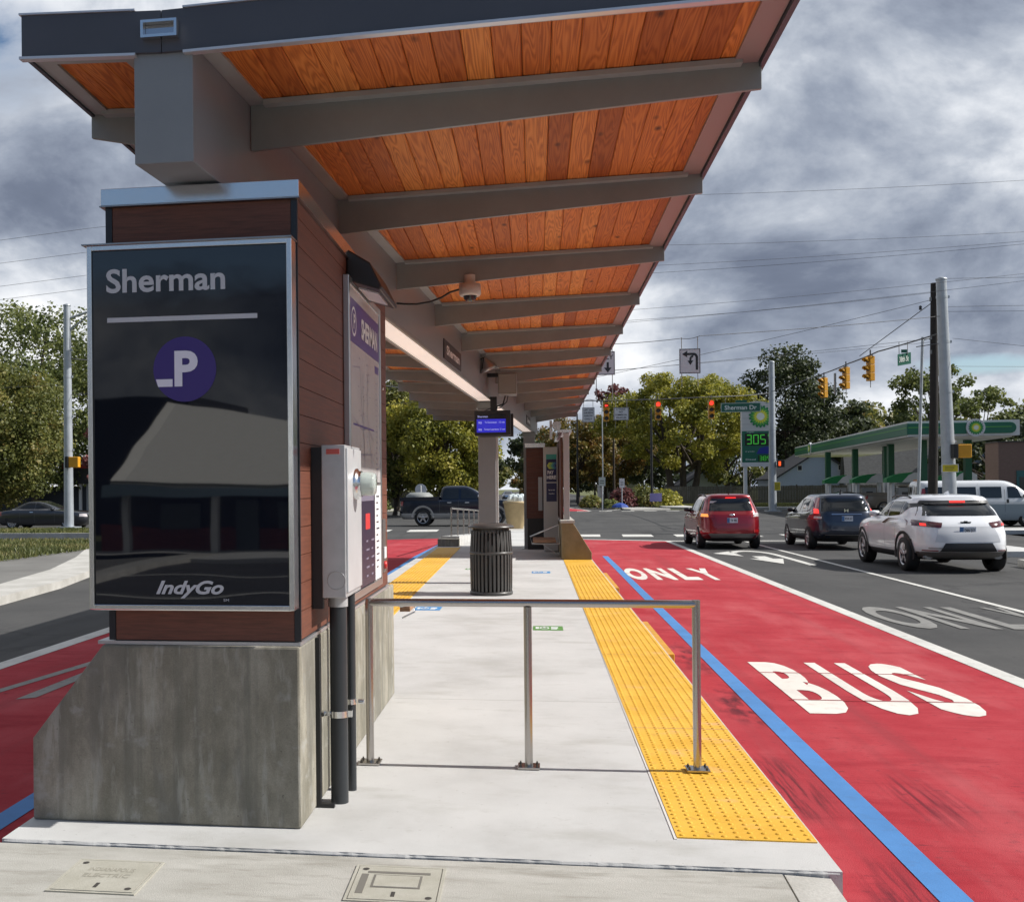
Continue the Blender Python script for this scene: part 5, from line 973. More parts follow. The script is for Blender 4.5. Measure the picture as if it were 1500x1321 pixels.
def fbar(x0, x1, z0, z1, m, nm, d=.06, rnd=False):
    mb = MB(); pts = [(x0, z0), (x1, z0), (x1, z1), (x0, z1)]
    if rnd: h = (z1-z0)/2; pts = [(x0, z0)]+[(x1-h+h*math.sin(a), (z0+z1)/2-h*math.cos(a)) for a in np.linspace(0, math.pi, 9)]+[(x0, z1)]
    mb.prism(pts, 'y', 64-d, 63.998); mb.build(nm, m, gs)
fbar(20.85, 24.0, 4.41, 5.03, green_b, 'green_band'); fbar(24.9, 26.6, 4.41, 5.03, green_b, 'green_band', rnd=True)
fbar(20.9, 23.2, 4.78, 4.815, green_l, 'light_line', .075); fbar(25.0, 26.35, 4.76, 4.795, green_l, 'light_line', .075)
mb = MB(); mb.lathe([(.0001, 63.86), (.50, 63.86), (.50, 63.99)], (24.45, 0, 4.74), 'y', 28, 0, False); eb = mb.build('emblem_disc', sign_w, gs); burst(eb, 0, .40, Matrix.Translation((24.45, 63.85, 4.74)))
mb = MB(); q = A[0]+kk*(95.5-64); mb.lathe([(.0001, q-.14), (.52, q-.14), (.52, q)], (0, 95.5, 4.74), 'x', 24, 0, False); eb = mb.build('emblem_disc', sign_w, gs); burst(eb, 0, .40, Matrix.Translation((q-.15, 95.5, 4.74)) @ Matrix.Rotation(R(-90), 4, 'Z'))
for (x, y) in ((22.8, 88.1), (23.0, 81.6), (23.6, 76.6), (22.7, 72.8), (22.6, 66.7), (25.4, 67.6), (26.4, 85.9), (25.9, 76.4)):
    mb = MB(); mb.box(x-.17, x+.17, y-.17, y+.17, RZ, 1.75); cc = mb.build('column', white_m, gs); mb = MB(); mb.box(x-.18, x+.18, y-.18, y+.18, 1.752, 4.20); mb.build('green_cladding', mat('column_green', (0.006, 0.095, 0.040), 0.4), cc)
pm = mat('pump_grey', (0.34, 0.34, 0.33), 0.5)
def pump(x, y, lab):
    t = thing('fuel_pump', lab, 'fuel pump', (x, y, RZ), 0, 'pumps under the fuel canopy')
    mb = MB(); mb.box(-1.0, 1.0, -.45, .45, 0.0, .16); mb.build('island', curb_m, t, world=False)
    for s in (-1, 1): mb = MB(); mb.box(s*.72-.09, s*.72+.09, -.2, .2, .16, 2.05); mb.build('leg', white_m, t, world=False)
    mb = MB(); mb.box(-.45, .45, -.26, .26, .16, 1.72); b_ = mb.build('cabinet', pm, t, world=False, bevel=.04); mb = MB(); mb.box(-.22, .22, -.27, -.261, 1.05, 1.45); mb.build('screen', mat('pump_screen', (0.03, 0.03, 0.04), 0.2), b_, world=False)
    mb = MB(); mb.tube([(.46, -.1, 1.35), (.62, -.2, 1.2), (.6, -.2, .6), (.5, -.15, .5)], .03, 6); mb.build('hose', black, b_, world=False)
    mb = MB(); pts = [(-1.15, 2.05), (1.15, 2.05), (1.15, 2.48), (.9, 2.62), (.4, 2.68), (-.2, 2.62), (-.7, 2.50), (-1.15, 2.30)]; mb.prism(pts, 'y', -.35, .35); hd = mb.build('valance', green_d, t, world=False)
    mb = MB(); pts = [(-.25, 2.06), (1.16, 2.06), (1.16, 2.48), (.9, 2.63), (.5, 2.68), (.15, 2.5), (-.08, 2.25)]; mb.prism(pts, 'y', -.36, -.351); mb.build('white_shield', white_m, hd, world=False)
    return t
q = pump(22.7, 84.6, 'farthest green-topped fuel pump, first from the left'); dup(q, (22.9, 78.2, RZ), label='green-topped fuel pump second from the left behind the tan pickup'); dup(q, (23.0, 71.2, RZ), label='green-topped fuel pump third from left, nearest the wooden pole'); dup(q, (25.4, 69.6, RZ), label='fuel pump partly hidden right of the thick galvanised pole')
ps = thing('price_sign', 'tall white and green fuel price sign with sunburst emblem and green digits', 'price sign', (18.3, 92, RZ))
mb = MB(); mb.box(17.0, 19.5, 92, 92.5, 3.28, 8.35); top = [(17.0+2.5*i/10, 8.35+.35*math.sin(math.pi*i/10)*.8) for i in range(11)]; mb.prism(top, 'y', 92, 92.5); mb.build('cabinet', mat('sign_cabinet', (0.56, 0.56, 0.54), 0.5), ps)
mb = MB(); mb.box(17.0, 19.5, 91.98, 91.998, 3.55, 6.15); mb.build('green_panel', green_b, ps)
mb = MB(); mb.box(16.95, 19.55, 91.95, 92.55, 3.2, 3.54); mb.build('bottom_rail', white_m, ps)
mb = MB()
for z in (6.7, 7.2, 7.7, 8.2): mb.box(17.0, 19.5, 91.992, 91.9985, z, z+.025)
mb.build('panel_seam', mat('seam_grey', (0.35, 0.35, 0.34), 0.6), ps)
burst(ps, 0, .95, Matrix.Translation((18.50, 91.97, 7.35)))
for x in (17.3, 19.3): mb = MB(); mb.box(x-.13, x+.13, 92.1, 92.4, RZ, 3.2); mb.build('leg', white_m, ps)
mb = MB(); mb.box(17.25, 19.4, 91.96, 91.979, 4.95, 5.95); mb.box(18.3, 19.45, 91.96, 91.979, 3.62, 4.12); mb.build('digit_panel', mat('digit_black', (0.008, 0.012, 0.008), 0.5), ps)
dgr = mat('digit_green', (0.02, 0.2, 0.02), 0.5, emit=(0.05, 0.42, 0.04), estr=0.5)
def segdig(mb, ch, x, z, w, h, y):
    t_ = w*.17; S = {'3': 'abcdg', '0': 'abcdef', '5': 'acdfg', '9': 'abcdfg', '8': 'abcdefg'}[ch]
    seg = {'a': (x+t_, x+w-t_, z+h-t_, z+h), 'g': (x+t_, x+w-t_, z+h/2-t_/2, z+h/2+t_/2), 'd': (x+t_, x+w-t_, z, z+t_), 'b': (x+w-t_, x+w, z+h/2+t_*.2, z+h-t_*.3), 'c': (x+w-t_, x+w, z+t_*.3, z+h/2-t_*.2), 'f': (x, x+t_, z+h/2+t_*.2, z+h-t_*.3), 'e': (x, x+t_, z+t_*.3, z+h/2-t_*.2)}
    for k in S: a, b, c, d = seg[k]; mb.box(a, b, y-.02, y, c, d)
for i, ch in enumerate('305'): mb = MB(); segdig(mb, ch, 17.34+i*.56, 5.05, .44, .80, 91.958); mb.build('price_digit', dgr, ps)
mb = MB()
segdig(mb, '9', 19.08, 5.48, .24, .40, 91.958); mb.build('price_digit', dgr, ps)
for i, ch in enumerate('385'): mb = MB(); segdig(mb, ch, 18.36+i*.32, 3.68, .25, .38, 91.958); mb.build('price_digit', dgr, ps)
mb = MB()
segdig(mb, '9', 19.32, 3.88, .1, .18, 91.958)
mb.build('price_digit', dgr, ps)
mb = MB(); mb.prism([(18.15, 4.25), (19.5, 4.25), (19.5, 4.82), (18.9, 4.86), (18.4, 4.72)], 'y', 91.96, 91.979); mb.build('blue_badge', mat('badge_blue', (0.01, 0.03, 0.28), 0.4), ps)
text('Regular', (.6, .10), frame_mtx((17.4, 91.975, 6.0), (1, 0, 0), (0, 0, 1)), sgw, ps, bold=.01, depth=0)
text('all grades', (.75, .10), frame_mtx((17.25, 91.975, 4.40), (1, 0, 0), (0, 0, 1)), sgw, ps, bold=.01, depth=0)
text('Diesel', (.80, .14), frame_mtx((17.3, 91.975, 3.72), (1, 0, 0), (0, 0, 1)), sgw, ps, bold=.01, depth=0)
text('bp', (.40, .30), frame_mtx((18.95, 91.985, 8.33), (1, 0, 0), (0, 0, 1)), green_b, ps, bold=.0, depth=0)

# fence, houses, brick building
fn = thing('board_fence', 'long weathered grey board fence behind the far grass', 'fence', (19, 108.5, RZ))
mb = MB(); x = 12.6
while x < 41: h = 1.60+random.uniform(-.03, .03); mb.box(x, x+.135, 108.45, 108.475, RZ+.03, h); x += .15
mb.build('boards', mat('grey_boards', (0.095, 0.085, 0.072), 0.85, var=0.35, vscale=1.3, stretch=(6, 1, 1)), fn)
for k in range(12): mb = MB(); mb.box(12.6+k*2.5, 12.72+k*2.5, 108.48, 108.6, RZ, 1.7); mb.build('post', mat('grey_boards', (0, 0, 0)), fn)
mb = MB(); mb.box(12.6, 41, 108.476, 108.52, .1, .2); mb.box(12.6, 41, 108.476, 108.52, 1.2, 1.3); mb.build('rail', mat('grey_boards', (0, 0, 0)), fn)
shingle = mat('shingle_grey', (0.16, 0.155, 0.15), 0.85, var=0.3, vscale=3, stretch=(1, 1, 6)); shingle_d = mat('shingle_dark', (0.03, 0.032, 0.042), 0.85, var=0.3, vscale=3)
siding_b = mat('blue_grey_siding', (0.38, 0.43, 0.52), 0.7, var=0.08, vscale=2, stretch=(1, 1, 12))
def house(x0, x1, y0, y1, ze, zp, wall, roof, lab, windows=(), name='house', axis='y'):
    """gable house; ridge along Y (gable faces us) or along X"""
    t = thing(name, lab, 'house', ((x0+x1)/2, (y0+y1)/2, RZ)); xm = (x0+x1)/2; ym = (y0+y1)/2
    mb = MB()
    if axis == 'y':
        mb.prism([(x0, RZ), (x1, RZ), (x1, ze), (xm, zp), (x0, ze)], 'y', y0, y1); mb.build('wall', wall, t)
        s = (zp-ze)/(xm-x0); o = .35
        for sg in (-1, 1):
            xe = x0-o if sg < 0 else x1+o; mb = MB(); mb.prism([(xm, zp+.02), (xe, ze-s*o+.02), (xe, ze-s*o+.2), (xm, zp+.2)], 'y', y0-.4, y1+.4); mb.build('roof', roof, t)
    else:
        mb.prism([(y0, RZ), (y1, RZ), (y1, ze), (ym, zp), (y0, ze)], 'x', x0, x1); mb.build('wall', wall, t)
        s = (zp-ze)/(ym-y0); o = .4
        for sg in (-1, 1):
            ye = y0-o if sg < 0 else y1+o; mb = MB(); mb.prism([(ym, zp+.02), (ye, ze-s*o+.02), (ye, ze-s*o+.2), (ym, zp+.2)], 'x', x0-.4, x1+.4); mb.build('roof', roof, t)
    for (a, b, c, d) in windows:
        mb = MB(); mb.box(a-.08, b+.08, y0-.05, y0-.002, c-.08, d+.08); w_ = mb.build('window', mat('window_trim', (0.6, 0.6, 0.6), 0.5), t); mb = MB(); mb.box(a, b, y0-.06, y0-.052, c, d); mb.build('pane', mat('window_pane', (0.02, 0.025, 0.03), 0.08), w_)
    return t
house(26.6, 35.5, 124, 134, 2.4, 5.3, siding_b, shingle_d, 'pale blue gabled house behind the fence, left one by the price sign', [(28.9, 29.3, 3.3, 3.8), (33.2, 33.6, 3.3, 3.8)])
house(36.4, 52, 124, 134, 3.0, 8.2, siding_b, shingle, 'pale blue house under the fuel canopy with a grey shingle roof', [(43.8, 44.8, 4.8, 5.9)])
house(33.6, 42.5, 121.5, 123.5, 2.2, 6.2, siding_b, shingle, 'low grey-shingled wing between the two blue houses', axis='x')
house(17.2, 22.5, 128, 138, 1.8, 3.6, siding_b, shingle_d, 'small blue-grey shed roof peeping under the yellow-green tree')
house(10.0, 15.5, 168, 178, 3.0, 5.2, mat('white_siding', (0.42, 0.42, 0.42), 0.7), mat('red_roof', (0.16, 0.03, 0.03), 0.8), 'distant white house with a dark red roof beyond the flower bed', [(12, 13.2, 2.6, 3.8)])
bb = thing('brick_building', 'tan brick commercial building at the right edge behind the van', 'building', (43, 92, RZ))
mb = MB(); mb.box(36.1, 60, 90, 92.5, RZ, 4.83); mb.build('wall', mat('tan_brick', (0.19, 0.125, 0.10), 0.85, var=0.12, vscale=2.5, stretch=(1, 1, 5)), bb)
mb = MB(); mb.box(36.0, 60.1, 89.9, 92.6, 4.832, 4.93); mb.build('parapet', mat('parapet_dark', (0.05, 0.045, 0.04), 0.6), bb)
mb = MB(); mb.box(37.4, 41, 89.92, 89.998, .1, 2.6); w_ = mb.build('window', mat('teal_frame', (0.03, 0.12, 0.12), 0.5), bb); mb = MB(); mb.box(37.6, 40.8, 89.90, 89.918, .3, 2.1); mb.build('pane', mat('window_pane', (0, 0, 0)), w_)
# left: low commercial buildings behind the sedan
lb_ = thing('shop_building', 'low dark shopfront building with red fascia at the left edge', 'building', (-35, 76, RZ))
mb = MB(); mb.box(-48, -33.0, 75, 86, RZ, 2.0); mb.build('wall', mat('dark_cladding', (0.025, 0.03, 0.04), 0.6), lb_)
mb = MB(); mb.box(-32.98, -22, 75, 86, RZ, 2.2); mb.build('side_wall', mat('grey_render', (0.36, 0.37, 0.38), 0.7), lb_)
mb = MB(); mb.box(-34.8, -22, 74.6, 86, 2.22, 3.9); mb.build('upper_wall', mat('charcoal_fascia', (0.03, 0.03, 0.035), 0.6), lb_)
mb = MB(); mb.box(-34.8, -22, 74.5, 74.59, 3.35, 4.15); mb.build('red_fascia', mat('red_fascia', (0.30, 0.03, 0.035), 0.5), lb_)
mb = MB(); mb.box(-33.5, -33.3, 74.85, 74.99, RZ, 2.2); mb.build('white_pilaster', white_m, lb_)
mb = MB(); mb.box(-32.1, -31.0, 74.93, 74.99, .5, 1.9); mb.build('window', mat('window_pane', (0, 0, 0)), lb_)
# a shop across the way behind the photographer, mirrored in the glass sign
sh = thing('corner_shop', 'low shop with pale roof and red brick base mirrored in the glass sign', 'building', (-10, -24, RZ))
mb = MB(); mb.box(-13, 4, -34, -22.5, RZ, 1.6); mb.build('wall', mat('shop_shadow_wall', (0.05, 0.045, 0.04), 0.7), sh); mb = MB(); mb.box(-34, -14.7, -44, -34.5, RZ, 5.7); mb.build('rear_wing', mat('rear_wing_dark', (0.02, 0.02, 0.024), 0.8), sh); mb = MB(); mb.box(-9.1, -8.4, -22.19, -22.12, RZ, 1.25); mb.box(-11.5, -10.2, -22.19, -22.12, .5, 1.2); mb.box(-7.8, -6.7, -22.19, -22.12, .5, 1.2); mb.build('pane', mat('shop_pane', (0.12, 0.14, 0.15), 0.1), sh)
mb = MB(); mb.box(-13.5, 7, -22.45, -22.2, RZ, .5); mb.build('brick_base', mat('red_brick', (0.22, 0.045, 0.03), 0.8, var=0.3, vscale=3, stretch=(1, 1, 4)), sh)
rfm = mat('pale_roof', (0.80, 0.78, 0.72), 0.8, var=0.06)
mb = MB(); mb.add([(-12.6, -20.8, 1.80), (4, -20.8, 1.70), (-3.5, -31.5, 2.3), (-14.64, -31.5, 5.2)], [(0, 1, 2, 3)]); mb.add([(-12.6, -20.8, 1.70), (4, -20.8, 1.60), (-3.5, -31.5, 2.2), (-14.64, -31.5, 5.1)], [(3, 2, 1, 0)]); mb.add([(-12.6, -20.8, 1.80), (-14.64, -31.5, 5.2), (-16.5, -31.5, 1.9)], [(2, 1, 0)]); mb.build('roof', rfm, sh)
mb = MB(); mb.box(-12.8, 4.2, -20.95, -20.7, 1.42, 1.68); mb.build('fascia', mat('pale_blue_fascia', (0.26, 0.36, 0.42), 0.6), sh)
for x in (-12.2, -9.4, -6.4, -3, 1): mb = MB(); mb.box(x-.10, x+.10, -21.2, -20.97, RZ, 1.5); mb.build('post', white_m, sh)
slab('sidewalk', [(-30, -22.2), (20, -22.2), (20, -17.5), (-30, -17.5)], -0.35, -.2, concrete)
sheet('lane_line', [rect(-30, 20, -13, -12.8), rect(-30, 20, -9.2, -9.0)], Z3+.004, white_p)

# ================================================================== VEHICLES
glass_c = mat('car_glass', (0.010, 0.012, 0.014), 0.04, ior=1.6)
tyre_m = mat('tyre_rubber', (0.018, 0.018, 0.018), 0.75, var=0.2); rim_m = mat('alloy_rim', (0.50, 0.50, 0.52), 0.3, 0.9); trim_k = mat('trim_black', (0.018, 0.018, 0.02), 0.5); chrome = mat('chrome', (0.7, 0.7, 0.72), 0.12, 1.0)
tl_red = mat('tail_red', (0.30, 0.01, 0.012), 0.15, coat=1.0); tl_lit = mat('tail_lit', (0.5, 0.02, 0.02), 0.3, emit=(1.0, 0.03, 0.02), estr=1.4); tl_amb = mat('tail_amber', (0.7, 0.22, 0.05), 0.3, emit=(1.0, 0.35, 0.08), estr=1.0); tl_clear = mat('tail_clear', (0.6, 0.55, 0.55), 0.12, coat=1.0)
plate_m = mat('plate_white', (0.62, 0.66, 0.72), 0.4); plate_b = mat('plate_blue', (0.05, 0.15, 0.35), 0.4); seamw_ = mat('panel_gap', (0.01, 0.01, 0.01), 0.7); silver_t = mat('silver_trim', (0.30, 0.30, 0.30), 0.35, 0.6)
def carpaint(name, c, metal=0.3): return mat(name, c, 0.28, metal, coat=1.0)
class Car:
    def __init__(s, sl, n=5.0, nf=None):
        s.z = [a[0] for a in sl]; s.yr = [a[1] for a in sl]; s.yf = [a[2] for a in sl]; s.w = [a[3] for a in sl]; s.n = n
    def at(s, z): return float(pchip(z, s.z, s.yr)), float(pchip(z, s.z, s.yf)), float(pchip(z, s.z, s.w))
    def side(s, y, z):
        yr, yf, w = s.at(z); yc, l = (yr+yf)/2, (yf-yr)/2; q = min(1, abs((y-yc)/l)); return w*(1-q**s.n)**(1/s.n)
    def rear(s, x, z):
        yr, yf, w = s.at(z); yc, l = (yr+yf)/2, (yf-yr)/2; q = min(1, abs(x/w)); return yc-l*(1-q**s.n)**(1/s.n)
    def front(s, x, z):
        yr, yf, w = s.at(z); yc, l = (yr+yf)/2, (yf-yr)/2; q = min(1, abs(x/w)); return yc+l*(1-q**s.n)**(1/s.n)
    def body(s, root, paint_m, lower_m=None, lower_z=0, wheels=(), wr=.40, name='body'):
        N_ = 56; zs_ = []
        for a, b in zip(s.z[:-1], s.z[1:]): zs_ += list(np.linspace(a, b, 4)[:-1])
        zs_.append(s.z[-1]); mb = MB(); vs = []
        for z in zs_:
            yr, yf, w = s.at(z); yc, l = (yr+yf)/2, (yf-yr)/2
            for k in range(N_):
                a = 2*math.pi*k/N_; c, d = math.cos(a), math.sin(a)
                vs.append((w*math.copysign(abs(c)**(2/s.n), c), yc+l*math.copysign(abs(d)**(2/s.n), d), z))
        fs = [(i*N_+k, i*N_+(k+1) % N_, (i+1)*N_+(k+1) % N_, (i+1)*N_+k) for i in range(len(zs_)-1) for k in range(N_)]
        mb.add(vs, fs, 0, True); mb.add(vs[:N_], [tuple(range(N_))[::-1]], 0); mb.add(vs[-N_:], [tuple(range(N_))], 0, True)
        o = mb.build(name, [paint_m, lower_m or paint_m, trim_k], root, world=False, rough_merge=True)
        if wheels:
            cb_ = MB()
            for y in wheels:
                for sg in (-1, 1): cb_.lathe([(wr, sg*.58 if sg > 0 else -1.5), (wr, 1.5 if sg > 0 else -.58)], (0, y, wr*.90), 'x', 32)
            cut = cb_.build('cut', trim_k, None)
            bm_ = o.modifiers.new('b', 'BOOLEAN'); bm_.operation = 'DIFFERENCE'; bm_.object = cut; bm_.solver = 'EXACT'
            dg = bpy.context.evaluated_depsgraph_get(); dg.update(); me = bpy.data.meshes.new_from_object(o.evaluated_get(dg)); o.modifiers.clear(); o.data = me; bpy.data.objects.remove(cut)
            while len(me.materials) < 3: me.materials.append(trim_k)
            me.materials[0] = paint_m; me.materials[1] = lower_m or paint_m; me.materials[2] = trim_k
        me = o.data
        for p in me.polygons:
            c = p.center; mi = 1 if c.z < lower_z else 0
            for y in wheels:
                if math.hypot(c.y-y, c.z-wr*.90) < wr+.004 and abs(c.x) < s.side(y, max(c.z, s.z[0]))-.012: mi = 2
            if c.z < s.z[0]+.01: mi = 2
            p.material_index = mi
        return o
    def patch(s, root, name, m, quad, where='side', sgn=-1, off=.006, nu=8, nv=5, thick=0.0):
        """quad corners (a,z) bl, br, tr, tl; a is y on the sides, x on rear/front"""
        (bl, br, tr, tl) = quad; vs = []
        for j in range(nv+1):
            v = j/nv; L = (bl[0]+(tl[0]-bl[0])*v, bl[1]+(tl[1]-bl[1])*v); Rr = (br[0]+(tr[0]-br[0])*v, br[1]+(tr[1]-br[1])*v)
            for i in range(nu+1):
                u_ = i/nu; a = L[0]+(Rr[0]-L[0])*u_; z = L[1]+(Rr[1]-L[1])*u_
                if where == 'side': vs.append((sgn*(s.side(a, z)+off), a, z))
                elif where == 'rear': vs.append((a, s.rear(a, z)-off, z))
                else: vs.append((a, s.front(a, z)+off, z))
        fs = [(j*(nu+1)+i, j*(nu+1)+i+1, (j+1)*(nu+1)+i+1, (j+1)*(nu+1)+i) for j in range(nv) for i in range(nu)]
        mb = MB(); mb.add(vs, fs, 0, True); return mb.build(name, m, root, world=False)
    def both(s, root, name, m, quad, **k):
        for sg in (-1, 1): s.patch(root, name, m, quad, 'side', sg, **k)
    def rear2(s, root, name, m, quad, **k):
        s.patch(root, name, m, quad, 'rear', **k); s.patch(root, name, m, [(-a, z) for a, z in quad], 'rear', **k)
def wheel(root, x, y, r, sgn, wdt=.22, spokes=5, dark=False):
    mb = MB(); mb.lathe([(r*.66, -.5*wdt), (r*.94, -.5*wdt), (r, -.36*wdt), (r, .36*wdt), (r*.94, .5*wdt), (r*.66, .5*wdt)], (x, y, r), 'x', 32, caps=False); t = mb.build('tyre', tyre_m, root, world=False)
    xo = sgn*(.5*wdt-.02); rm = rim_m if not dark else mat('rim_dark', (0.10, 0.10, 0.11), 0.35, 0.8)
    mb = MB(); mb.lathe([(r*.665, xo-.0), (r*.60, xo-sgn*.02), (r*.58, xo-sgn*.08), (.0001, xo-sgn*.085)], (x, y, r), 'x', 28, 1, caps=False); mb.lathe([(r*.70, xo+sgn*.012), (r*.64, xo+sgn*.014), (r*.60, xo-sgn*.01)], (x, y, r), 'x', 28, 0, caps=False)
    for k in range(spokes):
        a = 2*math.pi*k/spokes+.3; c, d = math.cos(a), math.sin(a); p0, p1 = r*.10, r*.62; w0, w1 = r*.10, r*.075
        pts = [(p0*c-w0*d, p0*d+w0*c), (p1*c-w1*d, p1*d+w1*c), (p1*c+w1*d, p1*d-w1*c), (p0*c+w0*d, p0*d-w0*c)]
        mb.hexa([(x+xo-sgn*.05, y+q[0], r+q[1]) for q in pts], [(x+xo+sgn*.004, y+q[0], r+q[1]) for q in pts])
    mb.lathe([(r*.17, xo-sgn*.03), (r*.16, xo+sgn*.01), (.0001, xo+sgn*.012)], (x, y, r), 'x', 14)
    mb.build('rim', [rm, trim_k], t, world=False)
def mirrors(c, root, y, z, m):
    for sg in (-1, 1):
        x = c.side(y, z); mb = MB(); mb.lathe([(.0001, -.11), (.075, -.10), (.095, 0), (.085, .09), (.0001, .10)], (0, 0, 0), 'x', 12, 0, True, 1.0, .75)
        mb.v = [(p[0]+sg*(x+.12), p[1]+y, p[2]+z) for p in mb.v]; mb.box(min(sg*(x-.03), sg*(x+.08)), max(sg*(x-.03), sg*(x+.08)), y-.03, y+.03, z-.05, z-.01); mb.build('mirror', m, root, world=False)
def rails(c, root, y0, y1, z, m):
    for sg in (-1, 1):
        mb = MB(); pts = [(sg*(c.at(z)[2]+.0), y0+(y1-y0)*i/10, z+.05*math.sin(math.pi*i/10)**.4) for i in range(11)]; mb.tube(pts, .020, 8); mb.build('roof_rail', m, root, world=False)
def plate(c, root, z, txt, y=None):
    yy = (y if y is not None else c.rear(0, z))-.012
    mb = MB(); mb.box(-.155, .155, yy-.01, yy, z-.075, z+.075); p = mb.build('number_plate', plate_m, root, world=False)
    mb = MB(); mb.box(-.155, -.08, yy-.0125, yy-.0105, z-.07, z+.07); mb.build('plate_emblem', plate_b, p, world=False)
    text(txt, (.19, .07), frame_mtx((-.06, yy-.0115, z-.035), (1, 0, 0), (0, 0, 1)), sign_k, p, name='plate_text', world=False, bold=.02, depth=0.001)
    return p
# ---------------- red SUV
red_c = carpaint('red_metallic', (0.26, 0.006, 0.014), .4)
E_ = Car([(.24, -1.92, 1.95, .78), (.36, -2.12, 2.10, .87), (.50, -2.24, 2.24, .915), (.78, -2.21, 2.26, .92), (.96, -2.17, 2.08, .912), (1.04, -2.14, 1.62, .90), (1.10, -2.10, 1.02, .875), (1.25, -2.00, .84, .82), (1.45, -1.86, .46, .735), (1.58, -1.84, .14, .67), (1.64, -1.80, -.08, .60), (1.672, -1.55, -.35, .44), (1.685, -1.25, -.65, .18)], 5.5)
rt = thing('parked_car', 'dark red SUV waiting beside the bus lane, leftmost of the three', 'car', (5.84, 35.4, RZ))
E_.body(rt, red_c, trim_k, .33, (-1.33, 1.36), .385)  # black lower body: shadow of the underside put into the colour
E_.patch(rt, 'rear_window', glass_c, [(-.72, 1.16), (.72, 1.16), (.64, 1.53), (-.64, 1.53)], 'rear', nu=14)
E_.patch(rt, 'rear_spoiler', red_c, [(-.60, 1.575), (.60, 1.575), (.54, 1.635), (-.54, 1.635)], 'rear', off=.07)
E_.patch(rt, 'brake_light', tl_lit, [(-.16, 1.545), (.16, 1.545), (.15, 1.57), (-.15, 1.57)], 'rear', off=.075)
E_.both(rt, 'side_window', glass_c, [(-.30, 1.12), (.72, 1.12), (.40, 1.42), (-.30, 1.50)]); E_.both(rt, 'side_window', glass_c, [(-1.18, 1.13), (-.36, 1.12), (-.36, 1.50), (-1.10, 1.50)]); E_.both(rt, 'side_window', glass_c, [(-1.72, 1.20), (-1.24, 1.15), (-1.17, 1.48), (-1.55, 1.45)])
E_.patch(rt, 'windscreen', glass_c, [(-.70, 1.13), (.70, 1.13), (.56, 1.56), (-.56, 1.56)], 'front')
for q in ([(-.905, .97), (-.52, .96), (-.60, 1.12), (-.87, 1.15)],): E_.rear2(rt, 'tail_light', tl_red, q, off=.012)
E_.patch(rt, 'indicator', tl_amb, [(-.86, .99), (-.68, .985), (-.69, 1.07), (-.84, 1.08)], 'rear', off=.018); E_.patch(rt, 'reverse_light', tl_clear, [(.62, .985), (.84, .99), (.82, 1.10), (.66, 1.10)], 'rear', off=.018)
E_.patch(rt, 'bumper_skid', silver_t, [(-.60, .35), (.60, .35), (.70, .48), (-.70, .48)], 'rear', off=.02); E_.patch(rt, 'bumper_black', trim_k, [(-.80, .24), (.80, .24), (.80, .36), (-.80, .36)], 'rear', off=.012)
E_.rear2(rt, 'reflector', tl_red, [(-.84, .52), (-.62, .52), (-.62, .60), (-.84, .60)], off=.012)
E_.patch(rt, 'tailgate_crease_shade', mat('red_crease_shade', (0.12, 0.004, 0.008), 0.35, coat=1.0), [(-.60, .745), (.60, .745), (.60, .755), (-.60, .755)], 'rear', off=.006)  # crease shown only by shade, painted as a flat darker red strip
mb = MB(); mb.box(-.60, -.40, E_.rear(.5, 1.43)-.02, E_.rear(.5, 1.43)-.012, 1.40, 1.46); mb.build('window_sticker', sign_w, rt, world=False)
plate(E_, rt, .88, 'TK 482'); mb = MB(); mb.lathe([(.0001, -.015), (.075, -.012), (.075, 0)], (0, E_.rear(0, 1.04), 1.04), 'y', 18, 0, True, .45, 1.0); mb.build('badge', chrome, rt, world=False)
for y in (-1.33, 1.36):
    for sg in (-1, 1): wheel(rt, sg*.80, y, .355, sg)
for q_ in (-1.75, -.33, .80): E_.both(rt, 'door_seam', seamw_, [(q_, .45), (q_+.008, .45), (q_+.008, 1.10), (q_, 1.10)], off=.003, nu=1)
E_.patch(rt, 'tailgate_seam', seamw_, [(-.78, .60), (.78, .60), (.78, .607), (-.78, .607)], 'rear', off=.004)
E_.both(rt, 'door_handle', red_c, [(-.62, .99), (-.42, .99), (-.42, 1.02), (-.62, 1.02)], off=.025, nu=1, nv=1); E_.both(rt, 'door_handle', red_c, [(.22, .98), (.42, .98), (.42, 1.01), (.22, 1.01)], off=.025, nu=1, nv=1)
mirrors(E_, rt, .62, 1.16, trim_k); rails(E_, rt, -1.45, .05, 1.60, trim_k)
mb = MB(); mb.tube([(0, -1.55, 1.66), (0, -1.68, 1.76)], [.02, .008], 6); mb.build('antenna', trim_k, rt, world=False)
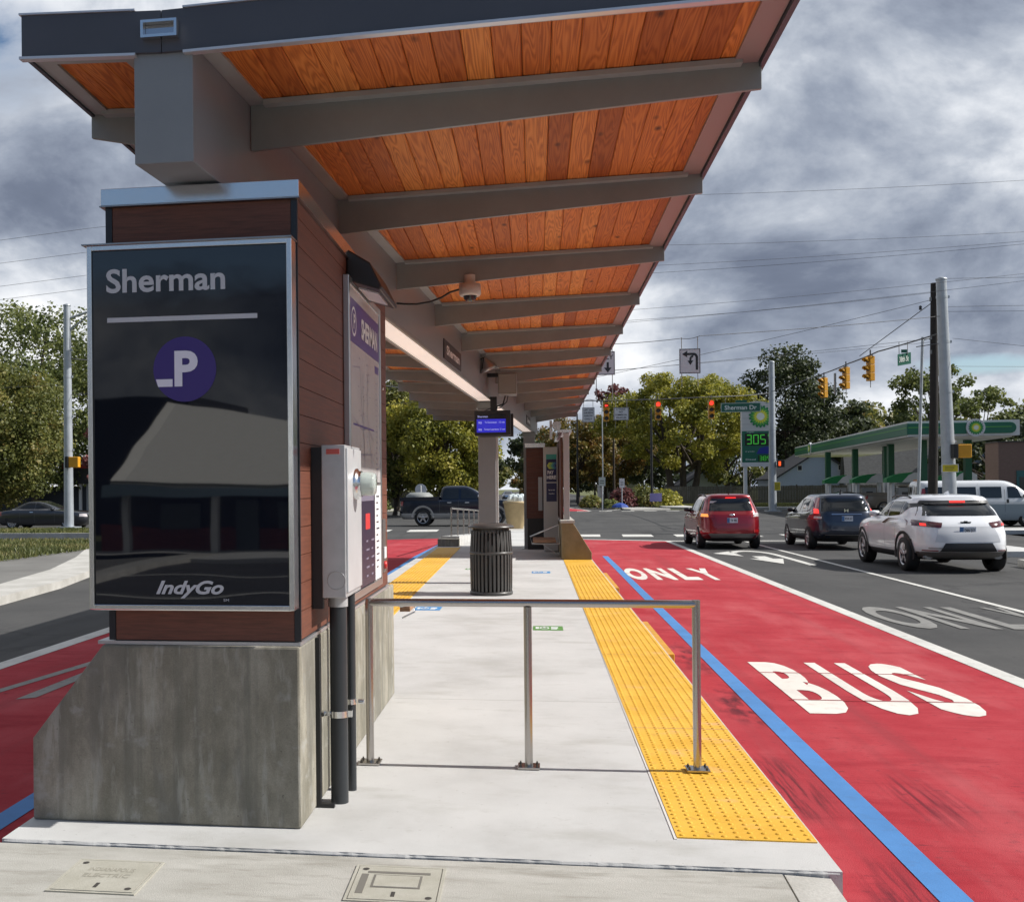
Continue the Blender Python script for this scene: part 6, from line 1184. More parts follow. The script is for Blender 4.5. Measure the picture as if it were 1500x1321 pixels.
# ---------------- dark blue SUV
blue_c = carpaint('dark_blue_metallic', (0.022, 0.030, 0.052), .5)
C_ = Car([(.24, -1.92, 1.95, .78), (.36, -2.14, 2.10, .87), (.50, -2.27, 2.26, .91), (.78, -2.25, 2.27, .915), (.98, -2.20, 2.08, .908), (1.05, -2.17, 1.62, .90), (1.11, -2.14, 1.05, .875), (1.25, -2.06, .82, .82), (1.45, -1.92, .40, .735), (1.56, -1.88, .10, .675), (1.62, -1.80, -.12, .60), (1.65, -1.55, -.40, .44), (1.66, -1.25, -.65, .18)], 5)
rt = thing('parked_car', 'dark blue SUV with tall red tail lights, middle of the three waiting', 'car', (8.98, 34.9, RZ))
C_.body(rt, blue_c, trim_k, .36, (-1.33, 1.30), .385)  # lowest band coloured black to stand for the underside's shade
C_.patch(rt, 'rear_window', glass_c, [(-.68, 1.14), (.68, 1.14), (.60, 1.52), (-.60, 1.52)], 'rear', nu=14); C_.patch(rt, 'windscreen', glass_c, [(-.70, 1.13), (.70, 1.13), (.56, 1.54), (-.56, 1.54)], 'front')
C_.both(rt, 'side_window', glass_c, [(-.30, 1.13), (.70, 1.12), (.38, 1.40), (-.30, 1.48)]); C_.both(rt, 'side_window', glass_c, [(-1.15, 1.15), (-.36, 1.13), (-.36, 1.48), (-1.05, 1.48)]); C_.both(rt, 'side_window', glass_c, [(-1.62, 1.28), (-1.21, 1.16), (-1.11, 1.47), (-1.42, 1.43)])
for sg in (-1, 1):
    mb = MB(); mb.tube([(sg*(C_.side(y, z)+.01), y, z) for y, z in ((.72, 1.105), (-.3, 1.115), (-1.2, 1.135), (-1.68, 1.27), (-1.50, 1.44), (-1.1, 1.50), (-.3, 1.50))], .012, 6); mb.build('chrome_strip', chrome, rt, world=False)
C_.rear2(rt, 'tail_light', tl_red, [(-.90, .90), (-.70, .90), (-.71, 1.20), (-.84, 1.24)], off=.015); C_.rear2(rt, 'tail_light_upper', tl_red, [(-.835, 1.24), (-.72, 1.20), (-.63, 1.54), (-.69, 1.56)], off=.012); C_.rear2(rt, 'brake_light', tl_lit, [(-.83, 1.08), (-.74, 1.08), (-.73, 1.20), (-.80, 1.22)], off=.022); C_.rear2(rt, 'reverse_light', tl_clear, [(-.84, .93), (-.68, .93), (-.68, .99), (-.83, 1.0)], off=.02)
C_.patch(rt, 'chrome_bar', chrome, [(-.42, 1.045), (.42, 1.045), (.42, 1.07), (-.42, 1.07)], 'rear', off=.014); C_.patch(rt, 'bumper_black', trim_k, [(-.84, .26), (.84, .26), (.84, .44), (-.84, .44)], 'rear', off=.012); C_.patch(rt, 'bumper_lip', silver_t, [(-.75, .445), (.75, .445), (.75, .46), (-.75, .46)], 'rear', off=.016)
plate(C_, rt, .93, 'RVA 61'); mb = MB(); mb.prism([(-.055, 1.115), (-.035, 1.115), (-.025, 1.155), (.025, 1.155), (.035, 1.115), (.055, 1.115), (.06, 1.21), (.04, 1.21), (.03, 1.175), (-.03, 1.175), (-.04, 1.21), (-.06, 1.21)], 'y', C_.rear(0, 1.16)-.025, C_.rear(0, 1.16)-.008); mb.build('badge', chrome, rt, world=False)
for y in (-1.33, 1.30):
    for sg in (-1, 1): wheel(rt, sg*.80, y, .35, sg, spokes=7)
for q_ in (-1.70, -.33, .78): C_.both(rt, 'door_seam', seamw_, [(q_, .45), (q_+.008, .45), (q_+.008, 1.10), (q_, 1.10)], off=.003, nu=1)
C_.patch(rt, 'tailgate_seam', seamw_, [(-.80, .62), (.80, .62), (.80, .627), (-.80, .627)], 'rear', off=.004)
mirrors(C_, rt, .62, 1.15, trim_k); mb = MB(); mb.tube([(0, -1.5, 1.64), (0, -1.55, 1.78)], [.035, .006], 6); mb.build('antenna', trim_k, rt, world=False)
C_.both(rt, 'door_handle', chrome, [(-.55, 1.0), (-.37, 1.0), (-.37, 1.03), (-.55, 1.03)], off=.022, nu=1, nv=1); C_.both(rt, 'door_handle', chrome, [(.30, .99), (.48, .99), (.48, 1.02), (.30, 1.02)], off=.022, nu=1, nv=1)
# ---------------- white SUV
wh_c = mat('white_pearl', (0.80, 0.81, 0.83), 0.25, coat=1.0)
B_ = Car([(.27, -1.98, 2.0, .82), (.36, -2.24, 2.24, .91), (.52, -2.40, 2.38, .955), (.80, -2.36, 2.42, .968), (.93, -2.30, 2.32, .962), (1.02, -2.25, 2.10, .945), (1.10, -2.17, 1.55, .915), (1.16, -2.10, 1.05, .88), (1.30, -1.95, .80, .84), (1.46, -1.72, .44, .765), (1.55, -1.66, .12, .70), (1.61, -1.62, -.12, .59), (1.64, -1.40, -.42, .44), (1.655, -1.1, -.7, .18)], 4.6)
rt = thing('parked_car', 'white SUV with black lower cladding, nearest of the three waiting cars', 'car', (9.03, 26.45, RZ), R(0.6)); rt.scale = (1.06, 1.0, 1.02)
B_.body(rt, wh_c, trim_k, .41, (-1.42, 1.43), .42)
B_.patch(rt, 'rear_window', glass_c, [(-.80, 1.20), (.80, 1.20), (.69, 1.46), (-.69, 1.46)], 'rear', nu=18); B_.patch(rt, 'rear_spoiler', trim_k, [(-.70, 1.462), (.70, 1.462), (.66, 1.52), (-.66, 1.52)], 'rear', off=.06, nu=14); B_.patch(rt, 'spoiler_cap', wh_c, [(-.66, 1.522), (.66, 1.522), (.58, 1.60), (-.58, 1.60)], 'rear', off=.075)
B_.patch(rt, 'brake_light', tl_lit, [(-.15, 1.475), (.15, 1.475), (.15, 1.512), (-.15, 1.512)], 'rear', off=.085); B_.patch(rt, 'windscreen', glass_c, [(-.72, 1.19), (.72, 1.19), (.60, 1.56), (-.60, 1.56)], 'front')
B_.both(rt, 'side_window', glass_c, [(-.22, 1.16), (.78, 1.15), (.42, 1.42), (-.22, 1.50)]); B_.both(rt, 'side_window', glass_c, [(-.98, 1.20), (-.28, 1.16), (-.28, 1.50), (-.98, 1.50)]); B_.both(rt, 'side_window', glass_c, [(-1.42, 1.38), (-1.03, 1.21), (-1.03, 1.49), (-1.25, 1.46)]); B_.both(rt, 'pillar_black', trim_k, [(-1.72, 1.40), (-1.40, 1.37), (-1.25, 1.46), (-1.62, 1.47)], off=.004)
B_.rear2(rt, 'tail_light', mat('tail_smoked', (0.08, 0.008, 0.012), 0.12, coat=1.0), [(-.955, 1.00), (-.48, .955), (-.44, 1.06), (-.93, 1.13)], off=.012, nu=12); B_.rear2(rt, 'brake_light', tl_lit, [(-.80, 1.0), (-.72, .995), (-.72, 1.045), (-.80, 1.05)], off=.02)
B_.patch(rt, 'plate_recess_shade', mat('white_shade', (0.58, 0.59, 0.61), 0.35, coat=0.6), [(-.62, .66), (.62, .66), (.52, .98), (-.52, .98)], 'rear', off=.008); B_.patch(rt, 'bumper_insert', trim_k, [(-.54, .46), (.54, .46), (.44, .64), (-.44, .64)], 'rear', off=.02)  # recess shade painted as a greyer white patch, not sunk into the body
B_.patch(rt, 'bumper_skid', mat('skid_grey', (0.20, 0.19, 0.18), 0.45, 0.4), [(-.78, .31), (.78, .31), (.86, .45), (-.86, .45)], 'rear', off=.03, nu=14); B_.rear2(rt, 'reflector', tl_red, [(-.80, .47), (-.56, .47), (-.56, .49), (-.80, .49)], off=.012)
for sg in (-1, 1): mb = MB(); mb.lathe([(.055, -.02), (.06, -.03), (.06, .2)], (sg*.66, B_.rear(.66, .34)+.0, .335), 'y', 16, 0, True, .8, 1.3); mb.build('exhaust', silver_t, rt, world=False)
plate(B_, rt, .90, 'DRN 217'); mb = MB(); q = B_.rear(0, 1.06)-.02; mb.prism([(-.09, 1.05), (-.03, 1.05), (-.03, 1.035), (.03, 1.035), (.03, 1.05), (.09, 1.05), (.105, 1.08), (.035, 1.08), (.035, 1.095), (-.035, 1.095), (-.035, 1.08), (-.105, 1.08)], 'y', q, q+.015); mb.build('badge', trim_k, rt, world=False)
for y in (-1.42, 1.43):
    for sg in (-1, 1): wheel(rt, sg*.835, y, .375, sg, .24, 5)
mirrors(B_, rt, .70, 1.20, wh_c); rails(B_, rt, -1.1, .1, 1.57, trim_k); mb = MB(); mb.hexa([(-.03, -1.30, 1.635), (.03, -1.30, 1.635), (.03, -1.08, 1.65), (-.03, -1.08, 1.65)], [(-.008, -1.29, 1.72), (.008, -1.29, 1.72), (.008, -1.23, 1.715), (-.008, -1.23, 1.715)]); mb.build('antenna', wh_c, rt, world=False)
seamw = mat('white_seam', (0.10, 0.10, 0.11), 0.6)
for y in (-1.42, 1.43):
    for sg in (-1, 1):
        mb = MB(); n = 20; v = []; f = []
        for i in range(n+1):
            a = math.pi*(-.12+1.24*i/n)
            for r_, e_ in ((.425, .012), (.492, .012), (.425, -.07)): yy_, zz_ = y+r_*math.cos(a), max(.27, .378+r_*math.sin(a)); v.append((sg*(B_.side(yy_, max(zz_, .5))+e_), yy_, zz_))
        for i in range(n): f += [(i*3, i*3+1, i*3+4, i*3+3), (i*3, i*3+3, i*3+5, i*3+2)]
        mb.add(v, f, 0, True); mb.build('wheel_arch', trim_k, rt, world=False)
for y in (-.95, -.25, .92): B_.both(rt, 'door_seam', seamw, [(y, .45), (y+.008, .45), (y+.008, 1.14), (y, 1.14)], off=.003, nu=1)
B_.both(rt, 'door_handle', wh_c, [(-.80, 1.0), (-.58, 1.0), (-.58, 1.035), (-.80, 1.035)], off=.028, nu=1, nv=1); B_.both(rt, 'door_handle', wh_c, [(.02, .98), (.24, .98), (.24, 1.015), (.02, 1.015)], off=.028, nu=1, nv=1)
B_.patch(rt, 'model_lettering', silver_t, [(-.72, .52), (-.46, .52), (-.46, .545), (-.72, .545)], 'rear', off=.014)
# ---------------- white passenger van (heading right)
V_ = Car([(.28, -2.72, 2.70, .90), (.42, -2.82, 2.86, .97), (.62, -2.85, 2.90, 1.0), (.95, -2.84, 2.84, 1.005), (1.12, -2.83, 2.60, 1.0), (1.20, -2.82, 2.10, .99), (1.40, -2.80, 1.85, .96), (1.75, -2.76, 1.45, .90), (1.92, -2.74, 1.18, .84), (2.02, -2.68, .95, .74), (2.06, -2.5, .7, .55), (2.07, -2.2, .4, .2)], 8)
rt = thing('parked_van', 'white passenger van with dark side windows at the right edge', 'van', (19.75, 51.4, RZ), R(-90))
vw = mat('van_white', (0.66, 0.68, 0.71), 0.3, coat=.6); V_.body(rt, vw, mat('van_lower', (0.25, 0.31, 0.36), 0.35, coat=.5), .98, (-1.75, 1.68), .42)
for (a, b) in ((-2.55, -1.55), (-1.30, -.45), (-.28, .60), (.85, 1.42)): V_.patch(rt, 'side_window', glass_c, [(a, 1.28), (b, 1.28), (b if b < 1.2 else 1.25, 1.78), (a, 1.78)], 'side', -1); V_.patch(rt, 'side_window', glass_c, [(a, 1.28), (b, 1.28), (b if b < 1.2 else 1.25, 1.78), (a, 1.78)], 'side', 1)
V_.rear2(rt, 'rear_window', glass_c, [(-.72, 1.28), (-.08, 1.28), (-.08, 1.80), (-.68, 1.80)]); V_.patch(rt, 'windscreen', glass_c, [(-.8, 1.28), (.8, 1.28), (.7, 1.86), (-.7, 1.86)], 'front'); V_.rear2(rt, 'tail_light', tl_red, [(-.97, 1.15), (-.84, 1.15), (-.80, 1.72), (-.90, 1.72)], off=.012)
for a in (-1.42, -.37, .72): V_.both(rt, 'door_seam', seamw, [(a, .5), (a+.012, .5), (a+.012, 1.9), (a, 1.9)], off=.004, nu=1)
for a in (-.50, .78): V_.both(rt, 'door_handle', trim_k, [(a, 1.06), (a+.10, 1.06), (a+.10, 1.22), (a, 1.22)], off=.02, nu=1, nv=1)
for y in (-1.75, 1.68):
    for sg in (-1, 1): wheel(rt, sg*.86, y, .38, sg, .24, 6)
V_.patch(rt, 'bumper', trim_k, [(-.95, .36), (.95, .36), (.95, .58), (-.95, .58)], 'rear', off=.06); mirrors(V_, rt, 1.55, 1.38, trim_k)
mb = MB(); mb.box(-.12, .12, -2.72, -2.6, 2.07, 2.13); mb.build('roof_lamp', mat('lamp_orange', (0.5, 0.2, 0.05), 0.4), rt, world=False)
# ---------------- pickups
def pickup(name, label, loc, rz, paint_m, arch_m, sc=1.0):
    P_ = Car([(.34, -2.80, 2.80, .86), (.48, -2.92, 2.92, .95), (.62, -2.94, 2.96, .99), (.95, -2.92, 2.95, 1.0), (1.12, -2.91, 2.88, .99), (1.20, -2.90, 2.72, .98), (1.235, -2.86, 2.4, .93)], 9)
    rt = thing(name, label, 'pickup truck', loc, rz); P_.body(rt, paint_m, arch_m, .64, (-1.76, 1.80), .47)
    K_ = Car([(1.20, -.98, 1.52, .955), (1.30, -.97, 1.40, .93), (1.50, -.93, 1.12, .87), (1.70, -.88, .80, .80), (1.84, -.80, .52, .72), (1.90, -.65, .30, .58), (1.92, -.40, .1, .25)], 7)
    cb_ = K_.body(rt, paint_m, name='cab')
    K_.both(rt, 'side_window', glass_c, [(.12, 1.30), (1.15, 1.30), (.62, 1.70), (.12, 1.76)]); K_.both(rt, 'side_window', glass_c, [(-.80, 1.30), (.0, 1.30), (.0, 1.76), (-.70, 1.76)]); K_.patch(rt, 'windscreen', glass_c, [(-.80, 1.30), (.80, 1.30), (.66, 1.78), (-.66, 1.78)], 'front'); K_.patch(rt, 'rear_window', glass_c, [(-.70, 1.38), (.70, 1.38), (.62, 1.74), (-.62, 1.74)], 'rear')
    mb = MB(); mb.prism([(-2.90, 1.20), (-1.0, 1.20), (-1.0, 1.40), (-2.90, 1.38)], 'x', -.985, -.92); mb.prism([(-2.90, 1.20), (-1.0, 1.20), (-1.0, 1.40), (-2.90, 1.38)], 'x', .92, .985); mb.box(-.92, .92, -2.905, -2.85, 1.20, 1.375); mb.box(-.92, .92, -1.02, -.96, 1.20, 1.395); mb.build('bed_side', paint_m, rt, world=False)
    for sg in (-1, 1):
        for y in (-1.76, 1.80):
            mb = MB(); n = 18; v = []; f = []
            for i in range(n+1):
                a = math.pi*i/n
                for r_ in (.465, .56): v += [(sg*(P_.side(y, .8)+.012), y+r_*math.cos(a), .423+r_*math.sin(a))]
                v += [(sg*(P_.side(y, .8)-.06), y+.465*math.cos(a), .423+.465*math.sin(a))]
            for i in range(n): f += [(i*3, i*3+1, i*3+4, i*3+3), (i*3, i*3+3, i*3+5, i*3+2)]
            mb.add(v, f, 0, True); mb.build('wheel_arch', arch_m, rt, world=False); wheel(rt, sg*.86, y, .42, sg, .28, 5)
        for y in (-.55, .32): P_.patch(rt, 'door_handle', chrome, [(y, 1.10), (y+.20, 1.10), (y+.20, 1.14), (y, 1.14)], 'side', sg, .03, 1, 1)
        for y in (-.94, -.02, .98): P_.patch(rt, 'door_seam', seamw, [(y, .66), (y+.014, .66), (y+.014, 1.19), (y, 1.19)], 'side', sg, .004, 1)
        P_.patch(rt, 'tail_light', tl_red, [(-2.88, .98), (-2.74, .98), (-2.74, 1.30 if False else 1.22), (-2.87, 1.22)], 'side', sg, .012)
        mb = MB(); mb.lathe([(.0001, -.12), (.10, -.1), (.11, .08), (.0001, .12)], (0, 0, 0), 'x', 10, 0, True, .8, 1.0); mb.v = [(p[0]+sg*1.12, p[1]+1.02, p[2]+1.38) for p in mb.v]; mb.build('mirror', chrome if arch_m is not paint_m else paint_m, rt, world=False)
    mb = MB(); mb.box(-.95, .95, -3.02, -2.90, .52, .72); mb.build('rear_bumper', chrome, rt, world=False); mb = MB(); mb.box(-.95, .95, 2.93, 3.05, .52, .76); mb.build('front_bumper', chrome, rt, world=False)
    P_.patch(rt, 'headlight', tl_clear, [(.62, .92), (.95, .92), (.93, 1.12), (.62, 1.12)], 'front', off=.012); P_.patch(rt, 'headlight', tl_clear, [(-.95, .92), (-.62, .92), (-.62, 1.12), (-.93, 1.12)], 'front', off=.012)
    return rt
tr = pickup('pickup_truck', 'dark blue crew-cab pickup with silver wheel arches crossing behind the litter bin', (-3.90, 55.2, RZ), R(-90), mat('navy_paint', (0.006, 0.011, 0.026), 0.16), mat('silver_arch', (0.5, 0.5, 0.5), 0.35, 0.5)); tr.scale = (1.04, 1.04, 1.08)
mb = MB(); mb.box(-.8, .8, -2.6, -1.3, 1.30, 1.50)
lg = thing('bed_toolbox', 'grey rounded load cover in the bed of the blue pickup', 'load', (-6.0, 55.2, 1.15)); mb = MB(); mb.lathe([(.0001, .32), (.55, .30), (.78, .15), (.80, 0)], (0, 0, -.05), 'z', 16, 0, True, .9, .9); mb.build('cover', mat('cover_grey', (0.25, 0.26, 0.25), 0.6), lg, world=False)
pickup('pickup_truck', 'tan pickup parked under the fuel canopy behind the blue car', (24.6, 75.6, RZ), R(-90), carpaint('tan_metallic', (0.20, 0.175, 0.145), .3), carpaint('tan_metallic', (0, 0, 0)))
# ---------------- sedans
def sedan(label, loc, rz, paint_m, dark=False):
    S_ = Car([(.20, -2.25, 2.28, .82), (.32, -2.42, 2.42, .90), (.52, -2.50, 2.52, .935), (.78, -2.48, 2.46, .94), (.90, -2.40, 2.20, .93), (.965, -2.25, 1.60, .915), (1.0, -2.02, 1.12, .89), (1.03, -1.80, .98, .87), (1.12, -1.58, .82, .82), (1.28, -1.20, .45, .74), (1.40, -.88, .12, .66), (1.455, -.62, -.10, .54), (1.475, -.45, -.25, .25)], 6)
    rt = thing('parked_car', label, 'car', loc, rz); S_.body(rt, paint_m, None, 0, (-1.50, 1.52), .38)
    S_.both(rt, 'side_window', glass_c, [(-.22, 1.05), (.78, 1.05), (.32, 1.32), (-.22, 1.38)]); S_.both(rt, 'side_window', glass_c, [(-1.10, 1.06), (-.28, 1.05), (-.28, 1.38), (-.85, 1.36)]); S_.both(rt, 'side_window', glass_c, [(-1.50, 1.08), (-1.15, 1.06), (-.92, 1.33), (-1.10, 1.27)])
    S_.patch(rt, 'windscreen', glass_c, [(-.72, 1.05), (.72, 1.05), (.60, 1.38), (-.60, 1.38)], 'front'); S_.patch(rt, 'rear_window', glass_c, [(-.72, 1.06), (.72, 1.06), (.58, 1.36), (-.58, 1.36)], 'rear')
    for sg in (-1, 1):
        S_.patch(rt, 'headlight', tl_clear, [(sg*.86, .66), (sg*.55, .64), (sg*.55, .78), (sg*.84, .80)], 'front', off=.012); S_.patch(rt, 'tail_light', tl_red, [(sg*.88, .72), (sg*.62, .72), (sg*.62, .92), (sg*.85, .92)], 'rear', off=.012)
        for y in (-1.50, 1.52): wheel(rt, sg*.80, y, .36, sg, .22, 10)
    for y in (-1.05, -.25, .85): S_.both(rt, 'door_seam', seamw, [(y, .35), (y+.01, .35), (y+.01, 1.02), (y, 1.02)], off=.003, nu=1)
    S_.both(rt, 'door_handle', chrome, [(-.50, .88), (-.32, .88), (-.32, .91), (-.50, .91)], off=.02, nu=1, nv=1); S_.both(rt, 'chrome_strip', chrome, [(-1.5, 1.025), (.85, 1.025), (.85, 1.04), (-1.5, 1.045)], off=.012)
    mirrors(S_, rt, .72, 1.06, paint_m); S_.patch(rt, 'grille', chrome, [(-.45, .50), (.45, .50), (.42, .76), (-.42, .76)], 'front', off=.01); return rt
sedan('dark grey sedan parked behind the left galvanised pole', (-25.6, 53.2, RZ), R(-90), carpaint('charcoal_metallic', (0.030, 0.033, 0.042), .4))
sedan('black car beside the tan pickup under the fuel canopy', (20.9, 78, RZ), R(90), carpaint('black_metallic', (0.010, 0.010, 0.012), .3))
# distant traffic on the avenue
for i, (x, y, c) in enumerate(((-1.3, 150, (0.4, 0.4, 0.4)), (-4.5, 175, (0.08, 0.09, 0.12)), (-2.0, 215, (0.3, 0.05, 0.05)), (-5.3, 128, (0.12, 0.12, 0.13)))):
    sedan(['pale silver car far down the avenue right of the column', 'small dark car farther down the avenue', 'tiny red car farthest down the avenue', 'distant dark grey car left lane beyond the crossing'][i], (x, y, RZ), R(180), carpaint('distant_paint_%d' % i, c, .3))

# ================================================================== TREES
def leafmat(name, stops, tr=0.35):
    m = bpy.data.materials.new(name); m.use_nodes = True; t = m.node_tree; b = t.nodes['Principled BSDF']; o = t.nodes['Material Output']
    g = t.nodes.new('ShaderNodeNewGeometry'); c = t.nodes.new('ShaderNodeTexCoord'); n = N(t, 'ShaderNodeTexNoise'); t.links.new(c.outputs['Object'], n.inputs['Vector']); n.inputs['Scale'].default_value = .45; n.inputs['Detail'].default_value = 3
    h = M_(t, 'ADD', M_(t, 'MULTIPLY', g.outputs['Random Per Island'], .45), M_(t, 'SUBTRACT', M_(t, 'MULTIPLY', n.outputs[0], 1.3), .37))
    r = ramp(t, h, stops); t.links.new(r.outputs[0], b.inputs['Base Color']); b.inputs['Roughness'].default_value = .55
    tl = t.nodes.new('ShaderNodeBsdfTranslucent'); t.links.new(r.outputs[0], tl.inputs[0]); mx = t.nodes.new('ShaderNodeMixShader'); mx.inputs[0].default_value = tr
    t.links.new(b.outputs[0], mx.inputs[1]); t.links.new(tl.outputs[0], mx.inputs[2]); t.links.new(mx.outputs[0], o.inputs[0]); return m
L_yel = leafmat('leaves_yellow_green', [(.12, (.085, .11, .018)), (.4, (.22, .225, .032)), (.7, (.40, .365, .050)), (1, (.52, .44, .09))], .42)
L_grn = leafmat('leaves_green', [(.15, (.06, .085, .026)), (.5, (.14, .17, .05)), (.8, (.24, .26, .08)), (1, (.34, .34, .13))], .45)
L_dk = leafmat('leaves_dark', [(.15, (.022, .034, .016)), (.5, (.055, .072, .028)), (.85, (.10, .12, .045)), (1, (.16, .17, .07))])
L_org = leafmat('leaves_autumn', [(.1, (.06, .065, .014)), (.4, (.15, .13, .025)), (.62, (.22, .15, .03)), (.85, (.29, .13, .03)), (1, (.34, .18, .06))])
L_red = leafmat('leaves_pink_red', [(.2, (.10, .035, .035)), (.6, (.20, .07, .07)), (1, (.28, .14, .12))])
L_mix = leafmat('leaves_green_rust', [(.12, (.07, .085, .024)), (.5, (.17, .185, .045)), (.78, (.30, .26, .075)), (.95, (.36, .15, .055))], .45)
L_pine = leafmat('leaves_pine', [(.2, (.018, .032, .016)), (.6, (.04, .06, .028)), (1, (.075, .095, .045))], .1)
bark = mat('bark', (0.055, 0.042, 0.032), 0.9, var=0.4, vscale=5, stretch=(1, 1, .3), bump=.4, bscale=20)
def leafcloud(name, pts, nrm, s, m, parent, jit=.5):
    n = len(pts); q = RNG.normal(size=(n, 3)); q = q*0.75+nrm*0.9; q[:, 2] += .35; q /= np.linalg.norm(q, axis=1)[:, None]
    a = np.cross(q, RNG.normal(size=(n, 3))); a /= np.linalg.norm(a, axis=1)[:, None]; b = np.cross(q, a)
    ss = s*RNG.uniform(.6, 1.3, n)[:, None]; bw = RNG.uniform(.35, .6, n)[:, None]
    V = np.stack([pts-a*ss*.5, pts+b*ss*bw+q*ss*.08, pts+a*ss*.5, pts-b*ss*bw+q*ss*.08], 1).reshape(-1, 3).astype('f')
    me = bpy.data.meshes.new(name); me.vertices.add(4*n); me.vertices.foreach_set('co', V.ravel()); me.loops.add(4*n); me.loops.foreach_set('vertex_index', np.arange(4*n, dtype='i')); me.polygons.add(n)
    me.polygons.foreach_set('loop_start', np.arange(0, 4*n, 4, dtype='i')); me.polygons.foreach_set('loop_total', np.full(n, 4, 'i')); me.update(calc_edges=True); me.materials.append(m)
    o = bpy.data.objects.new(name, me); COL.objects.link(o); o.parent = parent; return o
def tree(label, x, y, h, rx, zc, m, ry=None, leaves=9000, s=.34, clumps=42, fill=.55, tr=.28, name='tree', trunks=1, cs=.24, lean=0, group=None, top=1.0, base=RZ):
    ry = ry or rx; t = thing(name, label, 'tree', (x, y, base), 0, group); H = h-base; zb = zc-base; rz = (H-zb)/2; cz = zb+rz
    C = []
    while len(C) < clumps:
        p = RNG.normal(size=3); p /= np.linalg.norm(p); r = RNG.uniform(fill, .93)**.8
        q = np.array([p[0]*rx*r, p[1]*ry*r, p[2]*rz*r])
        if q[2] > 0: q[:2] *= top+(1-top)*(1-q[2]/rz)
        C.append(q)
    C = np.array(C); R_ = RNG.uniform(.55, 1.25, clumps)*cs*min(rx, rz)*1.25
    w = R_**2; idx = RNG.choice(clumps, leaves, p=w/w.sum()); d = RNG.normal(size=(leaves, 3)); d /= np.linalg.norm(d, axis=1)[:, None]
    rr = RNG.uniform(.45, 1.08, leaves)[:, None]; d2 = d*np.array([1.0, 1.0, .72]); P = C[idx]+d2*rr*R_[idx][:, None]+RNG.normal(size=(leaves, 3))*s*.3
    P[:, 2] += cz; P[:, 2] = np.maximum(P[:, 2], .3); leafcloud('crown', P, d, s, m, t)
    mb = MB()
    for k in range(trunks):
        ox = (k-(trunks-1)/2)*tr*2.2; sp = (k-(trunks-1)/2)*rx*.28
        top_ = Vector((sp+lean, 0, cz+rz*.35)); mb.tube([(ox, 0, 0), (ox+.02, 0, .4), (ox*1.1+sp*.15, 0, zb*.7), (ox*.6+sp*.55, 0, cz*.8), tuple(top_)], [tr*1.35, tr, tr*.85, tr*.55, tr*.12], 9)
    for k in range(min(clumps, 20)):
        c = C[k]; a = Vector((c[0]*.08+((k % trunks)-(trunks-1)/2)*rx*.15, 0, zb*.75+(k/20)*rz*.9)); e = Vector((c[0], c[1], c[2]+cz)); mdl = a.lerp(e, .5)+Vector((0, 0, rz*.10)); mb.tube([a, mdl, e], [tr*.42, tr*.25, tr*.07], 6)
    mb.build('trunk', bark, t, world=False); return t
tree('broad yellow-green tree with several trunks behind the board fence', 15.7, 118, 13.9, 9.0, 3.2, L_yel, leaves=46000, s=.27, clumps=130, tr=.42, trunks=3, cs=.185)
tree('tall dark green tree behind the fuel price sign', 31.2, 140, 18.7, 6.2, 4, L_dk, leaves=18000, s=.36, clumps=70, cs=.24, tr=.4, top=.7)
tree('second dark tree filling right of the tall one, above the fuel canopy end', 38.5, 148, 14.5, 6.5, 3, L_dk, leaves=9000, s=.5, clumps=46, top=.8)
tree('loose olive tree above the middle of the fuel canopy', 44.5, 150, 12.3, 5.5, 3.5, L_mix, leaves=6000, s=.45, clumps=40, fill=.5, cs=.2)
tree('small round dark tree above the fuel canopy', 49.0, 150, 11.0, 3.8, 4, L_dk, leaves=4500, s=.45, clumps=26)
tree('thin airy tree with visible branches left of the dark wooden pole', 46.5, 132, 16.2, 5.4, 6.0, L_grn, leaves=5200, s=.36, clumps=44, cs=.15, fill=.6, tr=.26)
tree('airy green tree right of the thick galvanised pole', 54.0, 140, 14.2, 5.0, 4, L_grn, leaves=6500, s=.4, clumps=40, cs=.2)
tree('dark spreading tree behind the emblem end of the canopy', 47.0, 118, 7.0, 6.5, 1.0, L_dk, leaves=7000, s=.36, clumps=40)
tree('dark trees behind the tan brick building, leftmost', 62, 138, 11.5, 6.5, 2, L_dk, leaves=6000, s=.5, clumps=36)
def pine(label, x, y, h, r, m):
    t = thing('pine_tree', label, 'tree', (x, y, RZ)); P = []; D = []; mb = MB(); mb.tube([(0, 0, 0), (0, 0, h)], [.32, .05], 8)
    z = h*.22
    while z < h:
        f = 1-(z-h*.2)/(h*.82); L = r*max(.12, f)**.8*RNG.uniform(.7, 1.15); a0 = RNG.uniform(0, 6.28)
        for k in range(7):
            a = a0+k*2*math.pi/7+RNG.uniform(-.25, .25); Lk = L*RNG.uniform(.6, 1.1); e = Vector((math.cos(a)*Lk, math.sin(a)*Lk, z+.12*Lk)); mb.tube([(0, 0, z), tuple(e)], [.07, .015], 5)
            n = int(60*Lk/r)+14; u_ = RNG.uniform(.25, 1.05, n); p = np.stack([e.x*u_, e.y*u_, z+.12*Lk*u_], 1)+RNG.normal(size=(n, 3))*np.array([.42, .42, .13]); P.append(p); D.append(np.tile([[0, 0, 1.]], (n, 1)))
        z += h*.045
    leafcloud('crown', np.concatenate(P), np.concatenate(D), .42, m, t); mb.build('trunk', bark, t, world=False)
pine('dark layered pine at the right edge above the brick building', 56.0, 125, 17.2, 6.4, L_pine); pine('second dark pine cut off by the right edge of the picture', 64.5, 130, 16.5, 6.5, L_pine)
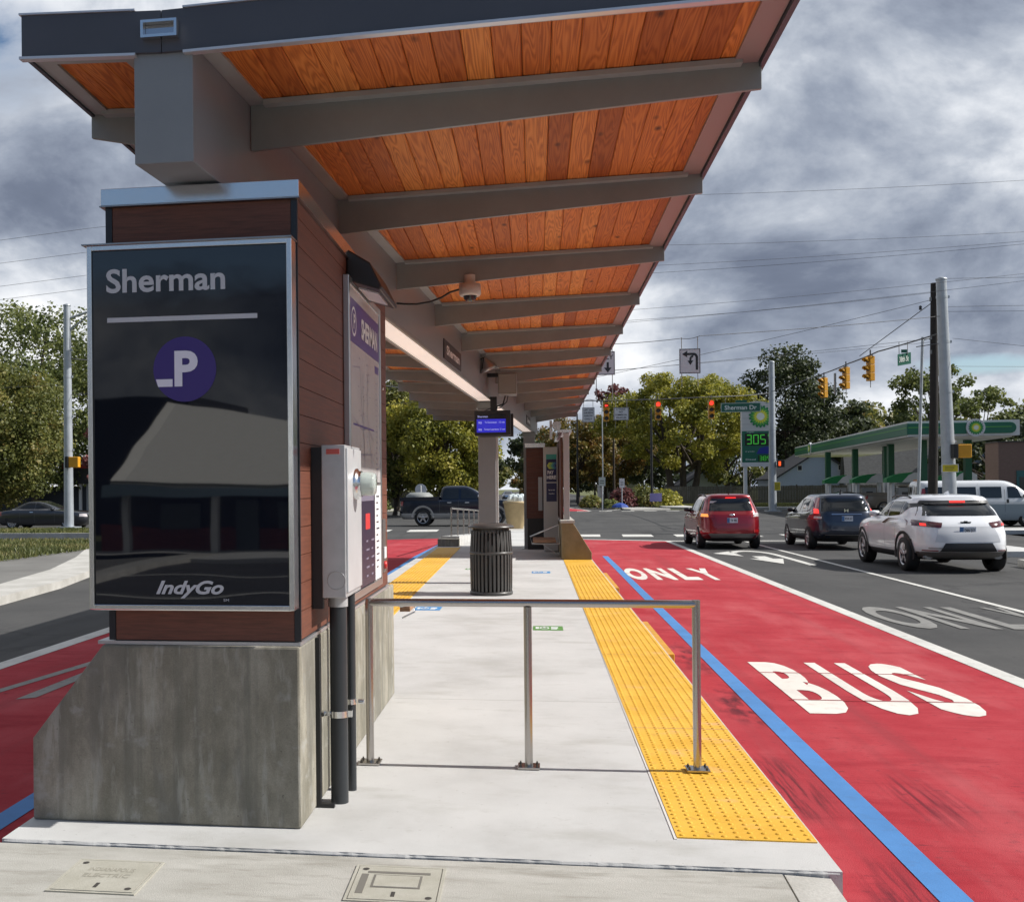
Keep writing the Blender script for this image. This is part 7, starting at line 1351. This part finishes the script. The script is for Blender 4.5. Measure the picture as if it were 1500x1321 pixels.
# trees beyond the crossing between the far kiosk and the yellow-green tree
tree('orange-green autumn tree right behind the far kiosk', 5.2, 135, 10.6, 5.0, 1.2, L_org, leaves=15000, s=.32, clumps=70, cs=.18)
tree('dark autumn tree behind the red arrow signal', 9.8, 142, 11.5, 5.5, 1.5, L_org, leaves=15000, s=.33, clumps=70, cs=.18)
tree('green tree behind the middle of the far signal span', 14.5, 150, 12.0, 5.5, 1.5, L_dk, leaves=8000, s=.46, clumps=44)
tree('sparse pinkish-red treetop left of the yellow-green tree', 9.1, 128, 13.6, 2.0, 10.4, L_red, leaves=900, s=.32, clumps=16, cs=.28, tr=.14)
tree('far olive tree low behind the orange one', 1.7, 190, 12.0, 5.0, 1.0, L_org, leaves=5000, s=.55, clumps=30)
tree('wide dark green tree beyond the street light pole', 10.5, 165, 12.5, 9.0, 1.0, L_dk, leaves=8000, s=.55, clumps=50)
tree('yellowing tree behind the fence left of the fuel price sign', 22.0, 128, 8.5, 4.5, 1.5, L_mix, leaves=5000, s=.38, clumps=34)
# trees behind the truck
tree('big yellow-olive tree behind the blue pickup', -6.3, 74, 8.9, 3.9, 1.2, L_yel, leaves=42000, s=.19, clumps=120, cs=.2, tr=.25)
tree('olive green tree left of the big one behind the blue pickup', -10.2, 78, 9.6, 3.6, 1.0, L_mix, leaves=26000, s=.20, clumps=90, cs=.22, tr=.25)
tree('bluish dark sparse treetop rising behind the olive tree', -10.4, 96, 13.8, 2.6, 7.0, L_dk, leaves=3800, s=.32, clumps=28, cs=.2, tr=.2)
tree('dense green tree with low skirt at the left behind the truck bed', -13.6, 88, 8.4, 4.6, .6, L_grn, leaves=9000, s=.3, clumps=50)
tree('small dark tree between the big tree and the grey column', -5.3, 105, 5.6, 2.8, .6, L_dk, leaves=4000, s=.32, clumps=26)
tree('tall narrow dark tree right of the grey column', -.9, 112, 7.9, 1.9, 2.6, L_dk, leaves=2600, s=.3, clumps=22, cs=.32, tr=.13)
tree('red-brown low tree under the narrow dark tree', -.5, 120, 4.2, 2.2, .6, L_org, leaves=2500, s=.34, clumps=18)
for i, (x, y, h, r) in enumerate(((-13, 260, 13, 8), (-24, 240, 15, 9), (-5, 340, 10, 9), (3, 300, 9, 7), (14, 260, 15, 9), (26, 230, 14, 9), (-38, 200, 14, 9), (-52, 170, 13, 9), (-70, 160, 14, 10), (40, 210, 14, 10), (75, 180, 15, 10), (92, 170, 15, 10), (58, 190, 15, 10))):
    tree(['low tree far down the left side of the avenue', 'larger far tree left of the avenue', 'farthest tree closing the end of the avenue', 'far low tree right of the avenue end', 'distant tree hidden behind the autumn trees', 'distant tree behind the white house', 'distant tree beyond the left corner lot', 'distant tree beyond the left shops', 'leftmost distant tree beyond the shops', 'distant tree beyond the price sign', 'distant tree beyond the brick building', 'rightmost distant tree beyond the pines', 'distant tree beyond the two blue houses'][i], x, y, h, r, .5, L_dk if i % 2 else L_mix, leaves=3200, s=.75, clumps=26, group='far trees beyond the crossing')
# left side trees
tree('full green tree with rusty patches at the left edge', -31.6, 58.5, 9.6, 4.6, .9, L_mix, leaves=52000, s=.17, clumps=140, cs=.19, tr=.25)
tree('tall dark green tree behind the left galvanised pole', -36.5, 74, 15.6, 6.8, 1.6, L_grn, leaves=40000, s=.23, clumps=120, cs=.2, tr=.35)
tree('second tall green tree half hidden by the glass sign', -29.5, 78, 14.6, 4.6, 2.0, L_grn, leaves=11000, s=.30, clumps=55, cs=.2, tr=.3)
tree('red-leaved young tree between the left tree and the pole', -26.6, 63, 6.2, 1.3, 1.8, L_red, leaves=1800, s=.2, clumps=16, cs=.3, tr=.08)
# shrubs of the flower bed
def bush(label, x, y, r, h, m, n=1500, s=.22):
    t = thing('shrub', label, 'shrub', (x, y, -.2), 0, 'shrubs in the corner flower bed'); d = RNG.normal(size=(n, 3)); d /= np.linalg.norm(d, axis=1)[:, None]; d[:, 2] = abs(d[:, 2]); P = d*np.array([r, r, h])*RNG.uniform(.45, 1.1, n)[:, None]; leafcloud('foliage', P, d, s, m, t)
    mb = MB()
    for k in range(7): e = P[k*3]; mb.tube([(e[0]*.2, e[1]*.2, 0), tuple(e)], [.03, .01], 5)
    mb.build('stem', bark, t, world=False)
bush('pinkish grassy shrub at the left end of the flower bed', 5.0, 98, 1.1, 1.0, L_mix); bush('tall purple-brown shrub beside the small white sign', 7.9, 100, 1.3, 1.7, L_red, 1800); bush('olive shrub in the middle of the flower bed', 9.8, 101, 1.6, 1.9, L_mix, 2200); bush('yellow-green shrub at the right end of the flower bed', 12.0, 103, 1.6, 1.5, L_yel, 2000); bush('small grey-green shrub in front of the bed', 6.5, 96, .9, .7, L_grn, 900)
tp = thing('tarpaulin', 'small blue tarpaulin lying before the flower bed', 'tarpaulin', (7.2, 94.5, -.16)); mb = MB(); mb.lathe([(.75, -.16), (.6, .05), (.3, .2), (.0001, .24)], (7.2, 94.5, 0), 'z', 9, 0, False, 1, .6); mb.build('sheet', mat('tarp_blue', (0.015, 0.06, 0.32), 0.5), tp)
bush('low dark shrub by the far left fence', -13.8, 94, 1.0, 1.2, L_grn, 900)
sf = thing('board_fence', 'low grey fence seen past the kiosk behind the trees', 'fence', (-16, 100, RZ)); mb = MB(); mb.box(-26, -8, 100, 100.08, RZ, 1.35); mb.build('boards', mat('grey_boards', (0, 0, 0)), sf)
st = thing('roadside_sign', 'back of a white round-topped roadside sign behind the truck bed', 'roadside sign', (-7.0, 66, RZ)); mb = MB(); mb.tube([(-7.1, 66, RZ), (-7.1, 66, 1.8)], .05, 6); mb.build('post', white_m, st); mb = MB(); mb.lathe([(.0001, 66), (.36, 66), (.36, 66.03), (.0001, 66.03)], (-7.1, 0, 1.55), 'y', 18, 0, False); mb.build('panel', sign_w, st)
for i, (x, y) in enumerate(((-2.2, 140), (-2.6, 170))):
    t = thing('utility_pole', ['distant pole beside the far avenue traffic', 'farther thin pole down the avenue'][i], 'utility pole', (x-5, y, RZ)); mb = MB(); mb.tube([(x-5, y, RZ), (x-5, y, 8)], .12, 6); mb.build('shaft', bark, t)
# short grass blades and fallen leaves give the verges a ragged edge
def tufts(name, regions, n, m, h=.12):
    V = []; 
    for (x0, x1, y0, y1, z) in regions:
        k = n; P = np.stack([RNG.uniform(x0, x1, k), RNG.uniform(y0, y1, k), np.full(k, z)], 1); a = RNG.uniform(0, 6.28, k); dx = np.stack([np.cos(a), np.sin(a), 0*a], 1)*.03; up = np.stack([RNG.normal(0, .03, k), RNG.normal(0, .03, k), RNG.uniform(.5, 1.2, k)*h], 1)
        V.append(np.stack([P-dx, P+dx, P+up], 1).reshape(-1, 3))
    V = np.concatenate(V).astype('f'); n = len(V)//3; me = bpy.data.meshes.new(name); me.vertices.add(3*n); me.vertices.foreach_set('co', V.ravel()); me.loops.add(3*n); me.loops.foreach_set('vertex_index', np.arange(3*n, dtype='i')); me.polygons.add(n); me.polygons.foreach_set('loop_start', np.arange(0, 3*n, 3, dtype='i')); me.polygons.foreach_set('loop_total', np.full(n, 3, 'i')); me.update(calc_edges=True); me.materials.append(m)
    o = bpy.data.objects.new(name, me); COL.objects.link(o); tag(o, 'short mixed green and straw grass blades on the verges', 'grass', kind='stuff')
tufts('grass', [(-20, -13.5, 22, 36.8, -.17), (-30, -13, 41.3, 47.1, -.14), (14, 30, 94.5, 108, -.16)], 14000, leafmat('grass_blades', [(.2, (.06, .08, .02)), (.6, (.13, .14, .04)), (.9, (.28, .24, .10))], .3))
